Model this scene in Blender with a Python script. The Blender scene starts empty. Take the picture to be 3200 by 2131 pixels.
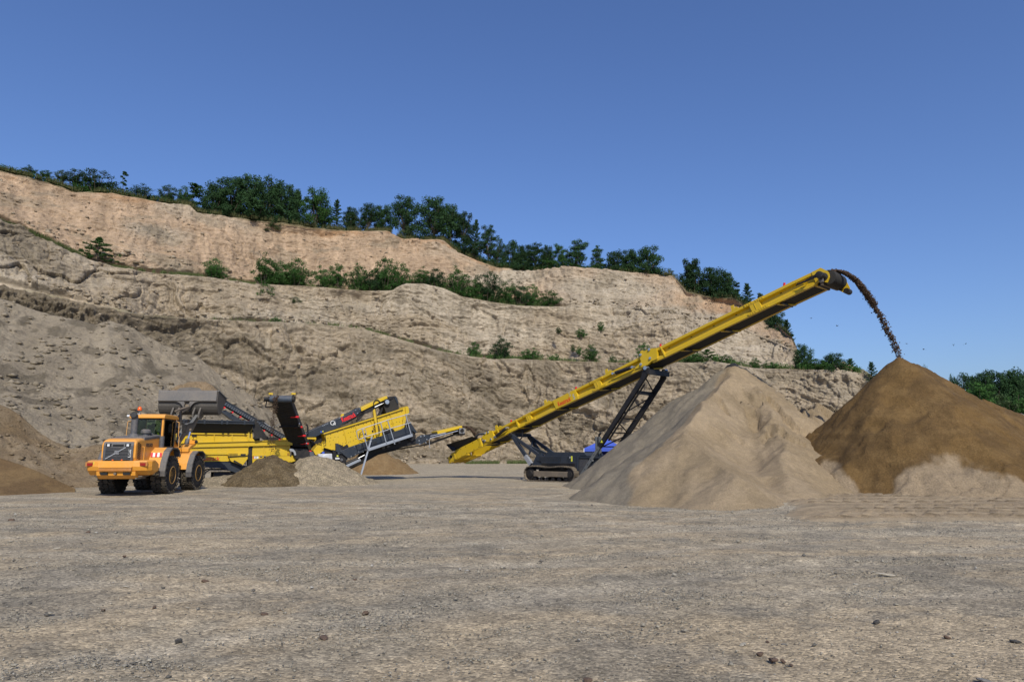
import bpy, math, random
import numpy as np
from mathutils import Vector, Matrix
R = math.radians
random.seed(7)
rng = np.random.default_rng(11)
scn = bpy.context.scene
col = scn.collection
# ------------------------------------------------------------------ camera, sky, sun, exposure
F = 2133.0; EYE = 1.7
PITCH = math.atan(350.5 / F); CP, SP = math.cos(PITCH), math.sin(PITCH)
cd = bpy.data.cameras.new('camera'); cam = bpy.data.objects.new('camera', cd); col.objects.link(cam)
cd.sensor_width = 36; cd.lens = F / 3200 * 36; cd.clip_start = 0.1; cd.clip_end = 3000
cam.location = (0, 0, EYE); cam.rotation_euler = (R(90) + PITCH, 0, 0)
scn.camera = cam
SUN = Vector((0.30, -1.2, 1.05)).normalized()
EL = math.asin(SUN.z); AZ = math.atan2(SUN.x, SUN.y)
w = bpy.data.worlds.new('World'); scn.world = w; w.use_nodes = True
nt = w.node_tree; nt.nodes.clear()
sky = nt.nodes.new('ShaderNodeTexSky'); sky.sky_type = 'NISHITA'; sky.sun_disc = False
sky.sun_elevation = EL; sky.sun_rotation = AZ; sky.air_density = 1.2; sky.dust_density = 1.3; sky.ozone_density = 3.0; sky.altitude = 100
bg = nt.nodes.new('ShaderNodeBackground'); bg.inputs[1].default_value = 0.103
gr = nt.nodes.new('ShaderNodeMix'); gr.data_type = 'RGBA'; gr.blend_type = 'MULTIPLY'; gr.inputs[0].default_value = 1; gr.inputs[7].default_value = (0.78, 0.93, 1.31, 1)
wo = nt.nodes.new('ShaderNodeOutputWorld')
nt.links.new(sky.outputs[0], gr.inputs[6]); nt.links.new(gr.outputs[2], bg.inputs[0]); nt.links.new(bg.outputs[0], wo.inputs[0])
sl = bpy.data.lights.new('sun', 'SUN'); sl.energy = 4.4; sl.angle = R(0.53); sl.color = (1.0, 0.93, 0.77)
so = bpy.data.objects.new('sun', sl); col.objects.link(so); so.rotation_euler = SUN.to_track_quat('Z', 'Y').to_euler()
scn.view_settings.view_transform = 'Standard'; scn.view_settings.look = 'None'
scn.view_settings.exposure = 0.0; scn.view_settings.gamma = 1.0; scn.view_settings.use_curve_mapping = False

# ------------------------------------------------------------------ geometry helpers
def ray(px, py):
    yv = 1065.5 - py
    return (px - 1600.0, F * CP - yv * SP, F * SP + yv * CP)
def at(px, py, Y):
    d = ray(px, py); s = Y / d[1]
    return Vector((d[0] * s, Y, EYE + d[2] * s))
class Frame:
    def __init__(s, ox, oy, deg):
        s.o = (ox, oy); s.a = R(deg); s.ex = (math.cos(s.a), math.sin(s.a)); s.ey = (-math.sin(s.a), math.cos(s.a))
    def loc(s, px, py, yl=0.0):          # where the sight line meets the upright plane y = yl of the machine
        d = ray(px, py)
        k = (yl + s.o[0] * s.ey[0] + s.o[1] * s.ey[1]) / (d[0] * s.ey[0] + d[1] * s.ey[1])
        X, Y, Z = d[0] * k, d[1] * k, EYE + d[2] * k
        return ((X - s.o[0]) * s.ex[0] + (Y - s.o[1]) * s.ex[1], Z)
    def P(s, px, py, yl=0.0):
        x, z = s.loc(px, py, yl); return Vector((x, yl, z))
    def w2l(s, v):
        dx, dy = v[0] - s.o[0], v[1] - s.o[1]
        return Vector((dx * s.ex[0] + dy * s.ex[1], dx * s.ey[0] + dy * s.ey[1], v[2]))
class MB:
    def __init__(s): s.v = []; s.f = []
    def add(s, vs, fs):
        n = len(s.v); s.v += [tuple(v) for v in vs]; s.f += [tuple(i + n for i in f) for f in fs]; return s
    def box(s, c, d, M=None):
        hx, hy, hz = d[0] / 2, d[1] / 2, d[2] / 2
        vs = [Vector((x * hx, y * hy, z * hz)) for x in (-1, 1) for y in (-1, 1) for z in (-1, 1)]
        if M is not None: vs = [M @ v for v in vs]
        vs = [v + Vector(c) for v in vs]
        return s.add(vs, [(0, 1, 3, 2), (4, 6, 7, 5), (0, 4, 5, 1), (2, 3, 7, 6), (0, 2, 6, 4), (1, 5, 7, 3)])
    def bb(s, x0, x1, y0, y1, z0, z1):
        return s.box(((x0 + x1) / 2, (y0 + y1) / 2, (z0 + z1) / 2), (abs(x1 - x0), abs(y1 - y0), abs(z1 - z0)))
    def prism(s, pts, y0, y1):           # outline in x,z pushed through from y0 to y1
        n = len(pts)
        vs = [(p[0], y0, p[1]) for p in pts] + [(p[0], y1, p[1]) for p in pts]
        return s.add(vs, [tuple(range(n)), tuple(range(2 * n - 1, n - 1, -1))] + [(i, n + i, n + (i + 1) % n, (i + 1) % n) for i in range(n)])
    def beam(s, a, b, wd, ht, side=Vector((0, 1, 0))):   # bar of rectangular section, wd along side
        a, b = Vector(a), Vector(b); d = (b - a); L = d.length; d.normalize()
        sd = (side - d * side.dot(d)); sd.normalize(); up = d.cross(sd)
        M = Matrix((d, sd, up)).transposed()
        return s.box((a + b) / 2, (L, wd, ht), M)
    def tube(s, a, b, r, n=10, r2=None, cap=True):
        a, b = Vector(a), Vector(b); d = (b - a).normalized(); r2 = r if r2 is None else r2
        u = d.orthogonal().normalized(); v = d.cross(u)
        vs = [a + (u * math.cos(t) + v * math.sin(t)) * r for t in [2 * math.pi * i / n for i in range(n)]]
        vs += [b + (u * math.cos(t) + v * math.sin(t)) * r2 for t in [2 * math.pi * i / n for i in range(n)]]
        fs = [(i, (i + 1) % n, n + (i + 1) % n, n + i) for i in range(n)]
        if cap: fs += [tuple(range(n - 1, -1, -1)), tuple(range(n, 2 * n))]
        return s.add(vs, fs)
    def pipe(s, pts, r, n=7):
        for i in range(len(pts) - 1): s.tube(pts[i], pts[i + 1], r, n)
        return s
    def lathe(s, c, prof, n=28, axis='y'):   # prof: (offset along axis, radius)
        vs = []; m = len(prof)
        for i in range(n):
            t = 2 * math.pi * i / n; ct, st = math.cos(t), math.sin(t)
            for (o, r) in prof:
                p = {'y': (r * ct, o, r * st), 'x': (o, r * ct, r * st), 'z': (r * ct, r * st, o)}[axis]
                vs.append((c[0] + p[0], c[1] + p[1], c[2] + p[2]))
        fs = []
        for i in range(n):
            j = (i + 1) % n
            for k in range(m - 1): fs.append((i * m + k, j * m + k, j * m + k + 1, i * m + k + 1))
        fs.append(tuple(i * m for i in range(n))); fs.append(tuple(i * m + m - 1 for i in reversed(range(n))))
        return s.add(vs, fs)
    def strip(s, sec, y0, y1, th):           # bent sheet: polyline in x,z with thickness th
        n = len(sec); nrm = []
        for i in range(n):
            a = sec[max(0, i - 1)]; b = sec[min(n - 1, i + 1)]
            dx, dz = b[0] - a[0], b[1] - a[1]; l = math.hypot(dx, dz) or 1
            nrm.append((-dz / l * th, dx / l * th))
        inner = [(sec[i][0] + nrm[i][0], sec[i][1] + nrm[i][1]) for i in range(n)]
        for i in range(n - 1):
            q = [sec[i], sec[i + 1], inner[i + 1], inner[i]]; s.prism(q, y0, y1)
        return s
    def build(s, name, mat, parent=None, bevel=0, smooth=False):
        me = bpy.data.meshes.new(name); me.from_pydata(s.v, [], s.f); me.update()
        o = bpy.data.objects.new(name, me); col.objects.link(o); me.materials.append(mat)
        if parent is not None: o.parent = parent
        import bmesh
        bm = bmesh.new(); bm.from_mesh(me); bmesh.ops.recalc_face_normals(bm, faces=bm.faces); bm.to_mesh(me); bm.free()
        if bevel:
            b = o.modifiers.new('bevel', 'BEVEL'); b.width = bevel; b.segments = 2; b.limit_method = 'ANGLE'; b.angle_limit = R(35)
        if smooth:
            me.shade_smooth()
            try: me.set_sharp_from_angle(angle=R(40))
            except Exception: pass
        return o
def tag(o, label=None, cat=None, group=None, kind=None):
    if label: o['label'] = label
    if cat: o['category'] = cat
    if group: o['group'] = group
    if kind: o['kind'] = kind
    return o
def empty(name, loc, rz=0.0):
    e = bpy.data.objects.new(name, None); col.objects.link(e); e.location = loc; e.rotation_euler = (0, 0, rz); e.empty_display_size = 0.3
    return e
def npmesh(name, V, Fq, mat, parent=None, smooth=True, cols=None):
    V = np.asarray(V, dtype=np.float32); Fq = np.asarray(Fq, dtype=np.int32); k = Fq.shape[1]
    me = bpy.data.meshes.new(name)
    me.vertices.add(len(V)); me.vertices.foreach_set('co', V.ravel())
    me.loops.add(Fq.size); me.loops.foreach_set('vertex_index', Fq.ravel())
    me.polygons.add(len(Fq)); me.polygons.foreach_set('loop_start', np.arange(0, Fq.size, k, dtype=np.int32))
    try: me.polygons.foreach_set('loop_total', np.full(len(Fq), k, dtype=np.int32))
    except Exception: pass
    if cols is not None:
        a = me.color_attributes.new('tint', 'FLOAT_COLOR', 'POINT')
        c = np.ones((len(V), 4), dtype=np.float32); c[:, :cols.shape[1]] = cols; a.data.foreach_set('color', c.ravel())
    me.update(calc_edges=True); me.validate()
    if smooth: me.polygons.foreach_set('use_smooth', np.ones(len(Fq), dtype=bool))
    me.materials.append(mat)
    o = bpy.data.objects.new(name, me); col.objects.link(o)
    if parent is not None: o.parent = parent
    return o
def gridfaces(nu, nv):                   # vertices ordered [i*nv + j]
    i, j = np.meshgrid(np.arange(nu - 1), np.arange(nv - 1), indexing='ij'); a = (i * nv + j).ravel()
    return np.stack([a, a + nv, a + nv + 1, a + 1], 1)
def sstep(a, b, x):
    t = np.clip((x - a) / (b - a), 0, 1); return t * t * (3 - 2 * t)
# numeric noise
_pt = rng.permutation(512); _pt = np.concatenate([_pt, _pt]); _gr = rng.uniform(0, 2 * np.pi, 512); _gx, _gy = np.cos(_gr), np.sin(_gr); _rv = rng.random(512)
def _h(i, j, s=0): return _pt[(_pt[(i + s * 57) & 511] + j) & 511]
def perlin(x, y, s=0):
    x = np.asarray(x, float); y = np.asarray(y, float)
    xi = np.floor(x).astype(int); yi = np.floor(y).astype(int); xf = x - xi; yf = y - yi
    u = xf * xf * xf * (xf * (xf * 6 - 15) + 10); v = yf * yf * yf * (yf * (yf * 6 - 15) + 10)
    def g(a, b):
        h = _h(xi + a, yi + b, s); return _gx[h] * (xf - a) + _gy[h] * (yf - b)
    return (g(0, 0) * (1 - u) + g(1, 0) * u) * (1 - v) + (g(0, 1) * (1 - u) + g(1, 1) * u) * v
def fbm(x, y, oc=4, s=0, gain=0.5):
    r = 0; a = 1.0; f = 1.0
    for k in range(oc): r = r + a * perlin(x * f + 13.7 * k, y * f + 7.3 * k, s + k); a *= gain; f *= 2.03
    return r * 1.5
def cells(x, y, s=0):                    # cell noise: (random value of nearest cell, F1, F2)
    x = np.asarray(x, float); y = np.asarray(y, float)
    xi = np.floor(x).astype(int); yi = np.floor(y).astype(int)
    b1 = np.full(x.shape, 9.0); b2 = np.full(x.shape, 9.0); val = np.zeros(x.shape)
    for a in (-1, 0, 1):
        for b in (-1, 0, 1):
            h = _h(xi + a, yi + b, s); cx = xi + a + _rv[h]; cy = yi + b + _rv[(h * 7 + 3) & 511]
            d = np.hypot(x - cx, y - cy); n = d < b1
            b2 = np.where(n, b1, np.minimum(b2, d)); val = np.where(n, _rv[(h * 13 + 5) & 511], val); b1 = np.where(n, d, b1)
    return val, b1, b2
def interp(x, pts, k=1):
    return np.interp(x, [p[0] for p in pts], [p[k] for p in pts])

# ------------------------------------------------------------------ materials
def newmat(name):
    m = bpy.data.materials.new(name); m.use_nodes = True; nt = m.node_tree
    return m, nt, nt.nodes['Principled BSDF']
def N(nt, t, **kw):
    n = nt.nodes.new(t)
    for k, v in kw.items(): setattr(n, k, v)
    return n
def noise(nt, scale, detail=6, rough=0.6, vec=None, dist=0.0):
    n = N(nt, 'ShaderNodeTexNoise'); n.inputs['Scale'].default_value = scale; n.inputs['Detail'].default_value = detail
    n.inputs['Roughness'].default_value = rough; n.inputs['Distortion'].default_value = dist
    if vec is not None: nt.links.new(vec, n.inputs['Vector'])
    return n
def ramp(nt, fac, stops):
    r = N(nt, 'ShaderNodeValToRGB'); e = r.color_ramp.elements
    while len(e) < len(stops): e.new(0.5)
    for i, (p, c) in enumerate(stops):
        e[i].position = p; e[i].color = (*c, 1) if not isinstance(c, (int, float)) else (c, c, c, 1)
    nt.links.new(fac, r.inputs[0]); return r
def mix(nt, fac, a, b, mode='MIX'):
    m = N(nt, 'ShaderNodeMix', data_type='RGBA', blend_type=mode)
    for s, v in ((0, fac), (6, a), (7, b)):
        if isinstance(v, (int, float)): m.inputs[s].default_value = v
        elif isinstance(v, tuple): m.inputs[s].default_value = (*v, 1)
        else: nt.links.new(v, m.inputs[s])
    return m.outputs[2]
def bump(nt, bs, h, strength, dist, prev=None):
    b = N(nt, 'ShaderNodeBump'); b.inputs['Strength'].default_value = strength; b.inputs['Distance'].default_value = dist
    nt.links.new(h, b.inputs['Height'])
    if prev is not None: nt.links.new(prev, b.inputs['Normal'])
    nt.links.new(b.outputs[0], bs.inputs['Normal']); return b.outputs[0]
def objvec(nt, scale=(1, 1, 1)):
    t = N(nt, 'ShaderNodeTexCoord'); m = N(nt, 'ShaderNodeMapping'); m.inputs['Scale'].default_value = scale
    nt.links.new(t.outputs['Object'], m.inputs[0]); return m.outputs[0]
DUST = (0.34, 0.27, 0.19)
def paint(name, c, rough=0.4, metal=0.0, dust=0.35, dustcol=DUST, spec=0.5):
    m, nt, bs = newmat(name); v = objvec(nt)
    n1 = noise(nt, 1.3, 8, 0.65, v); n2 = noise(nt, 14, 6, 0.7, v)
    geo = N(nt, 'ShaderNodeNewGeometry'); sx = N(nt, 'ShaderNodeSeparateXYZ'); nt.links.new(geo.outputs['Normal'], sx.inputs[0])
    mu = N(nt, 'ShaderNodeMath', operation='MULTIPLY'); nt.links.new(n1.outputs[0], mu.inputs[0]); nt.links.new(n2.outputs[0], mu.inputs[1])
    ad = N(nt, 'ShaderNodeMath', operation='MULTIPLY_ADD'); nt.links.new(sx.outputs[2], ad.inputs[0]); ad.inputs[1].default_value = 0.13; nt.links.new(mu.outputs[0], ad.inputs[2])
    r = ramp(nt, ad.outputs[0], [(0.20, 0.0), (0.52, 1.0)])
    k = N(nt, 'ShaderNodeMath', operation='MULTIPLY'); nt.links.new(r.outputs[0], k.inputs[0]); k.inputs[1].default_value = dust
    dk = mix(nt, n2.outputs[0], tuple(x * 0.82 for x in c), tuple(min(1, x * 1.1) for x in c))
    nt.links.new(mix(nt, k.outputs[0], dk, dustcol), bs.inputs['Base Color'])
    rr = N(nt, 'ShaderNodeMath', operation='MULTIPLY_ADD'); nt.links.new(k.outputs[0], rr.inputs[0]); rr.inputs[1].default_value = 0.6; rr.inputs[2].default_value = rough
    nt.links.new(rr.outputs[0], bs.inputs['Roughness']); bs.inputs['Metallic'].default_value = metal
    bs.inputs['Specular IOR Level'].default_value = spec
    return m
YEL = paint('yellow_paint', (0.57, 0.38, 0.006), 0.42, dust=0.22)
ORA = paint('orange_paint', (0.72, 0.31, 0.035), 0.42, dust=0.36)
NAVY = paint('navy_paint', (0.022, 0.030, 0.044), 0.45, dust=0.10, spec=0.3)
BLACK = paint('black_paint', (0.012, 0.012, 0.014), 0.5, dust=0.12, spec=0.3)
GREYP = paint('grey_plastic', (0.07, 0.075, 0.088), 0.5, dust=0.4)
STEEL = paint('worn_steel', (0.085, 0.078, 0.07), 0.5, 0.3, dust=0.55, dustcol=(0.24, 0.2, 0.16))
GALV = paint('galvanised_steel', (0.33, 0.345, 0.37), 0.45, 0.3, dust=0.2)
CHROME = paint('bright_steel', (0.55, 0.57, 0.6), 0.25, 0.8, dust=0.1)
TYRE = paint('tyre_rubber', (0.022, 0.022, 0.023), 0.8, dust=0.35, dustcol=(0.22, 0.18, 0.13), spec=0.2)
LUG = paint('tyre_tread_rubber', (0.05, 0.045, 0.038), 0.85, dust=0.9, dustcol=(0.20, 0.165, 0.12), spec=0.15)
BELT = paint('belt_rubber', (0.030, 0.029, 0.028), 0.75, dust=0.22, dustcol=(0.10, 0.085, 0.07), spec=0.2)
DIRTY = paint('dusty_machinery', (0.13, 0.105, 0.08), 0.7, dust=0.7, dustcol=(0.26, 0.2, 0.14))
SHOE = paint('track_shoe_steel', (0.09, 0.075, 0.06), 0.6, 0.2, dust=0.95, dustcol=(0.32, 0.26, 0.19))
RIM = paint('wheel_rim_paint', (0.50, 0.27, 0.06), 0.5, dust=0.55)
RED = paint('red_paint', (0.62, 0.012, 0.02), 0.4, dust=0.02)
REDTXT = paint('red_lettering', (0.6, 0.015, 0.012), 0.5, dust=0.0)
DKTXT = paint('dark_lettering', (0.05, 0.035, 0.03), 0.5, dust=0.1)
SILTXT = paint('silver_lettering', (0.42, 0.43, 0.45), 0.4, 0.2, dust=0.05)
WHITE = paint('white_paint', (0.75, 0.75, 0.74), 0.5, dust=0.12)
SEATM = paint('dark_green_upholstery', (0.012, 0.022, 0.022), 0.8, dust=0.0)
BLUE = paint('blue_canvas', (0.045, 0.095, 0.48), 0.7, dust=0.04)
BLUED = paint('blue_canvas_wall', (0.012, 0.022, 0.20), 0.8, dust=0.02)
SKIN = paint('skin', (0.5, 0.3, 0.2), 0.6, dust=0.0)
HIVIS = paint('yellow_vest', (0.6, 0.6, 0.05), 0.7, dust=0.1)
JEAN = paint('blue_trousers', (0.03, 0.045, 0.09), 0.8, dust=0.1)
HAIR = paint('hair', (0.05, 0.03, 0.02), 0.8, dust=0.0)
def lampmat(name, c, tr=0.0):
    m, nt, bs = newmat(name); bs.inputs['Base Color'].default_value = (*c, 1); bs.inputs['Roughness'].default_value = 0.15
    n = noise(nt, 30, 2); bump(nt, bs, n.outputs[0], 0.1, 0.01)
    return m
AMBER = lampmat('amber_beacon_lens', (0.75, 0.12, 0.015)); LENS = lampmat('clear_lamp_lens', (0.6, 0.62, 0.65)); TAIL = lampmat('red_tail_lens', (0.25, 0.012, 0.01))
def glassmat():
    m, nt, bs = newmat('tinted_glass'); out = nt.nodes['Material Output']
    tr = N(nt, 'ShaderNodeBsdfTransparent'); n = noise(nt, 3, 5, 0.6, objvec(nt)); r = ramp(nt, n.outputs[0], [(0.3, (0.70, 0.80, 0.70)), (0.8, (0.58, 0.67, 0.58))])
    nt.links.new(r.outputs[0], tr.inputs[0])
    gl = N(nt, 'ShaderNodeBsdfGlossy'); gl.inputs['Roughness'].default_value = 0.04; gl.inputs['Color'].default_value = (0.9, 0.95, 1, 1)
    fr = N(nt, 'ShaderNodeFresnel'); fr.inputs[0].default_value = 1.45
    ms = N(nt, 'ShaderNodeMixShader'); nt.links.new(fr.outputs[0], ms.inputs[0]); nt.links.new(tr.outputs[0], ms.inputs[1]); nt.links.new(gl.outputs[0], ms.inputs[2])
    nt.links.new(ms.outputs[0], out.inputs[0]); return m
GLASS = glassmat()
def earth(name, grain=18.0, gstr=0.5, contrast=0.35, pebbles=0.0, peb_scale=12.0, lump=2.2, lumpstr=0.35, spec=0.15, strata=0.0, tone=0.83, pbump=1.0):
    """soil whose own colour comes from the mesh's tint; grain, clods and pebbles from noise"""
    m, nt, bs = newmat(name); v = objvec(nt)
    a = N(nt, 'ShaderNodeVertexColor', layer_name='tint')
    n1 = noise(nt, lump, 9, 0.62, v, 0.3); n2 = noise(nt, grain, 8, 0.72, v); n3 = noise(nt, 0.35, 5, 0.6, v)
    c = mix(nt, 1.0, a.outputs[0], (tone, tone, tone), 'MULTIPLY')
    lo, hi = 1 - contrast, 1 + contrast
    c = mix(nt, 1.0, c, ramp(nt, n2.outputs[0], [(0.28, lo), (0.72, hi)]).outputs[0], 'MULTIPLY')
    c = mix(nt, 1.0, c, ramp(nt, n1.outputs[0], [(0.3, 1 - contrast * 0.6), (0.7, 1 + contrast * 0.45)]).outputs[0], 'MULTIPLY')
    c = mix(nt, 1.0, c, ramp(nt, n3.outputs[0], [(0.3, 0.88), (0.7, 1.1)]).outputs[0], 'MULTIPLY')
    if strata:
        n4 = noise(nt, 1.0, 9, 0.66, objvec(nt, (.22, .22, 2.6)), 0.6); n5 = noise(nt, 1.0, 6, 0.6, objvec(nt, (1.3, 1.3, .10)), 0.2)
        c = mix(nt, 1.0, c, ramp(nt, n4.outputs[0], [(0.32, 1 - strata), (0.5, 1.0), (0.68, 1 + strata * .7)]).outputs[0], 'MULTIPLY')
        c = mix(nt, 1.0, c, ramp(nt, n5.outputs[0], [(0.34, 0.86), (0.66, 1.12)]).outputs[0], 'MULTIPLY')
        bump(nt, bs, n4.outputs[0], 0.4, 0.4)
    prev = bump(nt, bs, n1.outputs[0], lumpstr, 0.35 / lump * 2, bs.inputs['Normal'].links[0].from_socket if strata else None)
    prev = bump(nt, bs, n2.outputs[0], gstr, 1.2 / grain, prev)
    if pebbles > 0:
        vo = N(nt, 'ShaderNodeTexVoronoi'); vo.inputs['Scale'].default_value = peb_scale; nt.links.new(v, vo.inputs['Vector'])
        bw = N(nt, 'ShaderNodeSeparateColor'); nt.links.new(vo.outputs['Color'], bw.inputs[0])
        pc = ramp(nt, bw.outputs[0], [(0.0, (0.5, 0.5, 0.5)), (0.35, (0.86, 0.86, 0.85)), (0.7, (1.14, 1.13, 1.1)), (1.0, (1.6, 1.57, 1.5))])
        c2 = mix(nt, 1.0, c, pc.outputs[0], 'MULTIPLY'); c = mix(nt, pebbles, c, c2)
        ed = ramp(nt, vo.outputs['Distance'], [(0.35, 1.0), (0.75, 0.0)])
        prev = bump(nt, bs, ed.outputs[0], min(1, pebbles) * pbump, 0.5 / peb_scale, prev)
    nt.links.new(c, bs.inputs['Base Color']); bs.inputs['Roughness'].default_value = 0.95; bs.inputs['Specular IOR Level'].default_value = spec
    return m
CLIFFM = earth('quarry_rock', 6.0, 0.8, 0.22, lump=1.1, lumpstr=0.7, strata=0.13)
TALUSM = earth('loose_sand_and_clods', 9.0, 0.9, 0.30, lump=2.2, lumpstr=0.7)
SANDM = earth('dry_sand', 24.0, 0.8, 0.28, lump=5.0, lumpstr=0.25, tone=0.70)
WETM = earth('moist_sand', 18.0, 0.85, 0.30, lump=4.0, lumpstr=0.5)
GRAVM = earth('crushed_gravel', 20.0, 0.5, 0.2, pebbles=0.8, peb_scale=22.0)
GROUNDM = earth('gravel_ground', 46.0, 0.35, 0.5, pebbles=0.8, peb_scale=30.0, lump=2.6, lumpstr=0.15, tone=0.84, pbump=.45)
STONEM = earth('loose_stone', 24.0, 0.6, 0.3, lump=6)
# ------------------------------------------------------------------ terrain
def C3(*c): return np.array(c, dtype=float)
def atv(px, py, Y):
    yv = 1065.5 - py; dy = F * CP - yv * SP
    return np.stack([(px - 1600.0) / dy * Y, Y + 0 * px, EYE + (F * SP + yv * CP) / dy * Y], -1)
YF = [(-900, 66), (-400, 72), (0, 80), (400, 88), (800, 102), (1250, 116), (1700, 122), (2200, 114), (2600, 106), (3000, 102)]
CREST = [(-900, 430), (-300, 500), (0, 533), (127, 561), (238, 600), (348, 603), (446, 624), (594, 643), (616, 663), (785, 686), (880, 694), (925, 701), (964, 708), (1078, 721), (1218, 723), (1261, 748), (1325, 752), (1388, 752), (1431, 789), (1537, 831), (1622, 846), (1749, 848), (1900, 849), (1955, 851), (2103, 861), (2146, 910), (2210, 925), (2294, 931), (2380, 985), (2422, 1012), (2473, 1050), (2490, 1090), (2503, 1146), (2530, 1151), (2634, 1155), (2700, 1168), (2760, 1215), (2900, 1330), (3000, 1400)]
MID = [(-900, 590), (-300, 650), (0, 692), (106, 735), (276, 812), (361, 840), (509, 856), (637, 865), (785, 888), (955, 893), (1070, 903), (1133, 908), (1225, 908), (1269, 886), (1325, 887), (1388, 902), (1443, 926), (1537, 943), (1622, 955), (1760, 959)]
LOW = [(-900, 820), (-300, 860), (0, 893), (140, 925), (229, 942), (403, 976), (637, 996), (807, 1006), (985, 1011), (1133, 1027), (1240, 1057), (1367, 1095), (1454, 1111), (1549, 1124), (1674, 1124), (1831, 1130), (1990, 1133), (2167, 1133), (2230, 1128), (2358, 1150), (2634, 1157), (2700, 1168), (2760, 1216), (2900, 1331), (3000, 1401)]
def yfoot(u): return interp(u, YF)
def line_low(u, py=None): return atv(u, interp(u, LOW) if py is None else py, yfoot(u) + 8)
def line_mid(u, py=None): return atv(u, interp(u, MID) if py is None else py, yfoot(u) + 19)
def line_crest(u, py=None):
    return atv(u, interp(u, CREST) if py is None else py, yfoot(u) + np.interp(u, [0, 2200, 2400, 2503, 2560, 3000], [33, 33, 30, 20, 9, 9]))
def push(P, wdt, dz=0.0):
    r = np.hypot(P[..., 0], P[..., 1])[..., None]; Q = P.copy(); Q[..., :2] *= 1 + np.asarray(wdt)[..., None] / r; Q[..., 2] += dz; return Q
SURF = {}
def cliff():
    u = np.linspace(-800, 3000, 1560)
    P0 = atv(u, 1416 + 2161 * EYE / yfoot(u), yfoot(u)); P0[:, 2] = -2.4
    P1 = line_low(u)
    wb = 6.0 * sstep(380, 520, u) * (1 - 0.6 * sstep(2480, 2560, u)) + 0.4
    P1b = push(P1, wb, 0.35)
    P3 = line_crest(u)
    P2 = line_mid(np.minimum(u, 1760))
    m = sstep(1700, 1900, u)[:, None]
    P2 = line_mid(u) * (1 - m) + (P1b * 0.42 + P3 * 0.58) * m
    P2b = push(P2, 5.0 * (1 - m[:, 0]) + 0.3, 0.3)
    P3b = push(P3, 9.0, 1.6); P4 = push(P3, 45.0, 0.5); P5 = push(P3, 75.0); P5[:, 2] = -1
    segs = [(P0, P1, 200, 0), (P1, P1b, 9, 1), (P1b, P2, 150, 2), (P2, P2b, 9, 1), (P2b, P3, 165, 3), (P3, P3b, 10, 4), (P3b, P4, 8, 4), (P4, P5, 6, 5)]
    rows = []; kind = []; fr = []
    for a, b, n, k in segs:
        for i in range(n):
            t = i / n; rows.append(a * (1 - t) + b * t); kind.append(k); fr.append(t)
    rows.append(P5); kind.append(5); fr.append(1)
    V = np.stack(rows, 1); kind = np.array(kind); fr = np.array(fr)
    nu, nv = V.shape[:2]
    s = np.concatenate([[0], np.cumsum(np.hypot(*(np.diff(P1[:, :2], axis=0).T)))])[:, None] + 0 * V[..., 2]
    z = V[..., 2]; K = kind[None, :] + 0 * s; T = fr[None, :] + 0 * s
    U = u[:, None] + 0 * s
    face = np.isin(K, [0, 2, 3]).astype(float)
    edge = np.where(face > 0, np.where(K == 0, 1.0, sstep(0, 0.05, T)) * (1 - 0.6 * sstep(0.93, 1.0, T)), 0.25)
    wx = fbm(s / 9, z / 7, 3, 3); wz = fbm(s / 9, z / 7, 3, 23)
    s12 = s[np.searchsorted(u, 1150), 0]; tilt = 0.05 * s + 0.20 * np.maximum(0, s - s12) * (K == 0) - 0.10 * s * (K == 3)
    bed = z + tilt + wz * 1.3
    d = fbm(s / 26, z / 22, 3, 1) * 2.6
    led = 0.30 * perlin(s / 4, bed * 7.5, 15) + perlin(s / 22, bed * 0.75, 5) + 0.7 * perlin(s / 11, bed * 1.9, 6) + 0.35 * perlin(s / 6, bed * 4.2, 9)
    rid = (0.28 - np.abs(perlin(s / 12 + wx, bed / 2.6, 12))) * 1.2
    flut = perlin(s * 0.62 + wx * 1.2, z / 11, 7) + 0.6 * perlin(s * 1.5 + wx * 2, z / 7, 8)
    cv, f1, f2 = cells((s + wx * 3.0) / 4.6, (bed + wz) / 2.4, 4)
    cv2, g1, g2 = cells((s + wx * 1.5) / 1.7, (bed * 1.0 + 0.3 * s) / 0.85, 14)
    patch = sstep(-0.10, 0.22, fbm(s / 20, z / 11, 3, 31)); patch2 = sstep(-0.05, 0.25, fbm(s / 13, z / 7, 3, 41))
    wl = np.choose(K.astype(int), [0.95, 0.2, 0.80, 0.30, 0.1, 0]); wf = np.choose(K.astype(int), [0.55, 0.1, 0.42, 0.62, 0.1, 0])
    wc = np.choose(K.astype(int), [1.15, 0.0, 0.9, 0.22, 0.0, 0])
    d = d * (0.3 + 0.7 * face) + ((np.tanh(led * 2.4) * 0.26 + led * .22) + np.minimum(rid, 0.25)) * wl + flut * 0.55 * wf
    d += (cv - 0.5) * 1.25 * wc * patch - 0.36 * wc * patch * np.exp(-((f2 - f1) / 0.06) ** 2)
    d += ((cv2 - 0.5) * 0.5 - 0.10 * np.exp(-((g2 - g1) / 0.10) ** 2)) * wc * patch2 * 0.8
    gul = 0.22 - np.abs(perlin(s * 0.34 + wx * .8, z / 15, 120)); gul2 = 0.2 - np.abs(perlin(s * 0.95 + wx, z / 8, 121)); gm = sstep(-.15, .25, perlin(s / 13, z / 12, 122)); d -= (np.maximum(0, gul) * 2.6 + np.maximum(0, gul2) * 1.1) * gm * face * np.where(K == 3, .8, 1.0)
    fine = fbm(s * 0.9, z * 1.3, 4, 50); d += fine * 0.30 * (0.35 + 0.65 * face)
    # deep cracks and hollows
    ck = np.abs(perlin(s / 7 + wx * 0.8, z / 16, 60)); d -= 0.7 * np.exp(-(ck / 0.012) ** 2) * sstep(0.15, 0.35, perlin(s / 14, z / 9, 61)) * (K == 0)
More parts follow.
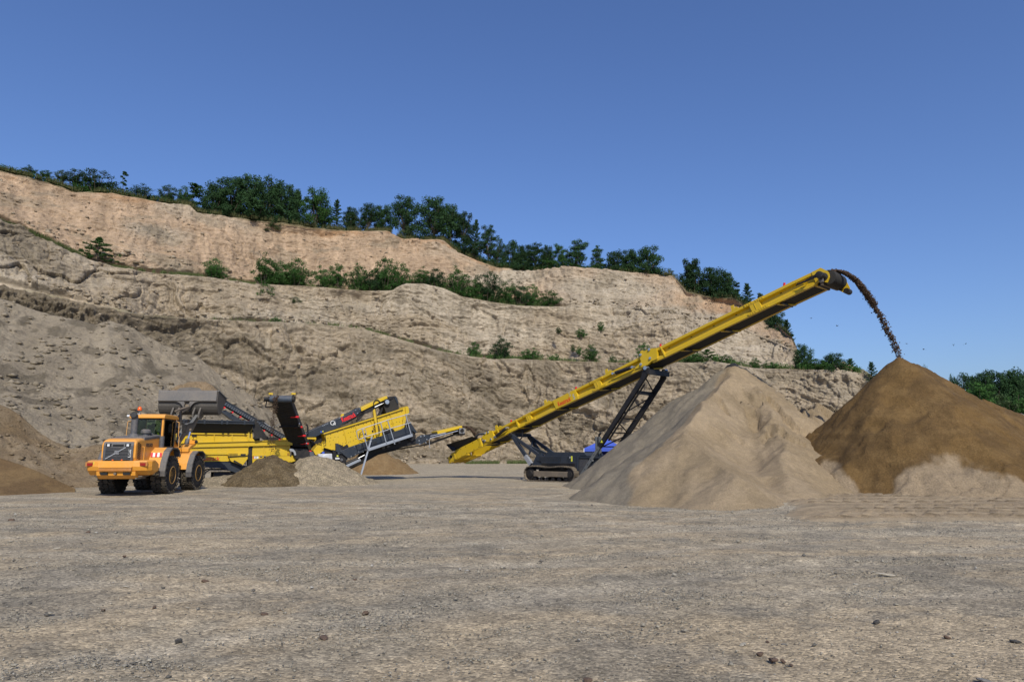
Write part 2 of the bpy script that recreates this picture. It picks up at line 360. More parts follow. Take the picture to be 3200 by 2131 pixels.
    ho = perlin(s / 3.2, z / 1.6, 66); d -= 0.8 * sstep(0.46, 0.60, ho) * (wc > 0.3)
    # debris cones at the foot of the lower face, loose sand on the upper one
    foot = 3.2 * (1 - sstep(0, 0.20 + 0.13 * fbm(s / 12, z * 0, 2, 70), T)) * (K == 0); d += foot
    con = (1 - sstep(0.0, 0.5 + 0.3 * fbm(s / 9, z * 0, 2, 72), T)); d += 1.1 * con * (K == 2); d += 1.6 * con * (K == 3)
    # dark overhanging shelf on the left of the picture
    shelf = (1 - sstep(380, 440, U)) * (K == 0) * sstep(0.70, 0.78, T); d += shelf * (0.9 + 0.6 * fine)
    mm = sstep(1700, 1850, U); edge = np.where((K == 1) & (T < 2) & (np.arange(nv)[None, :] > 300), edge * (1 - mm) + mm, edge)
    edge = np.where((K == 2) | (K == 3), edge * (1 - mm) + mm * np.where(K == 2, sstep(0, 0.05, T), 1 - 0.5 * sstep(.93, 1, T)), edge)
    Kq = np.where((K == 3), 1.0, 0.0); d = d + mm * (K == 3) * (-1.6 * con)
    r = np.hypot(V[..., 0], V[..., 1]); nrm = np.stack([-V[..., 0] / r * 0.92, -V[..., 1] / r * 0.92, 0.38 + 0 * r], -1)
    V = V + nrm * (d * edge)[..., None]
    V[..., 2] += np.where(K == 4, fbm(s / 3, T * 3, 3, 80) * 0.3, 0)
    # own colours of the beds
    peach, pale, tan, grey, dark, rust = C3(.47, .34, .23), C3(.455, .385, .295), C3(.405, .33, .24), C3(.285, .235, .17), C3(.19, .155, .11), C3(.43, .25, .13)
    def mx(a, b, t): return a * (1 - t[..., None]) + b * t[..., None]
    nz = fbm(s / 15, bed / 3.2, 4, 90); nz2 = fbm(s / 30, z / 14, 3, 95); dr = fbm(s * 0.55, z / 9, 3, 97)
    cl = mx(tan + 0 * V, pale, sstep(-0.25, 0.35, nz2 + 0.4 * nz))
    up = mx(pale * 0.96 + 0 * V, peach, np.clip(sstep(-0.5, 0.25, nz2 + 0.55 * (1 - 2.0 * sstep(1000, 1750, U)) + 0.25 * T), 0, 1))
    up = mx(up, rust, sstep(0.86, 0.99, T) * sstep(-0.2, 0.35, nz) * 0.75 * (1 - 0.7 * sstep(1450, 1700, U)))
    up = mx(up, rust, 0.5 * sstep(2180, 2260, U) * (1 - sstep(2330, 2480, U)) * sstep(-.1, .3, nz2 + dr * 0.3)); up = mx(up, peach, sstep(2250, 2400, U) * 0.9)
    up = mx(up, cl, mm * (1 - sstep(.05, .45, T + .25 * nz)) * (1 - .6 * sstep(2150, 2300, U)))
    cl = np.where((K == 3)[..., None], up, cl)
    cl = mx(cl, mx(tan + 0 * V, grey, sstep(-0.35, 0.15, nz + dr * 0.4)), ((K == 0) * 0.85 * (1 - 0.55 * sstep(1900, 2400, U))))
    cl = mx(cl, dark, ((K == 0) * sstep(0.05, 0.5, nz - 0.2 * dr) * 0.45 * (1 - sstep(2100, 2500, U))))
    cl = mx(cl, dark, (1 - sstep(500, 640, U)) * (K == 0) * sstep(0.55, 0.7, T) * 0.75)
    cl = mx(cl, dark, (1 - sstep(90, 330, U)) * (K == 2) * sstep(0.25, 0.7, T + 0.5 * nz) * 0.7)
    cl = mx(cl, grey, (K == 3) * sstep(0.28, 0.45, fbm(s / 8, z / 5, 3, 99)) * 0.55)
    cl = mx(cl, C3(.10, .12, .045), ((K >= 4) * 0.7)); cl = mx(cl, C3(.22, .22, .11), ((K == 1) * sstep(0, .3, fbm(s / 3, T, 2, 101)) * 0.4 * (1 - mm)))
    st = sstep(.25, .5, perlin(s * 1.1 + wx, z / 14, 110)) * sstep(0, .3, perlin(s / 9, z / 7, 111)); cl = mx(cl, C3(.46, .40, .31), .45 * st * (K < 3))
    cl *= (1 + 0.10 * led * (K < 4) + 0.20 * dr * (K < 4))[..., None]
    SURF['cliff'] = V[(T < .16) & ((K == 0) | (K == 2) | (K == 3)) & (z < 60)]; SURF['face'] = V[(K == 0) | (K == 2) | (K == 3)]
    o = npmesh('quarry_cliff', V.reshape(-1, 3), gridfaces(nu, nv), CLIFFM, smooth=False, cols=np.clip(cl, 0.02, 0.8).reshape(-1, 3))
    tag(o, kind='structure'); return o
cliff()

def slope_mesh(name, top, yft, back, nu, nv, mat, colf, seed, amp=0.35, clods=0.25, u0=-800, u1=1150, sag=0.12, vlead=0.0):
    u = np.linspace(u0, u1, nu)
    Pt = atv(u, interp(u, top, 1), interp(u, top, 2)); yf = np.interp(u, [p[0] for p in yft], [p[1] for p in yft])
    Pf = atv(u, 1416 + 2161 * EYE / yf, yf); Pf[:, 2] = -0.35
    T = np.linspace(0, 1, nv)[None, :, None]
    V = Pf[:, None] * (1 - T) + Pt[:, None] * T
    t = T[0, :, 0][None] + 0 * V[..., 2]
    hgt = (Pt[:, 2])[:, None]
    V[..., 2] -= sag * hgt * np.sin(np.pi * t)
    X, Y = V[..., 0], V[..., 1]
    s = X; q = Y
    d = fbm(s / 8, q / 14, 4, seed) * amp * 1.7 + fbm(s / 1.1, q / 1.7, 5, seed + 5) * amp * 0.34
    d += perlin(s / 2.2 + q * vlead, q / 16, seed + 9) * amp * 0.6
    cz, e1, e2 = cells(s / .5, q / .75, seed + 3); d += clods * .42 * np.maximum(0, 1 - e1 * 2.2) * (cz > .70)
    cv, f1, f2 = cells(s / 1.1, q / 1.6, seed + 2); lm = sstep(-0.05, 0.35, fbm(s / 7, q / 9, 3, seed + 20))
    d += clods * np.maximum(0, 1 - f1 * 2.2 / (0.45 + cv)) * (cv > 0.62) * (0.35 + lm)
    cv3, h1, h2 = cells(s / 2.9, q / 4.2, seed + 4)
    d += clods * 1.5 * np.maximum(0, 1 - h1 * 3.4) * (cv3 > 0.80) * lm
    w = sstep(0, 0.06, t) * (1 - 0.5 * sstep(0.95, 1, t))
    V[..., 2] += d * w
    SURF[name] = V[:, 4:].reshape(-1, 3)
    back_rows = []
    for k, (dy, fz) in enumerate(((0.15, 0.97), (0.5, 0.55), (1.0, -0.05))):
        B = Pt.copy(); r = np.hypot(B[:, 0], B[:, 1]); B[:, :2] *= (1 + dy * back / r)[:, None]; B[:, 2] = B[:, 2] * fz - 0.3 * (k == 2); back_rows.append(B)
    V = np.concatenate([V] + [b[:, None] for b in back_rows], 1)
    t = np.concatenate([t, np.ones((nu, 3))], 1)
    X, Y = V[..., 0], V[..., 1]
    c = colf(X, Y, V[..., 2], t, u[:, None] + 0 * X)
    return tag(npmesh(name, V.reshape(-1, 3), gridfaces(nu, V.shape[1]), mat, cols=np.clip(c, .02, .8).reshape(-1, 3)), kind='structure')
def mx(a, b, t): return a * (1 - t[..., None]) + b * t[..., None]
def c_talus(X, Y, Z, t, u):
    c = mx(C3(.27, .225, .165) + 0 * X[..., None], C3(.335, .28, .205), sstep(-.3, .35, fbm(X / 9, Y / 16, 4, 200)))
    c = mx(c, C3(.15, .125, .09), 0.8 * sstep(0.22, .42, fbm(X / 3.2, Y / 5, 4, 206)))
    return mx(c, C3(.36, .305, .23), 0.5 * sstep(.1, .5, perlin(X / 1.4 + Y * .35, Y / 14, 210)))
slope_mesh('talus_slope', [(-800, 760, 80), (-100, 905, 84), (0, 932, 85), (85, 966, 86), (212, 996, 87), (297, 1019, 88), (340, 1008, 88.5), (403, 1021, 89), (446, 1042, 90), (509, 1070, 91), (616, 1112, 92), (679, 1166, 93), (722, 1192, 95), (850, 1290, 101), (950, 1362, 105), (1060, 1420, 110), (1150, 1442, 114)],
           [(-800, 36), (0, 40), (330, 46), (600, 56), (800, 68), (1000, 88), (1150, 109)], 6, 620, 520, TALUSM, c_talus, 210, 0.36, 0.3, vlead=0.35)
def c_bank(X, Y, Z, t, u):
    c = mx(C3(.27, .20, .125) + 0 * X[..., None], C3(.37, .29, .195), sstep(-.25, .3, fbm(X / 3, Y / 3, 4, 230)))
    return mx(c, C3(.17, .115, .06), 0.6 * sstep(.75, .95, t + 0.3 * fbm(X / 2, Y / 2, 3, 233)) * (1 - sstep(180, 300, u)))
slope_mesh('spoil_bank', [(-800, 1130, 42), (-300, 1190, 40), (0, 1265, 38), (60, 1292, 38), (110, 1335, 38), (161, 1371, 38), (220, 1400, 38), (318, 1393, 38.5), (400, 1408, 39), (470, 1480, 40)],
           [(-800, 27), (0, 31), (200, 33), (330, 35), (470, 38)], 6, 420, 170, TALUSM, c_bank, 240, 0.22, 0.26, u1=470)
def c_mound(X, Y, Z, t, u):
    return mx(C3(.22, .145, .07) + 0 * X[..., None], C3(.17, .11, .055), sstep(-.3, .3, fbm(X / 2, Y / 2, 4, 250)))
slope_mesh('brown_sand_mound', [(-800, 1370, 33), (-200, 1405, 32.5), (0, 1430, 32), (60, 1450, 32), (120, 1474, 31.7), (180, 1503, 31.3), (235, 1530, 31)],
           [(-800, 26), (0, 28), (120, 28.8), (235, 30)], 3.5, 260, 90, WETM, c_mound, 260, 0.06, 0.06, u1=235)

# ------------------------------------------------------------------ ground
def gz(x, y):
    x = np.asarray(x, float); y = np.asarray(y, float)
    return 0.22 * sstep(3.5, 9.0, x - (27 - y) * 0.15) * sstep(14.5, 22.5, y) * (1 - sstep(33, 40, y)) + 0.03 * fbm(x / 7, y / 5, 3, 300) * (1 - sstep(60, 90, y))
def lines(a, b, step, lo, hi, g=1.12):
    c = list(np.arange(a, b, step)); x = a; st = step; L = []
    while x > lo: st *= g; x -= st; L.append(x)
    x = c[-1]; st = step; Rr = []
    while x < hi: st *= g; x += st; Rr.append(x)
    return np.array(L[::-1] + c + Rr)
def gpatch(X, Y):       # where coarse grey gravel lies bare (1) and where tan sand covers it (0)
    ww = fbm(X / 9, Y / 9, 2, 321)
    return sstep(-.32, .38, fbm(X / 5 + ww, (Y + X * 0.12) / 3.0 + ww, 6, 310, .66) + 0.14)
def ground():
    xs = lines(-24, 30, 0.14, -700, 700); ys = lines(2, 34, 0.11, -60, 900)
    X, Y = np.meshgrid(xs, ys, indexing='ij')
    near = 1 - sstep(26, 40, Y)
    Z = gz(X, Y) + near * (0.018 * fbm(X / 0.9, Y / 0.6, 4, 305) + 0.012 * perlin(X / 3, Y / 1.5, 306))
    p = gpatch(X, Y)
    c = mx(C3(.42, .34, .235) + 0 * X[..., None], C3(.36, .305, .225), p)
    c = mx(c, C3(.42, .33, .215), 0.3 * sstep(.12, .5, fbm(X / 4, Y / 2.6, 6, 315, .62)) * (1 - 0.5 * p))
    c = mx(c, C3(.22, .20, .165), 0.55 * sstep(.12, .42, fbm(X / 2.4, Y / 1.5, 6, 318, .68)))
    c = mx(c, C3(.47, .41, .315), 0.6 * sstep(.05, .45, perlin(X / 14, (Y + .12 * X) / 1.4, 319)) * sstep(9, 22, Y))
    c = mx(c, C3(.42, .36, .27), sstep(30, 45, Y) * 0.7)
    for (qx, qy, qr, k) in ((-14, 36, 17.5, .5), (-14, 36, 19.6, .5), (-9, 40, 25.5, .45), (-9, 40, 27.6, .45), (20, 60, 44, .5), (20, 60, 46.2, .5), (30, -40, 57, .4), (30, -40, 59.2, .4), (2, 60, 49, .35), (2, 60, 51.2, .35)):
        dd = np.hypot(X - qx, Y - qy) - qr + .15 * perlin(X / 3, Y / 3, 322); on = np.exp(-(dd / .26) ** 4); Z = Z - 0.022 * on * (.6 + .4 * np.sin(np.arctan2(Y - qy, X - qx) * qr * 2 * np.pi / .34)) * near
        c = mx(c, C3(.45, .39, .30), np.minimum(.9, on * k * 1.5) * (.65 + .6 * perlin(X / 2, Y / 2, 323)).clip(0, 1))
    return tag(npmesh('ground', np.stack([X, Y, Z], -1).reshape(-1, 3), gridfaces(len(xs), len(ys)), GROUNDM, cols=c.reshape(-1, 3)), kind='structure')
ground()
def track_strip():
    # sand lane in front of the piles, pressed by wheels
    x = np.arange(5.0, 31, 0.045); y = np.arange(15.8, 26.4, 0.045)
    X, Y = np.meshgrid(x, y, indexing='ij')
    e = 0.35 * fbm(X / 2.5, Y / 2.5, 3, 330)
    m = sstep(0, 1.8, X - 5.8 - (Y - 17) * 0.4 + e) * sstep(0, 2.0, Y - 16.1 + e * 2) * (1 - sstep(24.8, 26.2, Y + e))
    lug_shade = np.zeros_like(X); rim_ = np.zeros_like(X)
    Z = gz(X, Y) - 0.10 + m * 0.17 + 0.02 * fbm(X / .5, Y / .3, 4, 332) * m
    Z += m * 0.012 * perlin(X / 9, (Y + 0.03 * X) / 0.16, 334)
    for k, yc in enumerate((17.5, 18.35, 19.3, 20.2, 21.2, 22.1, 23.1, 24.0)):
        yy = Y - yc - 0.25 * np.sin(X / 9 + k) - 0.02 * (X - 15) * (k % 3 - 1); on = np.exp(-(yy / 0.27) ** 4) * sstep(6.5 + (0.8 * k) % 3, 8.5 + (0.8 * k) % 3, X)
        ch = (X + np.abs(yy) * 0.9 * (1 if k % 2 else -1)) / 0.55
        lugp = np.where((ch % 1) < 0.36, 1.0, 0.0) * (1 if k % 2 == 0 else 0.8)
        lug_shade = np.maximum(lug_shade, on * lugp * m * (yy < -.02)); rim_ = np.maximum(rim_, m * np.exp(-((np.abs(yy) - 0.36) / 0.07) ** 2)); Z += m * on * (-0.01 + 0.055 * lugp) + m * 0.012 * np.exp(-((np.abs(yy) - 0.36) / 0.07) ** 2)
    c = mx(C3(.46, .355, .235) + 0 * X[..., None], C3(.40, .31, .205), sstep(-.3, .3, fbm(X / 2, Y / .8, 4, 336)))
    c = mx(c, C3(.15, .11, .07), .72 * lug_shade * (.6 + .4 * sstep(-.2, .3, fbm(X, Y, 2, 338)))); c = mx(c, C3(.50, .40, .27), .5 * rim_); c = mx(C3(.46, .38, .27) + 0 * c, c, sstep(.35, .95, m + .5 * e))  # near half of each tread lug darkened: its shaded side painted into the sand
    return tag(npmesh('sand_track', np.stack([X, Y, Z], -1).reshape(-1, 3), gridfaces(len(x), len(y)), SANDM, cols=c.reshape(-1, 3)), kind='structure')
track_strip()

# ------------------------------------------------------------------ stockpiles
def cone(X, Y, x, y, z, sl): return z - sl * np.hypot(X - x, Y - y)
def ridge(X, Y, a, b, sl):
    ax, ay, az = a; bx, by, bz = b; dx, dy = bx - ax, by - ay; L2 = dx * dx + dy * dy
    t = np.clip(((X - ax) * dx + (Y - ay) * dy) / L2, 0, 1)
    return az + (bz - az) * t - sl * np.hypot(X - ax - t * dx, Y - ay - t * dy)
def smax(a, b, k=0.25):
    h = np.clip(0.5 + 0.5 * (a - b) / k, 0, 1); return b * (1 - h) + a * h + k * h * (1 - h)
def pile(name, x0, x1, y0, y1, step, hf, cf, mat, label, cat='sand pile', group=None):
    x = np.arange(x0, x1, step); y = np.arange(y0, y1, step); X, Y = np.meshgrid(x, y, indexing='ij')
    Z = hf(X, Y); c = cf(X, Y, Z); g = gz(X, Y) - 0.12
    keep = Z > g; Z = np.maximum(Z, g)
    Fq = gridfaces(len(x), len(y)); k = keep.ravel(); Fq = Fq[k[Fq].any(1)]
    used = np.unique(Fq); mp = np.zeros(k.size, int); mp[used] = np.arange(len(used))
    V = np.stack([X, Y, Z], -1).reshape(-1, 3)[used]; cc = c.reshape(-1, 3)[used]
    cx, cy = V[:, 0].mean(), V[:, 1].mean(); V = V - np.array([cx, cy, 0])
    o = npmesh(name, V, mp[Fq], mat, cols=np.clip(cc, .02, .8)); o.location = (cx, cy, 0)
    return tag(o, label, cat, group)
def h_beige(X, Y):
    wx = 0.35 * fbm(X / 3, Y / 3, 3, 400); wy = 0.35 * fbm(X / 3, Y / 3, 3, 404); x, y = X + wx, Y + wy
    z = cone(x, y, 11.75, 36.0, 6.35, 0.75)
    z = smax(z, ridge(x, y, (10.7, 36.0, 5.9), (11.9, 36, 6.3), 0.74))
    z = smax(z, ridge(x, y, (11.8, 35.8, 6.2), (8.9, 31.0, 4.1), 0.72), .15); z = smax(z, ridge(x, y, (8.9, 31.0, 4.1), (7.2, 27.6, 2.75), 0.70), .15)
    z = smax(z, cone(x, y, 6.5, 26.1, 2.45, .62), .12); z = smax(z, ridge(x, y, (6.5, 26.1, 2.4), (7.1, 22.6, 1.15), .55), .15)
    z = smax(z, ridge(x, y, (12.3, 35, 5.5), (11.3, 29.5, 2.9), 0.66), .3); z = smax(z, ridge(x, y, (11.3, 29.5, 2.9), (9.3, 23.6, .85), 0.55), .3)
    z = smax(z, ridge(x, y, (12.9, 33, 3.9), (11.7, 28.0, 1.1), 0.58), .4); z = smax(z, cone(x, y, 16.2, 37.0, 4.5, 0.72), .2)
    z = smax(z, ridge(x, y, (13.5, 36.5, 4.9), (15.6, 37.5, 3.4), 0.7), .2)
    z = z + 0.05 * fbm(X / .8, Y / .8, 5, 408) + 0.12 * fbm(X / 4, Y / 4, 3, 412)
    a = np.arctan2(Y - 36, X - 11.8); r = np.hypot(X - 11.8, Y - 36)
    z += 0.09 * perlin(a * 9, r / 5, 415) * sstep(1, 4, r) + 0.035 * perlin(a * 30, r / 3, 416) * sstep(1, 4, r)
    cv, f1, f2 = cells(X / 1.3, Y / 1.3, 417); z += 0.12 * (cv > 0.8) * np.maximum(0, 1 - f1 * 3)
    sc = fbm(X / 1.5, Y / 2.2, 4, 418); z -= 0.34 * sstep(.10, .16, sc) * sstep(9.8, 10.8, X + (36 - Y) * .2) * sstep(27.5, 29, Y) * sstep(.4, 1.2, z) * (1 - sstep(4.2, 5.2, z)); z += 0.05 * fbm(X / .35, Y / .35, 4, 419) * sstep(9.5, 11, X)     # scarps where sand has slipped
    return z
def c_beige(X, Y, Z):
    c = mx(C3(.355, .27, .17) + 0 * X[..., None], C3(.41, .315, .205), sstep(-.3, .3, fbm(X / 2.5, Y / 2.5, 4, 420)))
    line = (X - 11.3) + (36.0 - Y) * 0.60 - 0.40 * fbm(X / 2, Y / 2, 4, 424) + 0.10      # grey gravel cover lies left of this line
    return mx(c, C3(.285, .245, .185), (1 - sstep(-.12, .18, line)) * 0.95)
pile('sand_stockpile', 1.5, 22.5, 18.8, 46, 0.085, h_beige, c_beige, SANDM, 'tall pale beige sand heap in the middle right, grey gravel on its left flank', 'sand pile')
AP = (16.8, 29.3, 5.75)
def h_brown(X, Y):
    wx = 0.25 * fbm(X / 2.5, Y / 2.5, 3, 430); x, y = X + wx, Y + wx
    z = cone(x, y, AP[0], AP[1], AP[2] + .15, 0.93)
    z = np.where(z > AP[2] - .25, AP[2] - .25 + (z - AP[2] + .25) * .5, z)
    z = smax(z, ridge(x, y, AP, (23.5, 32.3, 3.7), 0.86), .2); z = smax(z, ridge(x, y, (23.5, 32.3, 3.7), (31, 35, 2.2), 0.8), .3)
    z = smax(z, ridge(x, y, (17.2, 29.0, 4.0), (18.4, 26.4, 1.9), 0.70), .5); z = smax(z, ridge(x, y, (18.4, 27, 2.4), (24.5, 28.8, 1.9), .75), .4)
    z = z + 0.07 * fbm(X / .9, Y / .9, 5, 434) + 0.12 * fbm(X / 4, Y / 3, 3, 438)
    a = np.arctan2(Y - AP[1], X - AP[0]); r = np.hypot(X - AP[0], Y - AP[1])
    z += 0.13 * perlin(a * 6, r / 6, 441) * sstep(1, 4, r) + 0.05 * perlin(a * 22, r / 2, 442) * sstep(.5, 3, r)
    z += 0.09 * (sstep(.12, .17, fbm(X / 2.2, Y / 2.2, 3, 444)) - .5) * sstep(1.5, 4, r)
    return z
def c_brown(X, Y, Z):
    c = mx(C3(.168, .102, .04) + 0 * X[..., None], C3(.138, .085, .036), sstep(-.3, .3, fbm(X / 1.6, Y / 1.6, 5, 450)))
    c = mx(c, C3(.235, .15, .065), 0.35 * sstep(.1, .4, fbm(X / 1.2, Z / .5, 4, 452)))
    e = 0.55 * fbm(X / 1.1, Y / 1.1, 4, 454)
    dry = 1 - sstep(-.12, .18, Z - (1.5 - 0.29 * (X - 15.3) ** 2) + e * .6)
    dry = np.maximum(dry * (Y < 30), (1 - sstep(.5, .95, np.hypot((X - 12.1) / .55, (Z - .7) / .8) + e)) * (Y < 29))
    dry = np.maximum(dry, (1 - sstep(.0, .16, Z - gz(X, Y) + e)) * .4)
    return mx(c, C3(.35, .27, .18), dry * .92)
pile('moist_sand_stockpile', 9, 36, 20, 42, 0.08, h_brown, c_brown, WETM, 'large dark brown moist sand cone at the right under the falling stream', 'sand pile')
def gcone(x, y, z, sl, seed, sq=1.0):
    def h(X, Y):
        w = 0.22 * fbm(X / 1.2, Y / 1.2, 3, seed); zz = cone(X + w, (Y + w), x, y, z + .12, sl)
        zz = np.where(zz > z - .3, z - .3 + (zz - z + .3) * .45, zz); return zz + 0.05 * fbm(X / .35, Y / .35, 4, seed + 5)
    return h
def flat(c1, c2, seed):
    return lambda X, Y, Z: mx(C3(*c1) + 0 * X[..., None], C3(*c2), sstep(-.3, .3, fbm(X / .6, Y / .6, 4, seed)))
p = at(850, 1421, 38.3)
pile('dark_gravel_pile', p.x - 4, p.x + 4, 34, 42.5, 0.06, gcone(p.x, 38.3, 1.72, .66, 460), flat((.125, .092, .052), (.165, .125, .075), 461), GRAVM, 'small dark brown gravel cone below the head of the steep belt', 'gravel pile')
p2 = at(985, 1425, 39.8)
def h_light(X, Y):
    z = gcone(p2.x + .1, 39.8, 1.68, .52, 465)(X, Y); z = smax(z, gcone(p2.x - 2.2, 39.4, 1.25, .5, 466)(X, Y), .3)
    z = smax(z, ridge(X, Y, (p2.x + .8, 39.6, 1.15), (p2.x + 1.9, 38.2, .4), .5), .3)
    return smax(z, ridge(X, Y, (p2.x - 3.6, 38.4, .62), (p2.x - 5.6, 36.4, .32), .28) + .04 * fbm(X / .4, Y / .4, 4, 467), .3)
pile('light_gravel_pile', p2.x - 9, p2.x + 6, 33.5, 44.5, 0.06, h_light, flat((.30, .25, .175), (.37, .305, .215), 468), GRAVM, 'wide light tan gravel heap spread in front of the screening machine', 'gravel pile')
p3 = at(1165, 1408, 59)
pile('fine_sand_pile', p3.x - 6, p3.x + 6, 53, 65, 0.1, gcone(p3.x, 59.3, 2.35, .64, 470), flat((.225, .145, .07), (.255, .17, .085), 471), WETM, 'low brown sand cone behind the ladder of the screening machine', 'sand pile')
p4 = at(3128, 1280, 50)
def h_far(X, Y): return smax(ridge(X, Y, (p4.x + .8, 50, 4.7), (p4.x + 9, 49, 3.3), .7), ridge(X, Y, (p4.x - 5, 52, 4.2), (p4.x, 50, 4.6), .7), .3) + .2 * fbm(X / .8, Y / .8, 4, 474)
pile('grey_rubble_pile', p4.x - 12, p4.x + 18, 43, 58, 0.12, h_far, flat((.22, .21, .20), (.34, .33, .31), 475), GRAVM, 'grey rubble heap at the right edge behind the brown sand cone', 'gravel pile')

# ------------------------------------------------------------------ stones
def rock_proto(seed, flatness=0.55, n=2):
    rg = np.random.default_rng(seed); import bmesh
    bm = bmesh.new(); bmesh.ops.create_icosphere(bm, subdivisions=n, radius=0.5)
    ang = rg.normal(size=(9, 3)); ang /= np.linalg.norm(ang, axis=1)[:, None]; hh = rg.uniform(.22, .42, 9)
    for v in bm.verts:
        c = np.array(v.co)
        for a, h in zip(ang, hh):
            e = c @ a - h
            if e > 0: c = c - a * e * .9
        v.co = (c[0] * 1.25, c[1], c[2] * flatness)
    me = bpy.data.meshes.new('stone'); bm.to_mesh(me); bm.free(); return me
protos = [rock_proto(s, f) for s, f in ((1, .6), (2, .4), (3, .75), (4, .5))]
def stone_mat(c, nm):
    m, nt, bs = newmat(nm); n = noise(nt, 9, 7, .7, objvec(nt)); r = ramp(nt, n.outputs[0], [(.3, tuple(x * .6 for x in c)), (.7, tuple(x * 1.25 for x in c))])
    nt.links.new(r.outputs[0], bs.inputs['Base Color']); bs.inputs['Roughness'].default_value = .95; bump(nt, bs, n.outputs[0], .6, .05); return m
SM = {'brown': stone_mat((.13, .085, .06), 'brown_stone'), 'grey': stone_mat((.20, .19, .18), 'grey_stone'), 'pale': stone_mat((.42, .38, .31), 'pale_stone'), 'dark': stone_mat((.075, .07, .065), 'dark_stone')}
STONES = [(38, 1620, 18, 'brown', 'flat brown stone far left on the gravel, highest of the left ones'), (276, 1655, 17, 'brown', 'dark brown lump on tan ground left of the frame centre, below the loader'),
 (390, 1728, 11, 'brown', 'small dark reddish stone on the tan streak below the wheel loader'), (177, 1706, 16, 'pale', 'pale flat stone on tan sand near the left edge'),
 (640, 1805, 24, 'pale', 'widest pale flat stone on the left half of the gravel'), (395, 1820, 17, 'pale', 'pale stone on grey gravel left, level with a dark chip'), (510, 1825, 14, 'dark', 'thin dark chip just left of a wide pale stone'),
 (326, 1885, 16, 'brown', 'small brown stone beside a cube of grey stone, lower left'), (483, 1877, 14, 'grey', 'upright grey cube of stone on tan sand, lower left'), (590, 1878, 11, 'pale', 'yellowish upright stone right of the grey cube'),
 (826, 1896, 22, 'brown', 'flaky brown clod left of centre in the near gravel'), (874, 1883, 12, 'brown', 'small brown clod touching the flaky one on its right'), (1142, 1890, 26, 'brown', 'crumbled brown clod lying alone, nearer the centre'),
 (1012, 1961, 34, 'brown', 'brick shaped brown piece lying alone in the near gravel'), (561, 1971, 26, 'dark', 'flat dark stone in the near gravel on the left'), (293, 2093, 28, 'pale', 'pale stone at the bottom left edge with a grey mate'),
 (1110, 1795, 12, 'brown', 'small brown stone beside a dry stick in the middle ground'), (773, 1765, 9, 'brown', 'tiny brown stone in the grey middle gravel'),
 (1805, 1974, 16, 'dark', 'black chip of stone in the lower middle of the picture'), (2321, 1980, 22, 'pale', 'tan tilted slab at the upper left of the group of stones'), (2397, 1972, 14, 'pale', 'whitish stone at the top of the group of stones'),
 (2448, 1979, 13, 'grey', 'grey upright stone at the right end of the group of stones'), (2372, 2007, 20, 'brown', 'rough brown lump in the middle of the group of stones'), (2413, 2025, 36, 'brown', 'longest brown slab of the group, broken brick shape'),
 (2445, 2026, 18, 'brown', 'brown stone leaning on the right end of the long slab'), (2471, 2037, 18, 'brown', 'brown stone last in the row right of the long slab'), (2738, 1918, 24, 'dark', 'near black stone lying alone on the right'),
 (2764, 1784, 52, 'pale', 'long pale wedge shaped slab on the right'), (1837, 2084, 28, 'grey', 'squarish grey stone at the bottom, middle of the picture'), (3076, 2089, 36, 'grey', 'large grey stone at the bottom right corner'),
 (2382, 2118, 34, 'dark', 'dark grey stone cut by the bottom edge'), (3171, 1972, 26, 'dark', 'dark chip near the right edge'), (2955, 1960, 20, 'brown', 'brownish stone in the right part of the near gravel'),
 (1570, 1700, 12, 'pale', 'small pale stone in the middle of the far gravel'), (2106, 1783, 14, 'pale', 'light upright stone in the dark gravel band'), (2675, 1809, 14, 'pale', 'white stone below the long pale slab')]
for i, (px, py, wd, k, lb) in enumerate(STONES):
    Y = EYE * 2161 / (py - 1416) ; P = at(px, py, Y); sc = wd * Y / 2161
    g = float(gz(P.x, Y)); me = protos[i % 4].copy() if i else protos[0]; me.materials.append(SM[k])
    o = bpy.data.objects.new('stone', me); col.objects.link(o); o.location = (P.x, Y, g + sc * .12); o.scale = (sc * 1.1, sc * .9, sc); o.rotation_euler = (random.uniform(-.2, .2), random.uniform(-.25, .25), random.uniform(0, 6.28))
    if k == 'pale' and wd > 40: o.rotation_euler = (0, .1, -.15); o.scale = (sc * 1.0, sc * .35, sc * .35)
    tag(o, lb, 'stone', 'loose stones on the gravel yard')
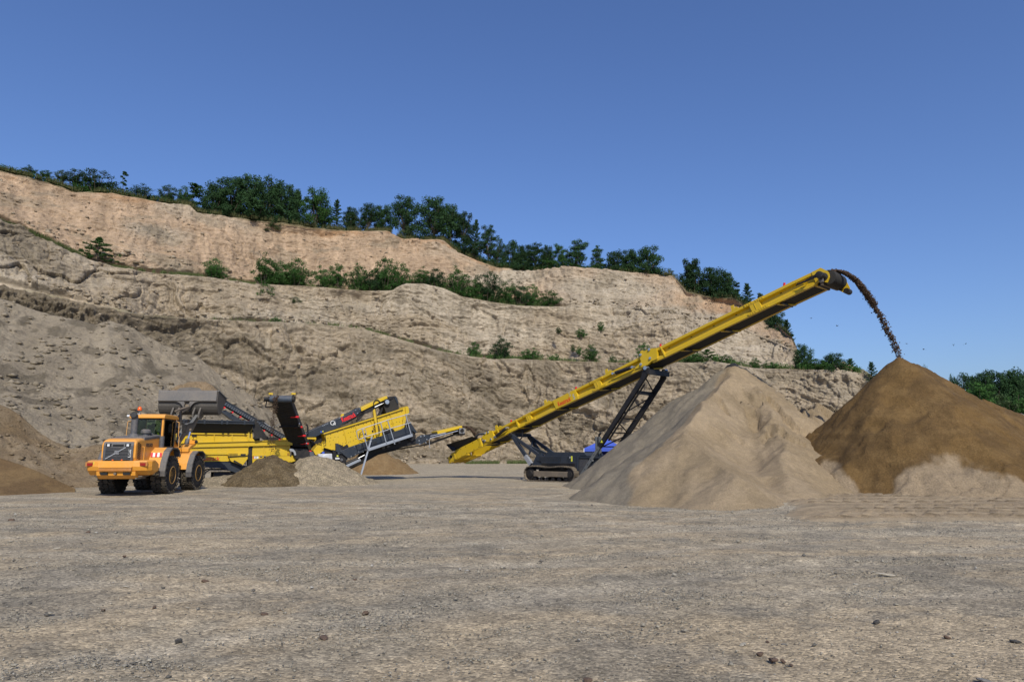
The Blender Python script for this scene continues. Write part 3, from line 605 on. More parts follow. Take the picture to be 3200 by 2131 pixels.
def scatter_clods(name, pts, n, s0, s1, c1, c2, label, seed, pw=3.5):
    rg = np.random.default_rng(seed); P = pts[rg.integers(0, len(pts), n * 3)]; k = perlin(P[:, 0] / 6, P[:, 1] / 6 + P[:, 2] / 5, seed % 9) + rg.normal(size=len(P)) * .25 > .0; P = P[k][:n]; n = len(P)
    base = np.array([(1, 0, 0), (-1, .1, 0), (.1, 1, 0), (0, -1, .1), (.1, .1, .75), (0, 0, -.6)], float); Fb = np.array([(0, 2, 4), (2, 1, 4), (1, 3, 4), (3, 0, 4), (2, 0, 5), (1, 2, 5), (3, 1, 5), (0, 3, 5)])
    s = s0 + (s1 - s0) * rg.random(n) ** pw; a = rg.random(n) * 6.28; j = base[None] * rg.uniform(.55, 1.3, (n, 6, 1)); V = np.empty_like(j)
    V[..., 0] = j[..., 0] * np.cos(a)[:, None] - j[..., 1] * np.sin(a)[:, None]; V[..., 1] = j[..., 0] * np.sin(a)[:, None] + j[..., 1] * np.cos(a)[:, None]; V[..., 2] = j[..., 2] * .8
    V = V * s[:, None, None] + (P + np.stack([0 * s, 0 * s, s * .2], -1))[:, None]; c = mx(C3(*c1) + np.zeros((n, 3)), C3(*c2), rg.random(n))
    o = npmesh(name, V.reshape(-1, 3), (Fb[None] + 6 * np.arange(n)[:, None, None]).reshape(-1, 3), STONEM, smooth=False, cols=np.repeat(c, 6, 0)); tag(o, label, 'clods', kind='stuff')
scatter_clods('fallen_clods', SURF['talus_slope'], 5200, .05, .55, (.20, .165, .12), (.33, .28, .21), 'lumps of earth and stones strewn over the long left slope', 701, 5)
scatter_clods('fallen_clods', SURF['spoil_bank'], 900, .02, .20, (.19, .14, .09), (.33, .26, .17), 'lumps of earth on the low bank in the left corner', 702, 4)
scatter_clods('fallen_clods', SURF['cliff'], 5200, .07, .75, (.26, .21, .15), (.42, .35, .26), 'fallen lumps along the foot and ledges of the quarry cliff', 703, 5)
scatter_clods('cliff_lumps', SURF['face'], 7000, .06, .5, (.24, .19, .135), (.42, .34, .25), 'small lumps sticking out of the quarry cliff faces', 704, 5)
def scatter_gravel():
    n = 52000; rg = np.random.default_rng(5)
    Y = 3.8 + 20 * rg.random(n * 3) ** 1.5; X = (rg.random(n * 3) - .5) * 1.62 * Y
    p = gpatch(X, Y); cl = sstep(-.1, .35, fbm(X / 2.0, Y / .9, 3, 340)); keep = rg.random(n * 3) < (.10 + .9 * p * cl); X, Y = X[keep][:n], Y[keep][:n]; n = len(X)
    s = (0.0055 + 0.0075 * rg.random(n) ** 2 + .022 * (rg.random(n) > .985) * rg.random(n)) * (1 + .045 * Y)
    base = np.array([(1, 0, 0), (-1, .1, 0), (.1, 1, 0), (0, -1, .1), (.1, .1, .75), (0, 0, -.6)], float)
    Fb = np.array([(0, 2, 4), (2, 1, 4), (1, 3, 4), (3, 0, 4), (2, 0, 5), (1, 2, 5), (3, 1, 5), (0, 3, 5)])
    a = rg.random(n) * 6.28; ca, sa = np.cos(a), np.sin(a)
    j = base[None] * rg.uniform(.6, 1.25, (n, 6, 1)) * np.stack([np.ones(n), rg.uniform(.55, 1, n), rg.uniform(.5, .95, n)], -1)[:, None]
    V = np.empty_like(j); V[..., 0] = j[..., 0] * ca[:, None] - j[..., 1] * sa[:, None]; V[..., 1] = j[..., 0] * sa[:, None] + j[..., 1] * ca[:, None]; V[..., 2] = j[..., 2]
    V = V * s[:, None, None] + np.stack([X, Y, gz(X, Y) + s * .25 + .006], -1)[:, None]
    Fq = (Fb[None] + 6 * np.arange(n)[:, None, None]).reshape(-1, 3)
    t = rg.random(n); c = mx(C3(.27, .25, .21) + np.zeros((n, 3)), C3(.45, .41, .335), t); c = mx(c, C3(.11, .105, .10), (rg.random(n) > .82) * .8); c = mx(c, C3(.55, .52, .47), (rg.random(n) > .95) * .8)
    o = npmesh('loose_gravel', V.reshape(-1, 3), Fq, STONEM, smooth=False, cols=np.repeat(c, 6, 0))
    tag(o, 'fine grey crushed gravel scattered over the yard floor', 'gravel', kind='stuff')
scatter_gravel()
# ------------------------------------------------------------------ vegetation
def leafmat(name, c1, c2, tr=0.25):
    m, nt, bs = newmat(name); v = objvec(nt); n = noise(nt, 9, 3, .6, v); r = ramp(nt, n.outputs[0], [(.32, c1), (.68, c2)])
    oi = N(nt, 'ShaderNodeObjectInfo'); hs = N(nt, 'ShaderNodeHueSaturation'); vr = ramp(nt, oi.outputs['Random'], [(0, .75), (1, 1.3)])
    nt.links.new(r.outputs[0], hs.inputs['Color']); nt.links.new(vr.outputs[0], hs.inputs['Value'])
    nt.links.new(hs.outputs[0], bs.inputs['Base Color']); bs.inputs['Roughness'].default_value = .75; bs.inputs['Specular IOR Level'].default_value = .15
    tl = N(nt, 'ShaderNodeBsdfTranslucent'); nt.links.new(hs.outputs[0], tl.inputs[0]); ms = N(nt, 'ShaderNodeMixShader'); ms.inputs[0].default_value = tr
    nt.links.new(bs.outputs[0], ms.inputs[1]); nt.links.new(tl.outputs[0], ms.inputs[2]); nt.links.new(ms.outputs[0], nt.nodes['Material Output'].inputs[0]); return m
LEAFD = leafmat('dark_foliage', (.016, .042, .017), (.042, .088, .032)); LEAFM = leafmat('fresh_foliage', (.028, .075, .018), (.065, .145, .036), .3)
LEAFO = leafmat('pale_foliage', (.045, .075, .032), (.085, .13, .05), .3); GRASSM = leafmat('dry_grass', (.07, .085, .03), (.17, .16, .075), .3); GRASSG = leafmat('green_grass', (.06, .085, .03), (.13, .155, .06), .3)
BARK = stone_mat((.10, .08, .06), 'bark')
def quads(P, Nn, size, rg, elong=1.8):
    n = len(P); a = rg.normal(size=(n, 3)); u = np.cross(Nn, a); u /= np.linalg.norm(u, axis=1)[:, None] + 1e-9; v = np.cross(Nn, u); v /= np.linalg.norm(v, axis=1)[:, None] + 1e-9
    s = (size * rg.uniform(.6, 1.3, n))[:, None]; u = u * s * elong / 2; v = v * s / 2
    V = np.stack([P - u, P - v * .8, P + u, P + v * .8], 1).reshape(-1, 3); return V, np.arange(4 * n).reshape(n, 4)
def limb_mesh(mb, a, b, r1, r2, rg, k=3, wob=.03):
    a, b = Vector(a), Vector(b); pts = [a.lerp(b, t / k) + Vector(rg.normal(size=3) * wob * (0 < t < k)) for t in range(k + 1)]
    for i in range(k): mb.tube(pts[i], pts[i + 1], r1 + (r2 - r1) * i / k, 6, r1 + (r2 - r1) * (i + 1) / k, cap=False)
def plant_proto(kind, seed):
    rg = np.random.default_rng(seed); tips = []; mb = MB()       # everything in units of the plant's height
    if kind in ('broad', 'oak', 'locust', 'lean'):
        fork = {'broad': .16, 'oak': .10, 'locust': .24, 'lean': .16}[kind]; wid = {'broad': .40, 'oak': .46, 'locust': .34, 'lean': .3}[kind]
        lean = .35 if kind == 'lean' else 0
        limb_mesh(mb, (0, 0, -.05), (lean * .3, 0, fork), .028, .022, rg)
        nb = {'broad': 14, 'oak': 16, 'locust': 12, 'lean': 12}[kind]
        for i in range(nb):
            t = i / (nb - 1); a = i * 2.4 + rg.uniform(-.4, .4); z = fork + (.97 - fork) * (t ** .85) - .03; rr = wid * math.sqrt(max(0.06, 1 - ((t - .38) / .68) ** 2)) * rg.uniform(.6, 1.05)
            e = (math.cos(a) * rr + lean * z, math.sin(a) * rr, z); st = (lean * fork, 0, fork * (.75 + .5 * t)); limb_mesh(mb, st, e, .014, .004, rg, 3, .02)
            tips.append((e, rg.uniform(.11, .17) * (1.15 if kind == 'oak' else 1)))
            for k in range(2): q = tuple(st[j] + (e[j] - st[j]) * rg.uniform(.55, .9) + rg.normal() * .055 for j in range(3)); tips.append((q, rg.uniform(.09, .14)))
        for k in range(7 if kind != 'locust' else 5): tips.append(((rg.normal() * .12 + lean * .5, rg.normal() * .12, fork + .18 + .1 * k), .13))
        flat = .75 if kind != 'locust' else .45
    elif kind == 'spruce':
        limb_mesh(mb, (0, 0, -.03), (0, 0, .98), .022, .004, rg, 5, .004)
        for i in range(46):
            t = i / 46; a = i * 2.4; L = .25 * (1 - t) ** .9 + .025; z = .12 + .84 * t
            for k in range(4): f = (k + 1) / 4; tips.append(((math.cos(a) * L * f, math.sin(a) * L * f, z - .03 + .05 * f * f), .032 * (1.1 - .3 * f)))
        flat = .7
    elif kind == 'sapling':
        limb_mesh(mb, (0, 0, -.05), (.03, 0, .97), .014, .004, rg, 4, .015)
        for i in range(15): t = rg.random(); a = i * 2.4; r = .17 * (1 - .6 * t) * rg.uniform(.4, 1.1); e = (math.cos(a) * r, math.sin(a) * r, .12 + .86 * t); limb_mesh(mb, (0.01, 0, e[2] - .08), e, .005, .002, rg, 2, .01); tips.append((e, rg.uniform(.05, .10)))
        flat = .6
    elif kind == 'bush':      # stems fanning out from the ground, feathery sprays
        nb = 15
        for i in range(nb):
            a = i * 2.4 + rg.uniform(-.3, .3); t = math.sqrt((i + .5) / nb); r = .52 * t; z = .92 * math.sqrt(max(0.05, 1 - (t * .96) ** 2)) * rg.uniform(.75, 1.05) + .06
            e = (math.cos(a) * r, math.sin(a) * r, z); limb_mesh(mb, (math.cos(a) * r * .2, math.sin(a) * r * .2, -.06), e, .012, .004, rg, 3, .02)
            tips.append((e, rg.uniform(.10, .17)))
            for k in range(3): f = rg.uniform(.35, .85); tips.append(((e[0] * f + rg.normal() * .05, e[1] * f + rg.normal() * .05, e[2] * f), rg.uniform(.10, .16)))
        flat = .6
    elif kind == 'tiered':    # cone of level boughs
        limb_mesh(mb, (0, 0, -.05), (0, 0, .95), .02, .005, rg, 4, .01)
        for i in range(34):
            t = i / 34; a = i * 2.4; L = (.50 * (1 - t) + .16 * (t < .8)) * rg.uniform(.55, 1.05); z = .12 + .82 * t; e = (math.cos(a) * L, math.sin(a) * L, z + .05 * L)
            limb_mesh(mb, (0, 0, z - .05), e, .008, .003, rg, 2, .01); tips.append((e, .075)); tips.append((tuple(x * .6 for x in e[:2]) + (z,), .08))
        flat = .38
    P = []; Nn = []
    tot = {'spruce': 4200, 'sapling': 1500, 'bush': 4800, 'tiered': 4600, 'locust': 6000}.get(kind, 9000)
    wts = np.array([r ** 2 for _, r in tips]); cnt = np.maximum(6, (tot * wts / wts.sum()).astype(int))
    for (e, r), n in zip(tips, cnt):
        d = rg.normal(size=(n, 3)); d /= np.linalg.norm(d, axis=1)[:, None]; rad = r * rg.random(n) ** .45 * (1 + .25 * np.sin(d[:, 0] * 5 + seed) * np.cos(d[:, 1] * 4))
        q = d * rad[:, None]; q[:, 2] *= flat; P.append(np.array(e) + q); nn = d * .7 + rg.normal(size=(n, 3)) * .7 + np.array([0, 0, .5]); Nn.append(nn / np.linalg.norm(nn, axis=1)[:, None])
    P = np.concatenate(P); Nn = np.concatenate(Nn); sz = {'spruce': .020, 'sapling': .030, 'bush': .030, 'tiered': .026, 'locust': .024}.get(kind, .027)
    V, Fq = quads(P, Nn, sz, rg); return V, Fq, mb
LM = {'d': LEAFD, 'm': LEAFM, 'o': LEAFO}; PROT = {}
def get_proto(kind, mk, var):
    k = (kind, mk, var)
    if k not in PROT:
        V, Fq, mb = plant_proto(kind, {'broad': 10, 'oak': 20, 'locust': 30, 'lean': 40, 'spruce': 50, 'sapling': 60, 'bush': 70, 'tiered': 80}[kind] + var)
        c = npmesh('crown', V, Fq, LM[mk], smooth=False); t = mb.build('trunk' if kind not in ('bush',) else 'stems', BARK)
        PROT[k] = (c.data, t.data); bpy.data.objects.remove(c); bpy.data.objects.remove(t)
    return PROT[k]
cnt_ = [0]
def plant(P, h, wd, kind, mk, name, label, cat, group):
    cnt_[0] += 1; var = cnt_[0] % 3; cr, tr = get_proto(kind, mk, var)
    e = empty(name, P, random.uniform(0, 6.28) if kind != 'lean' else -.2); natw = {'broad': .95, 'oak': 1.05, 'locust': .85, 'lean': .8, 'spruce': .55, 'sapling': .45, 'bush': 1.15, 'tiered': 1.1}[kind]
    sx = wd / natw * (1.22 if kind in ('broad', 'oak', 'locust', 'lean') else 1.38); h = h * (1.12 if kind == 'bush' else 1.0); e.scale = (sx, sx, h); tag(e, label, cat, group)
    a = bpy.data.objects.new('crown', cr); b = bpy.data.objects.new('trunk' if kind != 'bush' else 'stems', tr)
    for o in (a, b): col.objects.link(o); o.parent = e
    return e
# rows: px, top, base, width (pixels of the photograph), habit, leaf, label
G1, G2, G3, G4 = 'trees and bushes along the cliff top', 'bushes on the upper ledge', 'bushes on the lower ledge', 'trees at the far right'
CR = [(91, 524, 548, 48, 'bush', 'd', 'low dark bush in the grass at the top left corner of the cliff'), (142, 532, 552, 34, 'bush', 'm', 'small green bush on the grassy cliff top, second from the left'),
 (190, 536, 562, 40, 'bush', 'o', 'pale thin bush on the grassy cliff top left of the twiggy one'), (232, 534, 574, 56, 'bush', 'd', 'twiggy bush just left of the big round bush on the cliff top'),
 (262, 562, 606, 60, 'bush', 'm', 'light green bush at the left foot of the big round dark bush'), (300, 540, 610, 100, 'bush', 'd', 'big round dark bush with a spiky top hanging over the left cliff edge'),
 (384, 536, 590, 24, 'sapling', 'd', 'slim lone sapling standing against the sky on the left cliff top'), (440, 584, 624, 78, 'bush', 'd', 'wide dark bush right of the lone slim sapling'),
 (522, 585, 630, 58, 'bush', 'd', 'dark rounded bush left of the two light thin ones'), (572, 588, 640, 46, 'bush', 'm', 'thin light bush leaning at the left end of the big tree clump'), (603, 572, 642, 50, 'sapling', 'm', 'airy young tree touching the left end of the big tree clump'),
 (668, 574, 676, 92, 'oak', 'd', 'leftmost tree of the big dark clump on the cliff top'), (722, 556, 680, 105, 'broad', 'd', 'second tree from the left in the big dark clump'), (776, 549, 684, 108, 'broad', 'd', 'tallest tree in the middle of the big dark clump'),
 (832, 562, 687, 95, 'oak', 'd', 'fourth tree of the big dark clump, right of the tallest'), (884, 575, 690, 92, 'broad', 'd', 'second tree from the right end in the big dark clump'), (918, 592, 690, 55, 'broad', 'd', 'rightmost tree of the big dark clump'),
 (690, 640, 690, 80, 'bush', 'd', 'undergrowth bush at the left foot of the big dark clump'), (800, 650, 698, 100, 'bush', 'd', 'undergrowth bush under the tallest tree of the clump'), (840, 690, 730, 70, 'bush', 'o', 'sparse greyish bush hanging below the edge under the big clump'),
 (985, 593, 700, 96, 'oak', 'm', 'brighter green tree standing right after the big dark clump'), (1050, 620, 700, 42, 'spruce', 'd', 'narrow pointed conifer right of the brighter green tree'), (1012, 650, 700, 60, 'bush', 'm', 'leafy bush at the right foot of the brighter green tree'),
 (1096, 650, 705, 46, 'broad', 'd', 'small dark tree behind the round olive bush'), (1100, 672, 726, 58, 'bush', 'o', 'round olive bush hanging over the orange cliff edge'), (1150, 638, 705, 62, 'oak', 'd', 'dark tree left of the taller pair, behind the dry grass'),
 (1196, 644, 708, 60, 'broad', 'd', 'dark tree just left of the tall rounded one'), (1262, 616, 712, 100, 'oak', 'd', 'tall rounded tree left of the gap above the dry grass slope'), (1275, 684, 758, 48, 'bush', 'o', 'light green shrub alone on the dry grass slope'),
 (1190, 698, 722, 40, 'bush', 'm', 'small green shrub low in the dry grass left of the light shrub'), (1356, 618, 735, 104, 'oak', 'd', 'tallest dark tree at the top of the descending ridge'), (1405, 640, 745, 80, 'broad', 'd', 'second dark tree down the descending ridge'),
 (1448, 666, 765, 66, 'broad', 'd', 'third dark tree down the descending ridge'), (1488, 682, 785, 34, 'spruce', 'd', 'slim pointed tree in the descending ridge row'), (1524, 700, 808, 52, 'locust', 'd', 'tree with a narrow leafy top right of the slim pointed one'),
 (1550, 745, 825, 50, 'bush', 'd', 'shrub closing the descending row at its lower end'), (1475, 750, 800, 80, 'bush', 'd', 'dark undergrowth bush below the slim pointed tree'), (1600, 754, 842, 74, 'oak', 'd', 'first rounded tree where the cliff top levels out'),
 (1640, 770, 846, 54, 'broad', 'd', 'small tree between two taller ones on the level top'), (1674, 754, 848, 66, 'locust', 'd', 'tree with level leafy tiers in the middle of the level top'), (1712, 768, 850, 48, 'broad', 'd', 'short tree right of the tiered one'), (1746, 760, 850, 44, 'locust', 'm', 'thin airy tree left of the tall pointed one'),
 (1800, 747, 855, 78, 'locust', 'd', 'tallest pointed tree on the level cliff top'), (1770, 810, 856, 90, 'bush', 'm', 'green undergrowth under the tallest pointed tree'), (1620, 810, 852, 90, 'bush', 'd', 'undergrowth bush under the first level top tree'), (1700, 815, 856, 90, 'bush', 'm', 'undergrowth bush under the tiered tree'),
 (1868, 768, 845, 46, 'locust', 'd', 'lone umbrella shaped tree with sky on both sides'), (1860, 822, 854, 50, 'bush', 'm', 'low green bush at the foot of the lone umbrella tree'), (1925, 784, 855, 66, 'oak', 'd', 'left one of the three joined trees on the right part of the cliff top'), (1968, 780, 856, 62, 'broad', 'd', 'middle one of the three joined trees'),
 (2026, 770, 856, 88, 'oak', 'd', 'right and widest one of the three joined trees'), (2088, 842, 872, 40, 'bush', 'o', 'small grey green bush between the three trees and the leaning one'),
 (2140, 812, 902, 62, 'lean', 'd', 'dark wind bent tree leaning right'), (2178, 850, 915, 70, 'bush', 'd', 'dark bush in the hollow right of the wind bent tree'), (2228, 836, 926, 88, 'oak', 'd', 'dense round dark tree right of the wind bent one'), (2274, 852, 930, 62, 'broad', 'd', 'dark tree joined to the right of the dense round one'),
 (2306, 878, 942, 28, 'sapling', 'd', 'slim dark young tree at the end of the dense dark group'), (2338, 882, 960, 44, 'spruce', 'd', 'pointed conifer just above the yellow conveyor'), (2378, 912, 985, 22, 'sapling', 'o', 'thin pale sapling peeking over the yellow conveyor'),
 (2432, 975, 1050, 60, 'oak', 'd', 'dark tree below the conveyor at the falling end of the cliff'), (2462, 996, 1062, 34, 'spruce', 'd', 'small conifer low on the falling end of the cliff'), (2474, 1040, 1070, 22, 'sapling', 'd', 'tiny sapling on the last step of the falling cliff end')]
MD = [(303, 736, 818, 92, 'tiered', 'm', 'bright tiered tree standing alone on the left end of the upper ledge'), (665, 813, 866, 68, 'bush', 'm', 'round bush alone left of the large ledge clump'), (828, 800, 892, 72, 'bush', 'm', 'left tall bush of the large clump on the upper ledge'),
 (872, 826, 893, 80, 'bush', 'm', 'middle bush of the large clump on the upper ledge'), (922, 816, 894, 84, 'bush', 'm', 'right bush of the large clump on the upper ledge'), (1010, 838, 902, 60, 'bush', 'm', 'left half of the spreading bush pair after the large clump'), (1052, 832, 902, 64, 'bush', 'm', 'right half of the spreading bush pair after the large clump'),
 (1122, 834, 906, 64, 'bush', 'm', 'left bush of the long thicket on the ledge'), (1165, 846, 908, 66, 'bush', 'd', 'low dark bush inside the long thicket'), (1202, 815, 908, 76, 'bush', 'm', 'tallest bush in the long thicket on the ledge'), (1250, 828, 904, 62, 'bush', 'm', 'right bush of the long thicket above the sand bulge'),
 (1318, 840, 890, 54, 'bush', 'm', 'bush sitting on top of the sand bulge, left one'), (1362, 845, 900, 62, 'bush', 'd', 'bush sitting on top of the sand bulge, right one'), (1430, 845, 922, 74, 'bush', 'm', 'tall bush right after the sand bulge'), (1478, 868, 932, 56, 'bush', 'm', 'light bush between the tall one and the dark round one'),
 (1524, 858, 940, 84, 'bush', 'd', 'wide dark round bush on the sloping right part of the ledge'), (1585, 884, 948, 58, 'bush', 'm', 'bush left of the last big one before the gap'), (1624, 888, 952, 58, 'bush', 'd', 'last big bush before the gap on the upper ledge'), (1662, 895, 955, 48, 'bush', 'm', 'thin upright bush after the gap on the upper ledge'), (1716, 912, 957, 66, 'bush', 'm', 'low wide bush at the right end of the upper ledge')]
MDF = [(826, 892, 944, 62, 'bush', 'm', 'bush growing on the face below the large ledge clump'), (922, 930, 946, 34, 'bush', 'o', 'tiny grey bush on the face right of the hanging bush')]
LW = [(860, 990, 1009, 32, 'bush', 'm', 'small bush at the left end of the lower ledge'), (1482, 1072, 1114, 40, 'bush', 'm', 'small bush left of the dark one above the conveyor tail'), (1570, 1060, 1121, 64, 'bush', 'd', 'dark round bush on the lower ledge, biggest there'), (1655, 1090, 1122, 54, 'bush', 'm', 'low spreading bush right of the biggest one on the lower ledge'),
 (1740, 1107, 1130, 18, 'bush', 'm', 'tiny bush on the lower ledge midway to the conveyor'), (1847, 1082, 1130, 42, 'bush', 'm', 'loose upright bush on the lower ledge near the conveyor'), (1915, 1110, 1134, 22, 'bush', 'o', 'pale tuft bush on the lower ledge left of the conveyor'), (2012, 1078, 1130, 44, 'bush', 'm', 'bush half hidden behind the conveyor hinge'),
 (2160, 1098, 1132, 60, 'bush', 'm', 'low bush under the conveyor left of the leafy tree'), (2212, 1088, 1132, 72, 'tiered', 'm', 'leafy spreading tree under the conveyor above the sand heap'), (2266, 1112, 1140, 46, 'bush', 'm', 'small bush right of the spreading tree under the conveyor'), (2362, 1120, 1152, 30, 'bush', 'm', 'small upright bush on the right lower ledge'),
 (2408, 1130, 1154, 44, 'bush', 'm', 'low wide bush on the right lower ledge'), (2492, 1108, 1156, 22, 'sapling', 'o', 'thin pale sapling at the corner of the orange cliff end'), (2512, 1076, 1158, 56, 'oak', 'd', 'tall dark tree just right of the orange cliff end'), (2550, 1118, 1158, 66, 'bush', 'm', 'light bush right of the tall dark tree on the low ridge'),
 (2606, 1104, 1162, 76, 'oak', 'd', 'round tree in the middle of the low ridge'), (2580, 1132, 1160, 60, 'bush', 'm', 'low bush left of the round tree on the low ridge'), (2660, 1118, 1166, 48, 'spruce', 'm', 'feathery tree at the right end of the low ridge')]
LWF = [(1815, 1026, 1052, 30, 'bush', 'm', 'bush alone on the face left of the conveyor, lower one'), (1878, 1008, 1030, 20, 'bush', 'm', 'small bush alone on the face left of the conveyor, upper one'), (1810, 1084, 1104, 18, 'bush', 'm', 'tiny bush on the face just above the lower ledge'), (1745, 1022, 1036, 16, 'bush', 'o', 'pale tuft bush on the face below the orange stain'), (1790, 1078, 1092, 14, 'bush', 'o', 'smallest tuft bush on the face above the lower ledge')]
def place(rows, fn, group, dY):
    for (px, tp, bs_, wd, kind, mk, lb) in rows:
        bs_ = bs_ + (4 if kind == 'bush' else 8)
        P0 = fn(np.array([float(px)]))[0]; Y = P0[1] + dY; Pb = at(px, bs_, Y); Pt = at(px, tp, Y)
        big = kind in ('broad', 'oak', 'locust', 'lean', 'spruce'); nm = {'spruce': 'conifer', 'bush': 'bush', 'sapling': 'sapling'}.get(kind, 'tree')
        h = (Pt - Pb).z + .3; plant(Pb - Vector((0, 0, .3)), h, wd * Y / 2110, kind, mk, nm, lb, 'bush' if kind == 'bush' else 'tree', group)
place(CR, line_crest, G1, 2.0); place(MD, line_mid, G2, 1.6); place(LW, line_low, G3, 1.5)
place(MDF, line_mid, G2, -1.2); place(LWF, lambda u: line_low(u) + np.array([[0, 6.0, 0]]), G3, 0)
FR = [(2727, 1128, 1190, 38, 'spruce', 'd', 'single spruce on the skyline just left of the brown sand cone'), (2890, 1158, 1200, 34, 'oak', 'o', 'small pale treetop over the right shoulder of the brown cone'), (2935, 1175, 1230, 40, 'sapling', 'd', 'thin dark treetop right of the small pale one'), (2985, 1178, 1260, 50, 'oak', 'd', 'leftmost dark tree of the wood at the right edge'),
 (3030, 1170, 1275, 84, 'oak', 'd', 'second dark tree of the wood at the right edge'), (3078, 1168, 1280, 70, 'broad', 'd', 'third dark tree of the wood at the right edge'), (3112, 1158, 1285, 90, 'oak', 'd', 'tallest dark tree of the wood at the right edge'), (3160, 1160, 1290, 90, 'broad', 'd', 'dark tree second from the right edge in the wood'), (3215, 1156, 1300, 100, 'oak', 'd', 'dark tree cut by the right edge of the picture'), (3290, 1150, 1300, 110, 'oak', 'd', 'dark tree beyond the right edge of the picture'),
 (3010, 1215, 1300, 80, 'oak', 'm', 'green bush low in front of the wood on its left'), (3078, 1192, 1320, 84, 'locust', 'm', 'bright green young tree in front of the dark wood'), (3125, 1238, 1330, 90, 'bush', 'o', 'yellowish bush in front of the wood, right of the bright tree'), (3178, 1236, 1335, 80, 'bush', 'm', 'green bush above the grey rubble at the right edge'), (3230, 1240, 1345, 90, 'bush', 'm', 'green bush beyond the right edge above the rubble')]
for (px, tp, bs_, wd, kind, mk, lb) in FR:
    Y = 104.0 if mk == 'd' else 88.0; Pb = at(px, bs_, Y); Pt = at(px, tp, Y)
    if px < 2800: Y = 112.0; Pb = at(px, bs_, Y); Pt = at(px, tp, Y)
    g0 = -0.2 if px < 2990 and px > 2800 else Pb.z - .5
    plant(Vector((Pb.x, Pb.y, g0)), Pt.z - g0, wd * Y / 2110, kind, mk, {'spruce': 'conifer', 'bush': 'bush', 'sapling': 'sapling'}.get(kind, 'tree'), lb, 'bush' if kind == 'bush' else 'tree', G4)
# low wooded bank carrying those trees
def bank_right():
    x = np.arange(56, 120, .8); y = np.arange(74, 130, .8); X, Y = np.meshgrid(x, y, indexing='ij')
    Z = -0.5 + 11 * sstep(56, 84, X) * sstep(76, 104, Y) + fbm(X / 6, Y / 6, 3, 500) * .8
    c = mx(C3(.05, .075, .03) + 0 * X[..., None], C3(.10, .11, .05), sstep(-.3, .3, fbm(X / 3, Y / 3, 3, 503)))
    tag(npmesh('wooded_bank', np.stack([X, Y, Z], -1).reshape(-1, 3), gridfaces(len(x), len(y)), TALUSM, cols=c.reshape(-1, 3)), kind='structure')
bank_right()
def scrub(name, pts, hmax, seed, label, mk='d', n=16):
    rg = np.random.default_rng(seed); m = len(pts); h = hmax * rg.uniform(.35, 1.0, m); r = rg.uniform(.45, 1.1, m)
    c = np.repeat(pts, n, 0); hh = np.repeat(h, n); rr = np.repeat(r, n); d = rg.normal(size=(m * n, 3)); d /= np.linalg.norm(d, axis=1)[:, None]
    P = c + d * (rr * rg.random(m * n) ** .4)[:, None] * np.array([1, 1, .7]); P[:, 2] += hh * (.35 + .5 * rg.random(m * n)); Nn = d * .7 + rg.normal(size=(m * n, 3)) * .6; Nn /= np.linalg.norm(Nn, axis=1)[:, None]
    V, Fq = quads(P, Nn, .17, rg); tag(npmesh(name, V, Fq, LM[mk], smooth=False), label, 'scrub', kind='stuff')
def grass(name, spots, hgt, mat, label, seed, wid=.05):
    rg = np.random.default_rng(seed); P = np.asarray(spots); n = len(P); a = rg.random(n) * 6.28; h = hgt * rg.uniform(.4, 1.25, n); l = rg.normal(size=(n, 2)) * .25
    d = np.stack([np.cos(a), np.sin(a), 0 * a], -1) * (wid * rg.uniform(.6, 1.4, n))[:, None]; tip = P + np.stack([l[:, 0] * h, l[:, 1] * h, h], -1)
    V = np.stack([P - d - [0, 0, .12], P + d - [0, 0, .12], tip], 1).reshape(-1, 3)
    tag(npmesh(name, V, np.arange(3 * n).reshape(n, 3), mat, smooth=False), label, 'grass', kind='stuff')
def along(fn, ranges, n, depth, rg, dz=0.0, clump=.35, off=0.0):
    out = []
    for (u0, u1, dens) in ranges:
        k = int(n * dens * (u1 - u0) / 100); u = rg.uniform(u0, u1, k * 3); keep = perlin(u / 22, u * 0 + .5, 7) + rg.normal(size=u.size) * .12 > clump - .35; u = u[keep][:k]
        P = fn(u); P = push(P, off + rg.random(len(u)) * depth, 0.0); P[:, 2] += dz; out.append(P)
    return np.concatenate(out)
rg_ = np.random.default_rng(77)
grass('ledge_grass', np.concatenate([along(line_mid, [(60, 280, .3), (330, 650, .7), (690, 800, .5), (950, 1120, .2), (1350, 1740, .12)], 900, 1.6, rg_, .15), along(line_low, [(640, 1000, .08), (1000, 1400, .3), (1400, 1700, .6), (1700, 2000, .35), (2100, 2700, .2)], 900, 4.5, rg_, .2)]), .62, GRASSG, 'green grass fringe along the two ledges of the quarry cliff', 1)
grass('crest_grass', along(line_crest, [(-400, 900, 2.6), (900, 1150, 1.8), (1150, 1480, 3.2), (1480, 2100, 1.2), (2100, 2470, .5)], 900, 6.5, rg_, .35, .2), .85, GRASSM, 'dry yellowish grass along the top edge of the quarry cliff', 2)
scrub('ridge_scrub', along(line_crest, [(560, 960, 1.0), (960, 1100, .45), (1290, 1560, 1.1), (1560, 2060, .85), (2140, 2420, .8)], 420, 4.5, rg_, .2, -.3, .8), 2.2, 21, 'dense dark scrub filling the gaps under the trees on the cliff top')
scrub('ridge_scrub', along(line_crest, [(-200, 560, .25), (1560, 2060, .35)], 420, 3.5, rg_, .1, .1, .2), 1.3, 22, 'low green scrub along the very edge of the cliff top', 'm')
scrub('ledge_scrub', along(line_mid, [(650, 700, .15), (830, 950, .4), (1130, 1250, .4), (1300, 1380, .2), (1420, 1600, .45), (1650, 1720, .2)], 420, 2.6, rg_, .1, -.3, .5), 1.9, 23, 'green scrub between the bushes of the upper ledge', 'm')
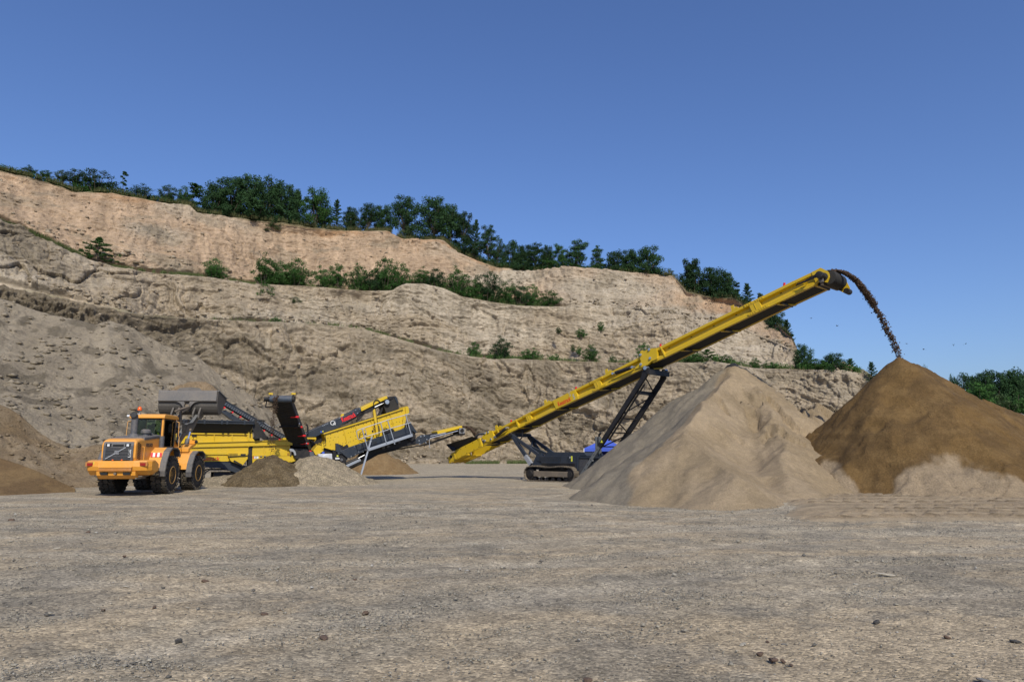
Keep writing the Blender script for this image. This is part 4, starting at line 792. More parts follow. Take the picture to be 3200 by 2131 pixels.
scrub('ledge_scrub', along(line_low, [(1440, 1740, .10), (2080, 2300, .16), (2300, 2480, .05), (2500, 2680, .6)], 420, 2.8, rg_, .1, .2, .5), 1.2, 24, 'low green scrub along the lower ledge', 'm')
ft = atv(np.array([1600.0] * 1), np.array([1440.0]), np.array([112.0]))
u_ = np.concatenate([rg_.uniform(1455, 1560, 900), rg_.uniform(1585, 1660, 900)]); yf_ = yfoot(u_) - 4.2 - rg_.random(1800) * 2.5; Pg = atv(u_, 1416 + 2161 * EYE / yf_, yf_); Pg[:, 2] = 0
grass('foot_grass', Pg, .6, GRASSG, 'green grass at the foot of the cliff behind the conveyor tail', 3)
ut = rg_.uniform(-20, 260, 1600); Pt_ = atv(ut, np.interp(ut, [0, 100, 260], [692, 728, 803]) + rg_.uniform(-3, 10, 1600), yfoot(ut) + 17.5)
grass('slope_grass', Pt_, .6, GRASSG, 'green strip of weeds down the left end of the upper ledge', 4, .07)
# ------------------------------------------------------------------ lettering
def text(s, pos, th, size, mat, name, parent, bold=0.0, along=None, stretch=1.0, up=None, fit=None):
    cu = bpy.data.curves.new(name, 'FONT'); cu.body = s; cu.size = size; cu.extrude = 0.004; cu.offset = bold; cu.resolution_u = 3
    t = bpy.data.objects.new(name, cu); col.objects.link(t); dg = bpy.context.evaluated_depsgraph_get(); me = bpy.data.meshes.new_from_object(t.evaluated_get(dg)); bpy.data.objects.remove(t)
    me.materials.clear(); me.materials.append(mat); o = bpy.data.objects.new(name, me); col.objects.link(o); o.parent = parent
    if fit: stretch = fit / max(v.co.x for v in me.vertices)
    if along is None: X = Vector((math.cos(th), 0, math.sin(th))); Yv = Vector((-math.sin(th), 0, math.cos(th)))
    else: X = Vector(along).normalized(); Yv = Vector(up).normalized()
    Z = X.cross(Yv); M = Matrix((X, Yv, Z)).transposed().to_4x4(); M.translation = Vector(pos); M = M @ Matrix.Diagonal((stretch, 1, 1, 1)); o.matrix_local = M; return o
def lerp(a, b, t): return a + (b - a) * t
# ------------------------------------------------------------------ tracked stacking conveyor
def stacker():
    T = Frame(-4.7, 50.8, -45.0); W = 0.78
    root = empty('tracked_conveyor', (T.o[0], T.o[1], 0), T.a); tag(root, 'long yellow stacking conveyor on black tracks dropping sand from its raised head', 'conveyor')
    L = lambda px, py, y=-W: T.loc(px, py, y)
    def side(stations, sgn, name='side_frame', prof=((0, .10), (0, 0), (.20, 0), (.30, .19), (.54, .19), (.76, .005), (.985, 0), (1.0, .12), (.97, .23), (.03, .23))):
        mb = MB(); n = len(prof); vs = []
        for (tp, bt) in stations:
            a = L(*tp); b = L(*bt)
            for (f, ins) in prof: vs.append((lerp(a[0], b[0], f), sgn * (W - ins), lerp(a[1], b[1], f)))
        fs = []
        for i in range(len(stations) - 1):
            for k in range(n): fs.append((i * n + k, (i + 1) * n + k, (i + 1) * n + (k + 1) % n, i * n + (k + 1) % n))
        fs.append(tuple(range(n))); fs.append(tuple(reversed(range((len(stations) - 1) * n, len(stations) * n)))); mb.add(vs, fs)
        return mb.build(name, YEL, root)
    low = [((1504, 1366), (1511, 1393)), ((1531, 1352), (1540, 1379)), ((1590, 1322), (1601, 1348)), ((1727.5, 1251.8), (1739, 1279)), ((1793.7, 1218), (1806, 1248)), ((1873, 1180), (1886, 1210.5)), ((1998.5, 1116), (2013, 1150))]
    up = [((2024, 1101), (2040, 1134)), ((2053.7, 1087.5), (2070, 1121)), ((2149.8, 1040), (2165, 1075)), ((2240, 995.4), (2256, 1030)), ((2372.5, 930.8), (2389, 966)), ((2475, 880), (2492, 917)), ((2536, 851.5), (2554, 888))]
    for sg in (-1, 1): side(low, sg); side(up, sg)
    def slab(px, depth0, depth1, y0, y1, name, mat):      # plate hugging the outer face between top and bottom lines
        pass
    allst = low + up
    def onboom(px, f):                                    # local x,z on the near side at fraction f of the height
        tx = [s[0][0] for s in allst]
        ty = np.interp(px, tx, [s[0][1] for s in allst]); bx = np.interp(px, tx, [s[1][0] for s in allst]); by = np.interp(px, tx, [s[1][1] for s in allst])
        a = L(px, ty); b = L(bx, by); return (lerp(a[0], b[0], f), lerp(a[1], b[1], f))
    def plate(name, p0, p1, f0, f1, y0, y1, mat=YEL): return MB().prism([onboom(p0, f0), onboom(p1, f0), onboom(p1, f1), onboom(p0, f1)], y0, y1).build(name, mat, root)
    # brand panel, splice boxes with bolt rows
    plate('name_panel', 1727.5, 1793.7, .01, .97, -W - .035, -W + .02)
    a = onboom(1736.5, .84); b = onboom(1776, .84); th = math.atan2(b[1] - a[1], b[0] - a[0])
    text('Keestrack', (a[0], -W - .040, a[1]), th, .42, REDTXT, 'lettering', root, .004, fit=math.hypot(b[0] - a[0], b[1] - a[1]))
    c = onboom(1775, .42); text('S', (c[0], -W - .037, c[1]), th, .40, SILTXT, 'lettering', root, stretch=.8); c = onboom(1782.5, .85); text('5', (c[0], -W - .037, c[1]), th, .46, SILTXT, 'lettering', root, .008, stretch=.8)
    for (p0, p1) in ((1633, 1661), (1842, 1881), (2323, 2383)):
        q = (p1 - p0); sp = plate('splice_plate', p0, p1, .0, .21, -W - .025, -W + .02); plate('splice_plate', p0 + q * .08, p1 + q * .08, .76, .98, -W - .025, -W + .02); mid = plate('splice_box', p0 + q * .25, p0 + q * .74, .19, .78, -W - .012, -W + .15)
        plate('splice_box', p0 + q * .48, p0 + q * .50, .19, .78, -W - .035, -W + .1)
        mb = MB()
        for k in range(9):
            if k == 4: continue
            for fz in (.05, .13, .82, .90):
                c = onboom(p0 + q * (.05 + .9 * k / 8 + (.02 if fz in (.13, .9) else 0)), fz); mb.tube((c[0], -W - .026, c[1]), (c[0], -W - .045, c[1]), .026, 6)
        for (r0, r1) in ((.03, .15), (.80, .92)): mb.prism([onboom(p0 + q * .03, r0), onboom(p0 + q * 1.0, r0), onboom(p0 + q * 1.0, r1), onboom(p0 + q * .03, r1)], -W - .028, -W - .02)
        mb.build('bolt_rows', YEL, root)
    for p in (1727.5, 1793.7, 1610, 1552, 2062):
        plate('stiffener', p, p + 3.0, .02, .98, -W - .03, -W + .16)
    # belt: carrying run on top, return run showing from below
    def run(f0, f1, y, name, st=None):
        mb = MB()
        pts = [onboom(p, f0) for p in (1500, 1540, 1600, 1735, 1880, 2010, 2060, 2150, 2300, 2450, 2560)]; pts2 = [onboom(p, f1) for p in (1500, 1540, 1600, 1735, 1880, 2010, 2060, 2150, 2300, 2450, 2560)]
        for i in range(len(pts) - 1): mb.prism([pts[i], pts[i + 1], pts2[i + 1], pts2[i]], -y, y)
        return mb.build(name, BELT, root)
    run(.16, .20, .60, 'belt'); run(.93, .97, .58, 'return_belt')
    mb = MB()                                             # load lying on the belt
    for i in range(60):
        c = onboom(1500 + i * 18, .08); mb.lathe((c[0], 0, c[1]), [(-.24, .02), (-.12, .09 + .03 * random.random()), (0, .12), (.13, .08 + .03 * random.random()), (.24, .02)], 7)
    mb.build('belt_load', SANDD, root)
    for p in (1515, 1612, 1727, 1858, 1990, 2110, 2235, 2410, 2530):
        c = onboom(p, 1.0); c2 = onboom(p + 20, 1.0); m = MB(); m.beam((c[0], -W + .1, c[1] - .02), (c2[0], W - .1, c2[1] - .02), .10, .06, Vector((1, 0, .3))); m.build('cross_brace', YEL, root)
        c = onboom(p + 10, 1.06); MB().tube((c[0], -.62, c[1] + .02), (c[0], .62, c[1] + .02), .055, 10).build('return_roller', BLACK, root)
    for p in (1575, 1650, 1710, 1790, 1860, 1930, 2000, 2080, 2150, 2220, 2290, 2360, 2430, 2500):
        c = onboom(p, .28); MB().tube((c[0], -.6, c[1]), (c[0], .6, c[1]), .06, 8).build('carrying_roller', BLACK, root)
    # red roller ends and lugs on top
    for (px, py) in ((1594.5, 1316), (1797, 1213), (2061, 1080), (2448, 890)):
        c = L(px, py + 3); MB().tube((c[0], W * .1 - W, c[1]), (c[0] + .03, W * .1 - W, c[1] + .15), .055, 10).build('red_marker', RED, root)
    for p in (1560, 1713, 1904, 2298, 2015):
        a = onboom(p - 12, .02); b = onboom(p + 10, .0); k = .16
        for y in (-W, W - .06): MB().prism([(a[0], a[1]), (a[0] - .04, a[1] + .3), (a[0] + .12, a[1] + .34), (lerp(a[0], b[0], .35), lerp(a[1], b[1], .3) + .10), (lerp(a[0], b[0], .6), lerp(a[1], b[1], .6) + k), (b[0], b[1])], y, y + .05).build('lifting_lug', YEL, root)
    # hinge plates with pins
    def hp(pts, pins, y0=-W - .07, y1=-W + .1):
        for sg in (1, -1):
            h = MB().prism([L(*p) for p in pts], y0 * sg, y1 * sg).build('hinge_plate', YEL, root)
            for q in pins: mb = MB(); c = L(*q); mb.tube((c[0], (y0 - .05) * sg, c[1]), (c[0], (y1) * sg, c[1]), .075, 14); mb.tube((c[0], (y0 - .08) * sg, c[1]), (c[0], y0 * sg, c[1]), .045, 10); mb.build('hinge_pin', CHROME, h)
    hp([(1999.6, 1105), (2031.6, 1090), (2053.7, 1087.5), (2056, 1121.7), (2039, 1128), (2026, 1140), (2010.7, 1146), (1987.5, 1152.6), (1990, 1147), (2005, 1131)], [(2005, 1109), (2031.5, 1093), (2034.5, 1120), (2005.5, 1139)])
    hp([(1508, 1366), (1519, 1352), (1531, 1345), (1540, 1346), (1545, 1363), (1553, 1362), (1552, 1372), (1534, 1380), (1520, 1380), (1517, 1378)], [(1519, 1354), (1528.5, 1350.5), (1518.5, 1377), (1537, 1372), (1550, 1364.5)])
    for (a, b) in (((1553, 1366), (1589, 1336.6)), ((1922, 1168), (1983, 1148))):
        for y in (-W - .16, W + .16):
            p, q = L(*a), L(*b); A = Vector((p[0], y, p[1])); B = Vector((q[0], y, q[1])); cy = MB().tube(A.lerp(B, .12), A.lerp(B, .88), .105, 14).build('hydraulic_cylinder', BLACK, root)
            MB().tube(A, B, .045, 8).tube(A + Vector((0, -.1, 0)), A + Vector((0, .16, 0)), .07, 10).tube(B + Vector((0, -.1, 0)), B + Vector((0, .16, 0)), .07, 10).build('rod', CHROME, cy)
    # tail: boxed side panels, end box, underside grating, feed hopper
    for sg in (-1, 1):
        tp = MB().prism([L(1423, 1407), L(1497, 1370), L(1504, 1396), L(1427.5, 1435)], sg * (W + .02), sg * (W - .06)).build('tail_panel', YEL, root)
        mb = MB()
        for q in ((1430, 1431), (1441, 1402.5), (1455.5, 1395.5), (1478, 1383), (1493, 1375), (1444.5, 1424), (1459.5, 1416), (1482, 1404.5), (1497.5, 1396)):
            c = L(*q); mb.tube((c[0], sg * (W + .02), c[1]), (c[0], sg * (W + .035), c[1]), .03, 6)
        mb.build('bolts', BLACK, tp)
        MB().prism([L(1497, 1369.5), L(1500.5, 1368), L(1508.5, 1395), L(1503, 1397)], sg * (W + .06), sg * (W - .1)).build('stiffener', YEL, root)
    tb = MB().prism([L(1398, 1430), L(1411, 1415), L(1420, 1410.5), L(1426, 1433), L(1401, 1444)], -W + .05, W - .05).build('tail_box', YEL, root)
    c = L(1408, 1427); MB().bb(c[0] - .12, c[0] + .12, -W + .04, -W + .07, c[1] - .09, c[1] + .09).build('inspection_opening', BLACK, tb)
    MB().prism([L(1418.5, 1418), L(1422, 1416.5), L(1427, 1434), L(1421.5, 1434.5)], -W - .03, -W + .1).build('stiffener', YEL, root)
    mb = MB(); a, b = Vector((L(1402, 1444)[0], 0, L(1402, 1444)[1])), Vector((L(1500, 1402)[0], 0, L(1500, 1402)[1]))
    for k in range(19):
        q = a.lerp(b, (k + .5) / 34); mb.beam(q + Vector((0, -W + .05, -.02)), q + Vector((0, W - .05, -.02)), .055, .03, Vector((1, 0, .4)))
    for y in (-W + .08, -.26, .26, W - .08): mb.beam(a + Vector((0, y, -.05)), a.lerp(b, .56) + Vector((0, y, -.05)), .06, .05)
    mb.build('tail_grating', YEL, root)
    for sg in (-1, 1):
        o0 = L(1405, 1389.5); o1 = L(1484, 1364); o2 = L(1496, 1370); o3 = L(1423, 1409); o4 = L(1421, 1398)
        m = MB(); pts = [o3, o4, o0, o1, o2]; off = [.02, .12, .42, .38, .02]
        vs = [(p[0], sg * (W - .1 + f), p[1]) for p, f in zip(pts, off)] + [(p[0], sg * (W - .14 + f), p[1]) for p, f in zip(pts, off)]
        m.add(vs, [(0, 1, 2, 3, 4), (9, 8, 7, 6, 5)] + [(i, 5 + i, 5 + (i + 1) % 5, (i + 1) % 5) for i in range(5)]); m.build('hopper_skirt', BELT, root)
    m = MB(); m.prism([(o0[0], o0[1] - .02), (o0[0] + .04, o0[1]), (o3[0] + .04, o3[1]), (o3[0], o3[1])], -W - .3, W + .3); m.build('hopper_back', BELT, root)
    p1, p2, p3 = L(1487, 1365), L(1496, 1357), L(1517, 1355)
    MB().pipe([(p1[0], -W, p1[1]), (p2[0], -W, p2[1]), (p3[0] + .2, -W, p3[1]), (p3[0] + .2, W, p3[1]), (p2[0], W, p2[1]), (p1[0], W, p1[1])], .06, 8).build('guard_frame', NAVY, root)
    # head: end plates, drum, motor, scraper, hoses
    for sg in (-1, 1):
        hpl = MB().prism([L(*q) for q in ((2536, 851.5), (2564.8, 837), (2584.6, 846.5), (2590.5, 854), (2592.5, 866), (2590, 873), (2586, 883), (2578, 882), (2574, 877), (2551, 886), (2545, 872))], sg * (W + .03), sg * (W - .05)).build('head_plate', YEL, root)
    c = L(2586, 865); cx, cz = c
    MB().lathe((cx, 0, cz), [(-.70, .28), (-.69, .34), (-.3, .355), (.3, .355), (.69, .34), (.70, .28)], 32).build('head_drum', BELT, root, smooth=True)
    c = L(2575, 866, -W); m = MB().lathe((c[0], 0, c[1]), [(-W - .62, .12), (-W - .60, .17), (-W - .40, .17), (-W - .38, .13), (-W - .1, .13), (-W - .08, .19), (-W, .19)], 18); mo = m.build('drive_motor', BLACK, root, smooth=True)
    MB().box((c[0] - .02, -W - .3, c[1] - .2), (.16, .16, .18)).build('valve_block', GREYP, mo)
    for k in range(3):
        a = L(2560, 862 + 4 * k); b = L(2520, 878 + 2 * k); d = L(2494, 889 + k); e = L(2489, 893)
        MB().pipe([(a[0], -W - .35, a[1]), (b[0], -W - .22 - .03 * k, b[1] - .05), (d[0], -W - .1, d[1]), (e[0], -W - .03, e[1])], .028, 7).build('hydraulic_hose', BLACK, root)
    c = L(2514, 886.5); MB().prism([(c[0] - .1, c[1]), (c[0] + .18, c[1] + .03), (c[0] + .1, c[1] - .07)], -W - .12, -W).build('bracket', YEL, root)
    a = L(2568, 887); MB().beam((a[0], -W, a[1]), (a[0] + .12, W + .1, a[1]), .12, .12, Vector((1, 0, 0))).build('belt_scraper', DIRTY, root)
    MB().tube((a[0] + .1, W + .02, a[1]), (cx + .28, W + .1, cz - .42), .05, 8).tube((cx + .28, W - .1, cz - .46), (cx + .28, W + .3, cz - .46), .14, 14).build('tension_roller', BLACK, root)
    MB().prism([(cx - .2, cz + .2), (cx + .25, cz + .1), (cx + .42, cz - .35), (cx + .1, cz - .5), (cx - .3, cz - .2)], W + .02, W + .06).build('end_shield', YEL, root)
    # front legs: two telescopic posts with rungs
    LY = 0.93
    t0 = T.loc(2019, 1168, -LY); b0 = T.loc(1816, 1487, -LY); top = Vector((t0[0], 0, t0[1])); bot = Vector((b0[0], 0, max(.12, b0[1])))
    for sg in (-1, 1):
        A = top + Vector((0, sg * LY, 0)); B = bot + Vector((0, sg * LY, 0)); lg = MB().beam(A, A.lerp(B, .70), .17, .27).build('support_leg', BLACK, root, bevel=.012)
        m = MB().beam(A.lerp(B, .64), B, .13, .20); m.build('inner_leg', GALVD if sg < 0 else BLACK, lg, bevel=.01)
        m = MB()
        for k in range(6):
            q = A.lerp(B, .68 + .05 * k); m.tube(q + Vector((0, -.08 * 1, 0)) + Vector((0, -.004, 0)), q + Vector((0, -.0, 0)), .028, 8)
        m.build('pin_holes', BLACK, lg)
        MB().tube(A.lerp(B, .08) + Vector((.18, sg * -.12, -.1)), A.lerp(B, .62) + Vector((.18, sg * -.12, -.1)), .055, 10).build('leg_cylinder', BLACK, lg)
        h = T.loc(2025, 1151, -W); MB().tube((h[0], sg * (W + .02), h[1]), (h[0], sg * (LY + .16), h[1]), .11, 14).build('pivot_pin', CHROME, lg)
        MB().beam(Vector((h[0], sg * LY, h[1] + .06)), A.lerp(B, .03), .16, .3).build('pivot_arm', BLACK, lg)
    MB().beam(top + Vector((.15, -LY - .1, .10)), top + Vector((.15, LY + .1, .10)), .2, .26, Vector((1, 0, 0))).build('head_beam', BLACK, root)
    q = top.lerp(bot, .17); MB().beam(q + Vector((0, -LY, 0)), q + Vector((0, LY, 0)), .16, .2, Vector((1, 0, 0))).build('cross_beam', BLACK, root)
    for (f, r) in ((.42, .035), (.56, .035), (.70, .035)):
        q = top.lerp(bot, f); MB().beam(q + Vector((0, -LY, 0)), q + Vector((0, LY, 0)), .07, .07, Vector((1, 0, 0))).build('rung', BLACK, root)
    for (f, g, s) in ((.02, .16, 1), (.20, .40, -1), (.44, .56, 1), (.58, .72, -1)):
        q = top.lerp(bot, f); r = top.lerp(bot, g); MB().tube(q + Vector((0, -LY * s, 0)), r + Vector((0, LY * s, 0)), .035, 7).build('diagonal_brace', BLACK, root)
    q = top.lerp(bot, .66); mm = MB().prism([(q.x - .05, q.z), (q.x + .12, q.z), (q.x + .035, q.z + .15)], -LY - .12, -LY - .105); mm.build('warning_sticker', HIVIS, root)
    # rear support struts
    pv = T.loc(1599, 1359, -W); V3 = lambda px, py, y: Vector((T.loc(px, py, y)[0], y, T.loc(px, py, y)[1]))
    for sg in (-1, 1):
        pvv = Vector((pv[0], sg * W, pv[1])); f1 = T.loc(1661, 1450, -W); f2 = T.loc(1687, 1424, -W)
        st = MB().beam(pvv, Vector((f1[0], sg * W, f1[1])), .16, .22).build('support_strut', NAVY, root, bevel=.01)
        f3 = pvv.lerp(Vector((f1[0], sg * W, f1[1])), .72); MB().beam(f3 + Vector((0, -.02, -.02)), Vector((f1[0], sg * W - .02, f1[1] - .02)), .2, .26).build('strut_foot', GALV if sg < 0 else NAVY, st)
        MB().beam(pvv, Vector((f2[0], sg * W, f2[1])), .12, .2).build('support_strut', NAVY, root, bevel=.01)
        MB().tube((pv[0], sg * (W - .1), pv[1]), (pv[0], sg * (W + .18), pv[1]), .12, 14).build('pivot_pin', BLACK, root)
    MB().beam((pv[0] + .05, -W, pv[1]), (pv[0] + .05, W, pv[1]), .22, .24, Vector((1, 0, 0))).build('cross_beam', BLACK, root)
    q1, q2 = Vector((pv[0] + .4, -W, pv[1] - .35)), Vector((pv[0] + 1.6, W, pv[1] - 1.2)); MB().beam(q1, q2, .1, .14).build('diagonal_brace', NAVY, root); MB().beam(Vector((q1.x, W, q1.z)), Vector((q2.x, -W, q2.z)), .1, .14).build('diagonal_brace', NAVY, root)
    # chassis: engine house, louvres, radiator
    CY = 1.0; K = lambda px, py: T.loc(px, py, -CY)
    x0, x1 = K(1678, 1440)[0], K(1803, 1440)[0]; zt = K(1740, 1424)[1]; zb = K(1740, 1463)[1]; zm = K(1740, 1444)[1]
    ho = MB().prism([(x0 + .1, zt), (x1, zt), (x1, zb), (x0 + .35, zb), (x0 + .35, zm), (x0, zm + .1)], -CY, CY).build('engine_housing', NAVY, root, bevel=.015)
    MB().prism([(K(1700, 1413.6)[0] - .1, zt), (K(1704, 1413.6)[0], zt + .22), (K(1818, 1413)[0], zt + .22), (K(1829, 1424)[0], zt)], -CY + .15, CY - .15).build('engine_cover', NAVY, root, bevel=.01)
    m = MB(); n = 26
    for k in range(n):
        if k == 17: m.build('louvres', VOID, ho); m = MB()
        if 17 <= k < 21 or k >= 24: continue
        xx = lerp(x0 + .18, x1 - .25, k / n); m.prism([(xx + .05, zt - .07), (xx + .085, zt - .07), (xx + .03, zm + .02), (xx - .005, zm + .02)], -CY - .006, -CY + .01)
    m.build('louvres', VOID, ho)
    m = MB()
    for k in range(46): xx = lerp(x0 + .42, x1 - .12, k / 46); m.bb(xx, xx + .028, -CY - .02, -CY + .01, zb + .05, zm - .05)
    m.build('radiator_fins', BLACK, ho)
    for fx in (.28, .72): xx = lerp(x0, x1, fx); MB().bb(xx - .12, xx + .12, -CY - .3, -CY, zb - .03, zb + .02).build('step', BLACK, ho)
    MB().bb(x1 + .0, x1 + .1, -CY - .04, CY + .04, zb - .1, zt + .04).build('corner_post', NAVY, root)
    gx1 = K(1838, 1440)[0]; rad = MB().bb(x1 + .1, gx1, -CY + .06, CY - .06, zb - .35, zt - .12).build('radiator_block', BLACK, root)
    m = MB()
    for k in range(15): z = lerp(zb - .30, zt - .18, k / 15); m.bb(x1 + .12, gx1 - .06, -CY + .03, -CY + .06, z, z + .035)
    m.build('radiator_grille', GREYP, rad)
    MB().bb(x1, K(1868, 1424)[0], -CY + .02, CY - .02, zt - .13, zt - .02).build('rear_deck_beam', NAVY, root)
    MB().bb(gx1, K(1862, 1440)[0], -CY + .15, CY - .1, zb - .45, zt - .14).build('equipment_box', NAVY, root, bevel=.02)
    c = K(1842, 1435); MB().bb(c[0], c[0] + .22, -CY + .02, -CY + .1, c[1] - .1, c[1] + .1).build('lamp_cluster', GALV, root)
    c = K(1786.5, 1431); MB().bb(c[0] - .045, c[0] + .06, -CY - .008, -CY, c[1] - .2, c[1] + .12).build('warning_sticker', HIVIS, ho)
    c = K(1781.5, 1429); MB().tube((c[0], -CY - .008, c[1]), (c[0], -CY, c[1]), .06, 14).build('round_sticker', GALV, ho)
    c = T.loc(1870, 1424, .2); ct = T.loc(1872, 1363, .2); ex = MB().tube((c[0], .2, c[1] - .6), (ct[0], .2, ct[1]), .06, 12).build('exhaust_pipe', BLACK, root)
    MB().pipe([(ct[0], .2, ct[1]), (ct[0] + .03, .2, ct[1] + .1), (ct[0] + .14, .2, ct[1] + .2)], .065, 12).build('exhaust_tip', BLACK, ex)
    for dx in (-.12, .14): MB().bb(c[0] + dx - .03, c[0] + dx + .03, .1, .3, c[1] - .5, ct[1] - .02).build('exhaust_guard', GALVD, ex)
    # crawler tracks
    t0x = T.loc(1637, 1480, -1.4)[0]; t1x = T.loc(1793, 1480, -1.4)[0]; rr = .42; Lx = t1x - t0x
    for sg in (-1, 1):
        yc = sg * 1.13; tr = MB(); hub = []
        path = []; L1 = Lx - 2 * rr; per = 2 * L1 + 2 * math.pi * rr; nsh = 46
        for k in range(nsh):
            d = per * k / nsh
            if d < L1: p = (t0x + rr + d, 2 * rr + .02 + .03 * math.sin(d * 3), 0)
            elif d < L1 + math.pi * rr: a = (d - L1) / rr; p = (t1x - rr + math.sin(a) * rr, rr + .02 + math.cos(a) * rr, a)
            elif d < 2 * L1 + math.pi * rr: p = (t1x - rr - (d - L1 - math.pi * rr), .02, math.pi)
            else: a = (d - 2 * L1 - math.pi * rr) / rr + math.pi; p = (t0x + rr + math.sin(a) * rr, rr + .02 + math.cos(a) * rr, a)
            M = Matrix.Rotation(p[2], 3, 'Y'); tr.box((p[0], yc, p[1] + .02), (per / nsh * .9, .5, .045), M); off = M @ Vector((0, 0, .035)); tr.box((p[0] + off.x, yc, p[1] + .02 + off.z), (.03, .5, .05), M)
        tk = tr.build('crawler_track', SHOE, root)
        fr = MB().bb(t0x + .75, t1x - .55, yc - .2, yc + .2, .30, .62).build('track_frame', DIRTY, tk, bevel=.02)
        for (cx_, nm) in ((t0x + rr, 'sprocket'), (t1x - rr, 'idler')): MB().lathe((cx_, yc, rr + .02), [(-.2, .10), (-.19, .2), (-.14, .22), (-.13, .36), (.13, .36), (.14, .2), (.2, .1)], 24).build(nm, BLACK, tk)
        for k in range(6): MB().lathe((lerp(t0x + .8, t1x - .75, k / 5), yc, .16), [(-.14, .06), (-.13, .12), (.13, .12), (.14, .06)], 14).build('track_roller', BLACK, tk)
    MB().bb(t0x + .8, t1x - .3, -.9, .9, .35, zb + .05).build('chassis', BLACK, root)
    a = T.loc(1661, 1459, -CY)
    for yy in (-CY + .05, CY - .2): MB().prism([(a[0] - .1, a[1] - .15), (a[0] + .1, a[1] + .3), (a[0] + .45, a[1] + .85), (a[0] + .75, a[1] + .85), (a[0] + .75, a[1] - .15)], yy, yy + .15).build('strut_mount', NAVY, root)
    pts = []
    for k in range(7): t = k / 6; pts.append((pv[0] + .6 + .1 * math.sin(t * 6), -W + .3, pv[1] + .5 - t * .7 - .35 * math.sin(math.pi * t)))
    MB().pipe(pts, .035, 7).build('hydraulic_hose', BLACK, root)
    return T
SANDD = WETM2 = stone_mat((.075, .045, .026), 'moist_falling_sand')
GALVD = paint('dull_grey_steel', (0.12, 0.13, 0.135), 0.5, 0.2, dust=0.25)
VOID, _nt, _b = newmat('dark_interior'); _b.inputs['Base Color'].default_value = (.006, .006, .006, 1); _n = noise(_nt, 5); bump(_nt, _b, _n.outputs[0], .1, .01)
ST = stacker()

def clods(name, path, n, r0, r1, smin, smax, label, mat, seed, kind='stuff', cat='falling sand'):
    rg = np.random.default_rng(seed); P = np.array([tuple(p) for p in path]); seg = np.linalg.norm(np.diff(P, axis=0), axis=1); cum = np.concatenate([[0], np.cumsum(seg)]) / seg.sum()
    t = rg.random(n) ** .92; t = t + 0.012 * np.sin(t * 150) * t; t = np.clip(t, 0, 1)
    c = np.stack([np.interp(t, cum, P[:, k]) for k in range(3)], 1); r = r0 + (r1 - r0) * t; c = c + rg.normal(size=(n, 3)) * r[:, None] * np.array([.55, 1.0, .55])
    base = np.array([(1, 0, 0), (-1, .1, 0), (.1, 1, 0), (0, -1, .1), (.1, .1, 1), (0, 0, -1)], float); Fb = np.array([(0, 2, 4), (2, 1, 4), (1, 3, 4), (3, 0, 4), (2, 0, 5), (1, 2, 5), (3, 1, 5), (0, 3, 5)])
    s = rg.uniform(smin, smax, n) * (1 - .45 * t); V = base[None] * rg.uniform(.5, 1.3, (n, 6, 1)) * s[:, None, None]; V[..., 0] *= 1.25; V[..., 2] *= 1.25; V += c[:, None]
    o = npmesh(name, V.reshape(-1, 3), (Fb[None] + 6 * np.arange(n)[:, None, None]).reshape(-1, 3), mat, smooth=False); tag(o, label, cat, kind=kind); return o
def worldof(T, v): return Vector((T.o[0] + v[0] * T.ex[0] + v[1] * T.ey[0], T.o[1] + v[0] * T.ex[1] + v[1] * T.ey[1], v[2]))
path = [worldof(ST, ST.P(px, py, 0.0)) for px, py in ((2588, 853), (2600, 847), (2618, 847.5), (2634, 851), (2656, 862), (2677, 878), (2707, 915), (2732, 954), (2758, 1000), (2783, 1050), (2804, 1093), (2813, 1119), (2815, 1128))]
k_ = len(path) - 1; endp = Vector((AP[0], AP[1], AP[2] - .1)); dlt = endp - path[-1]
path = [p + dlt * (i / k_) ** 2 for i, p in enumerate(path)]
clods('falling_sand', path, 1500, .045, .11, .025, .065, 'dark stream of moist sand falling in an arc from the conveyor head', SANDD, 9)
clods('falling_sand', path[:8], 12000, .035, .10, .018, .036, 'dense upper part of the falling sand just leaving the belt', SANDD, 10)
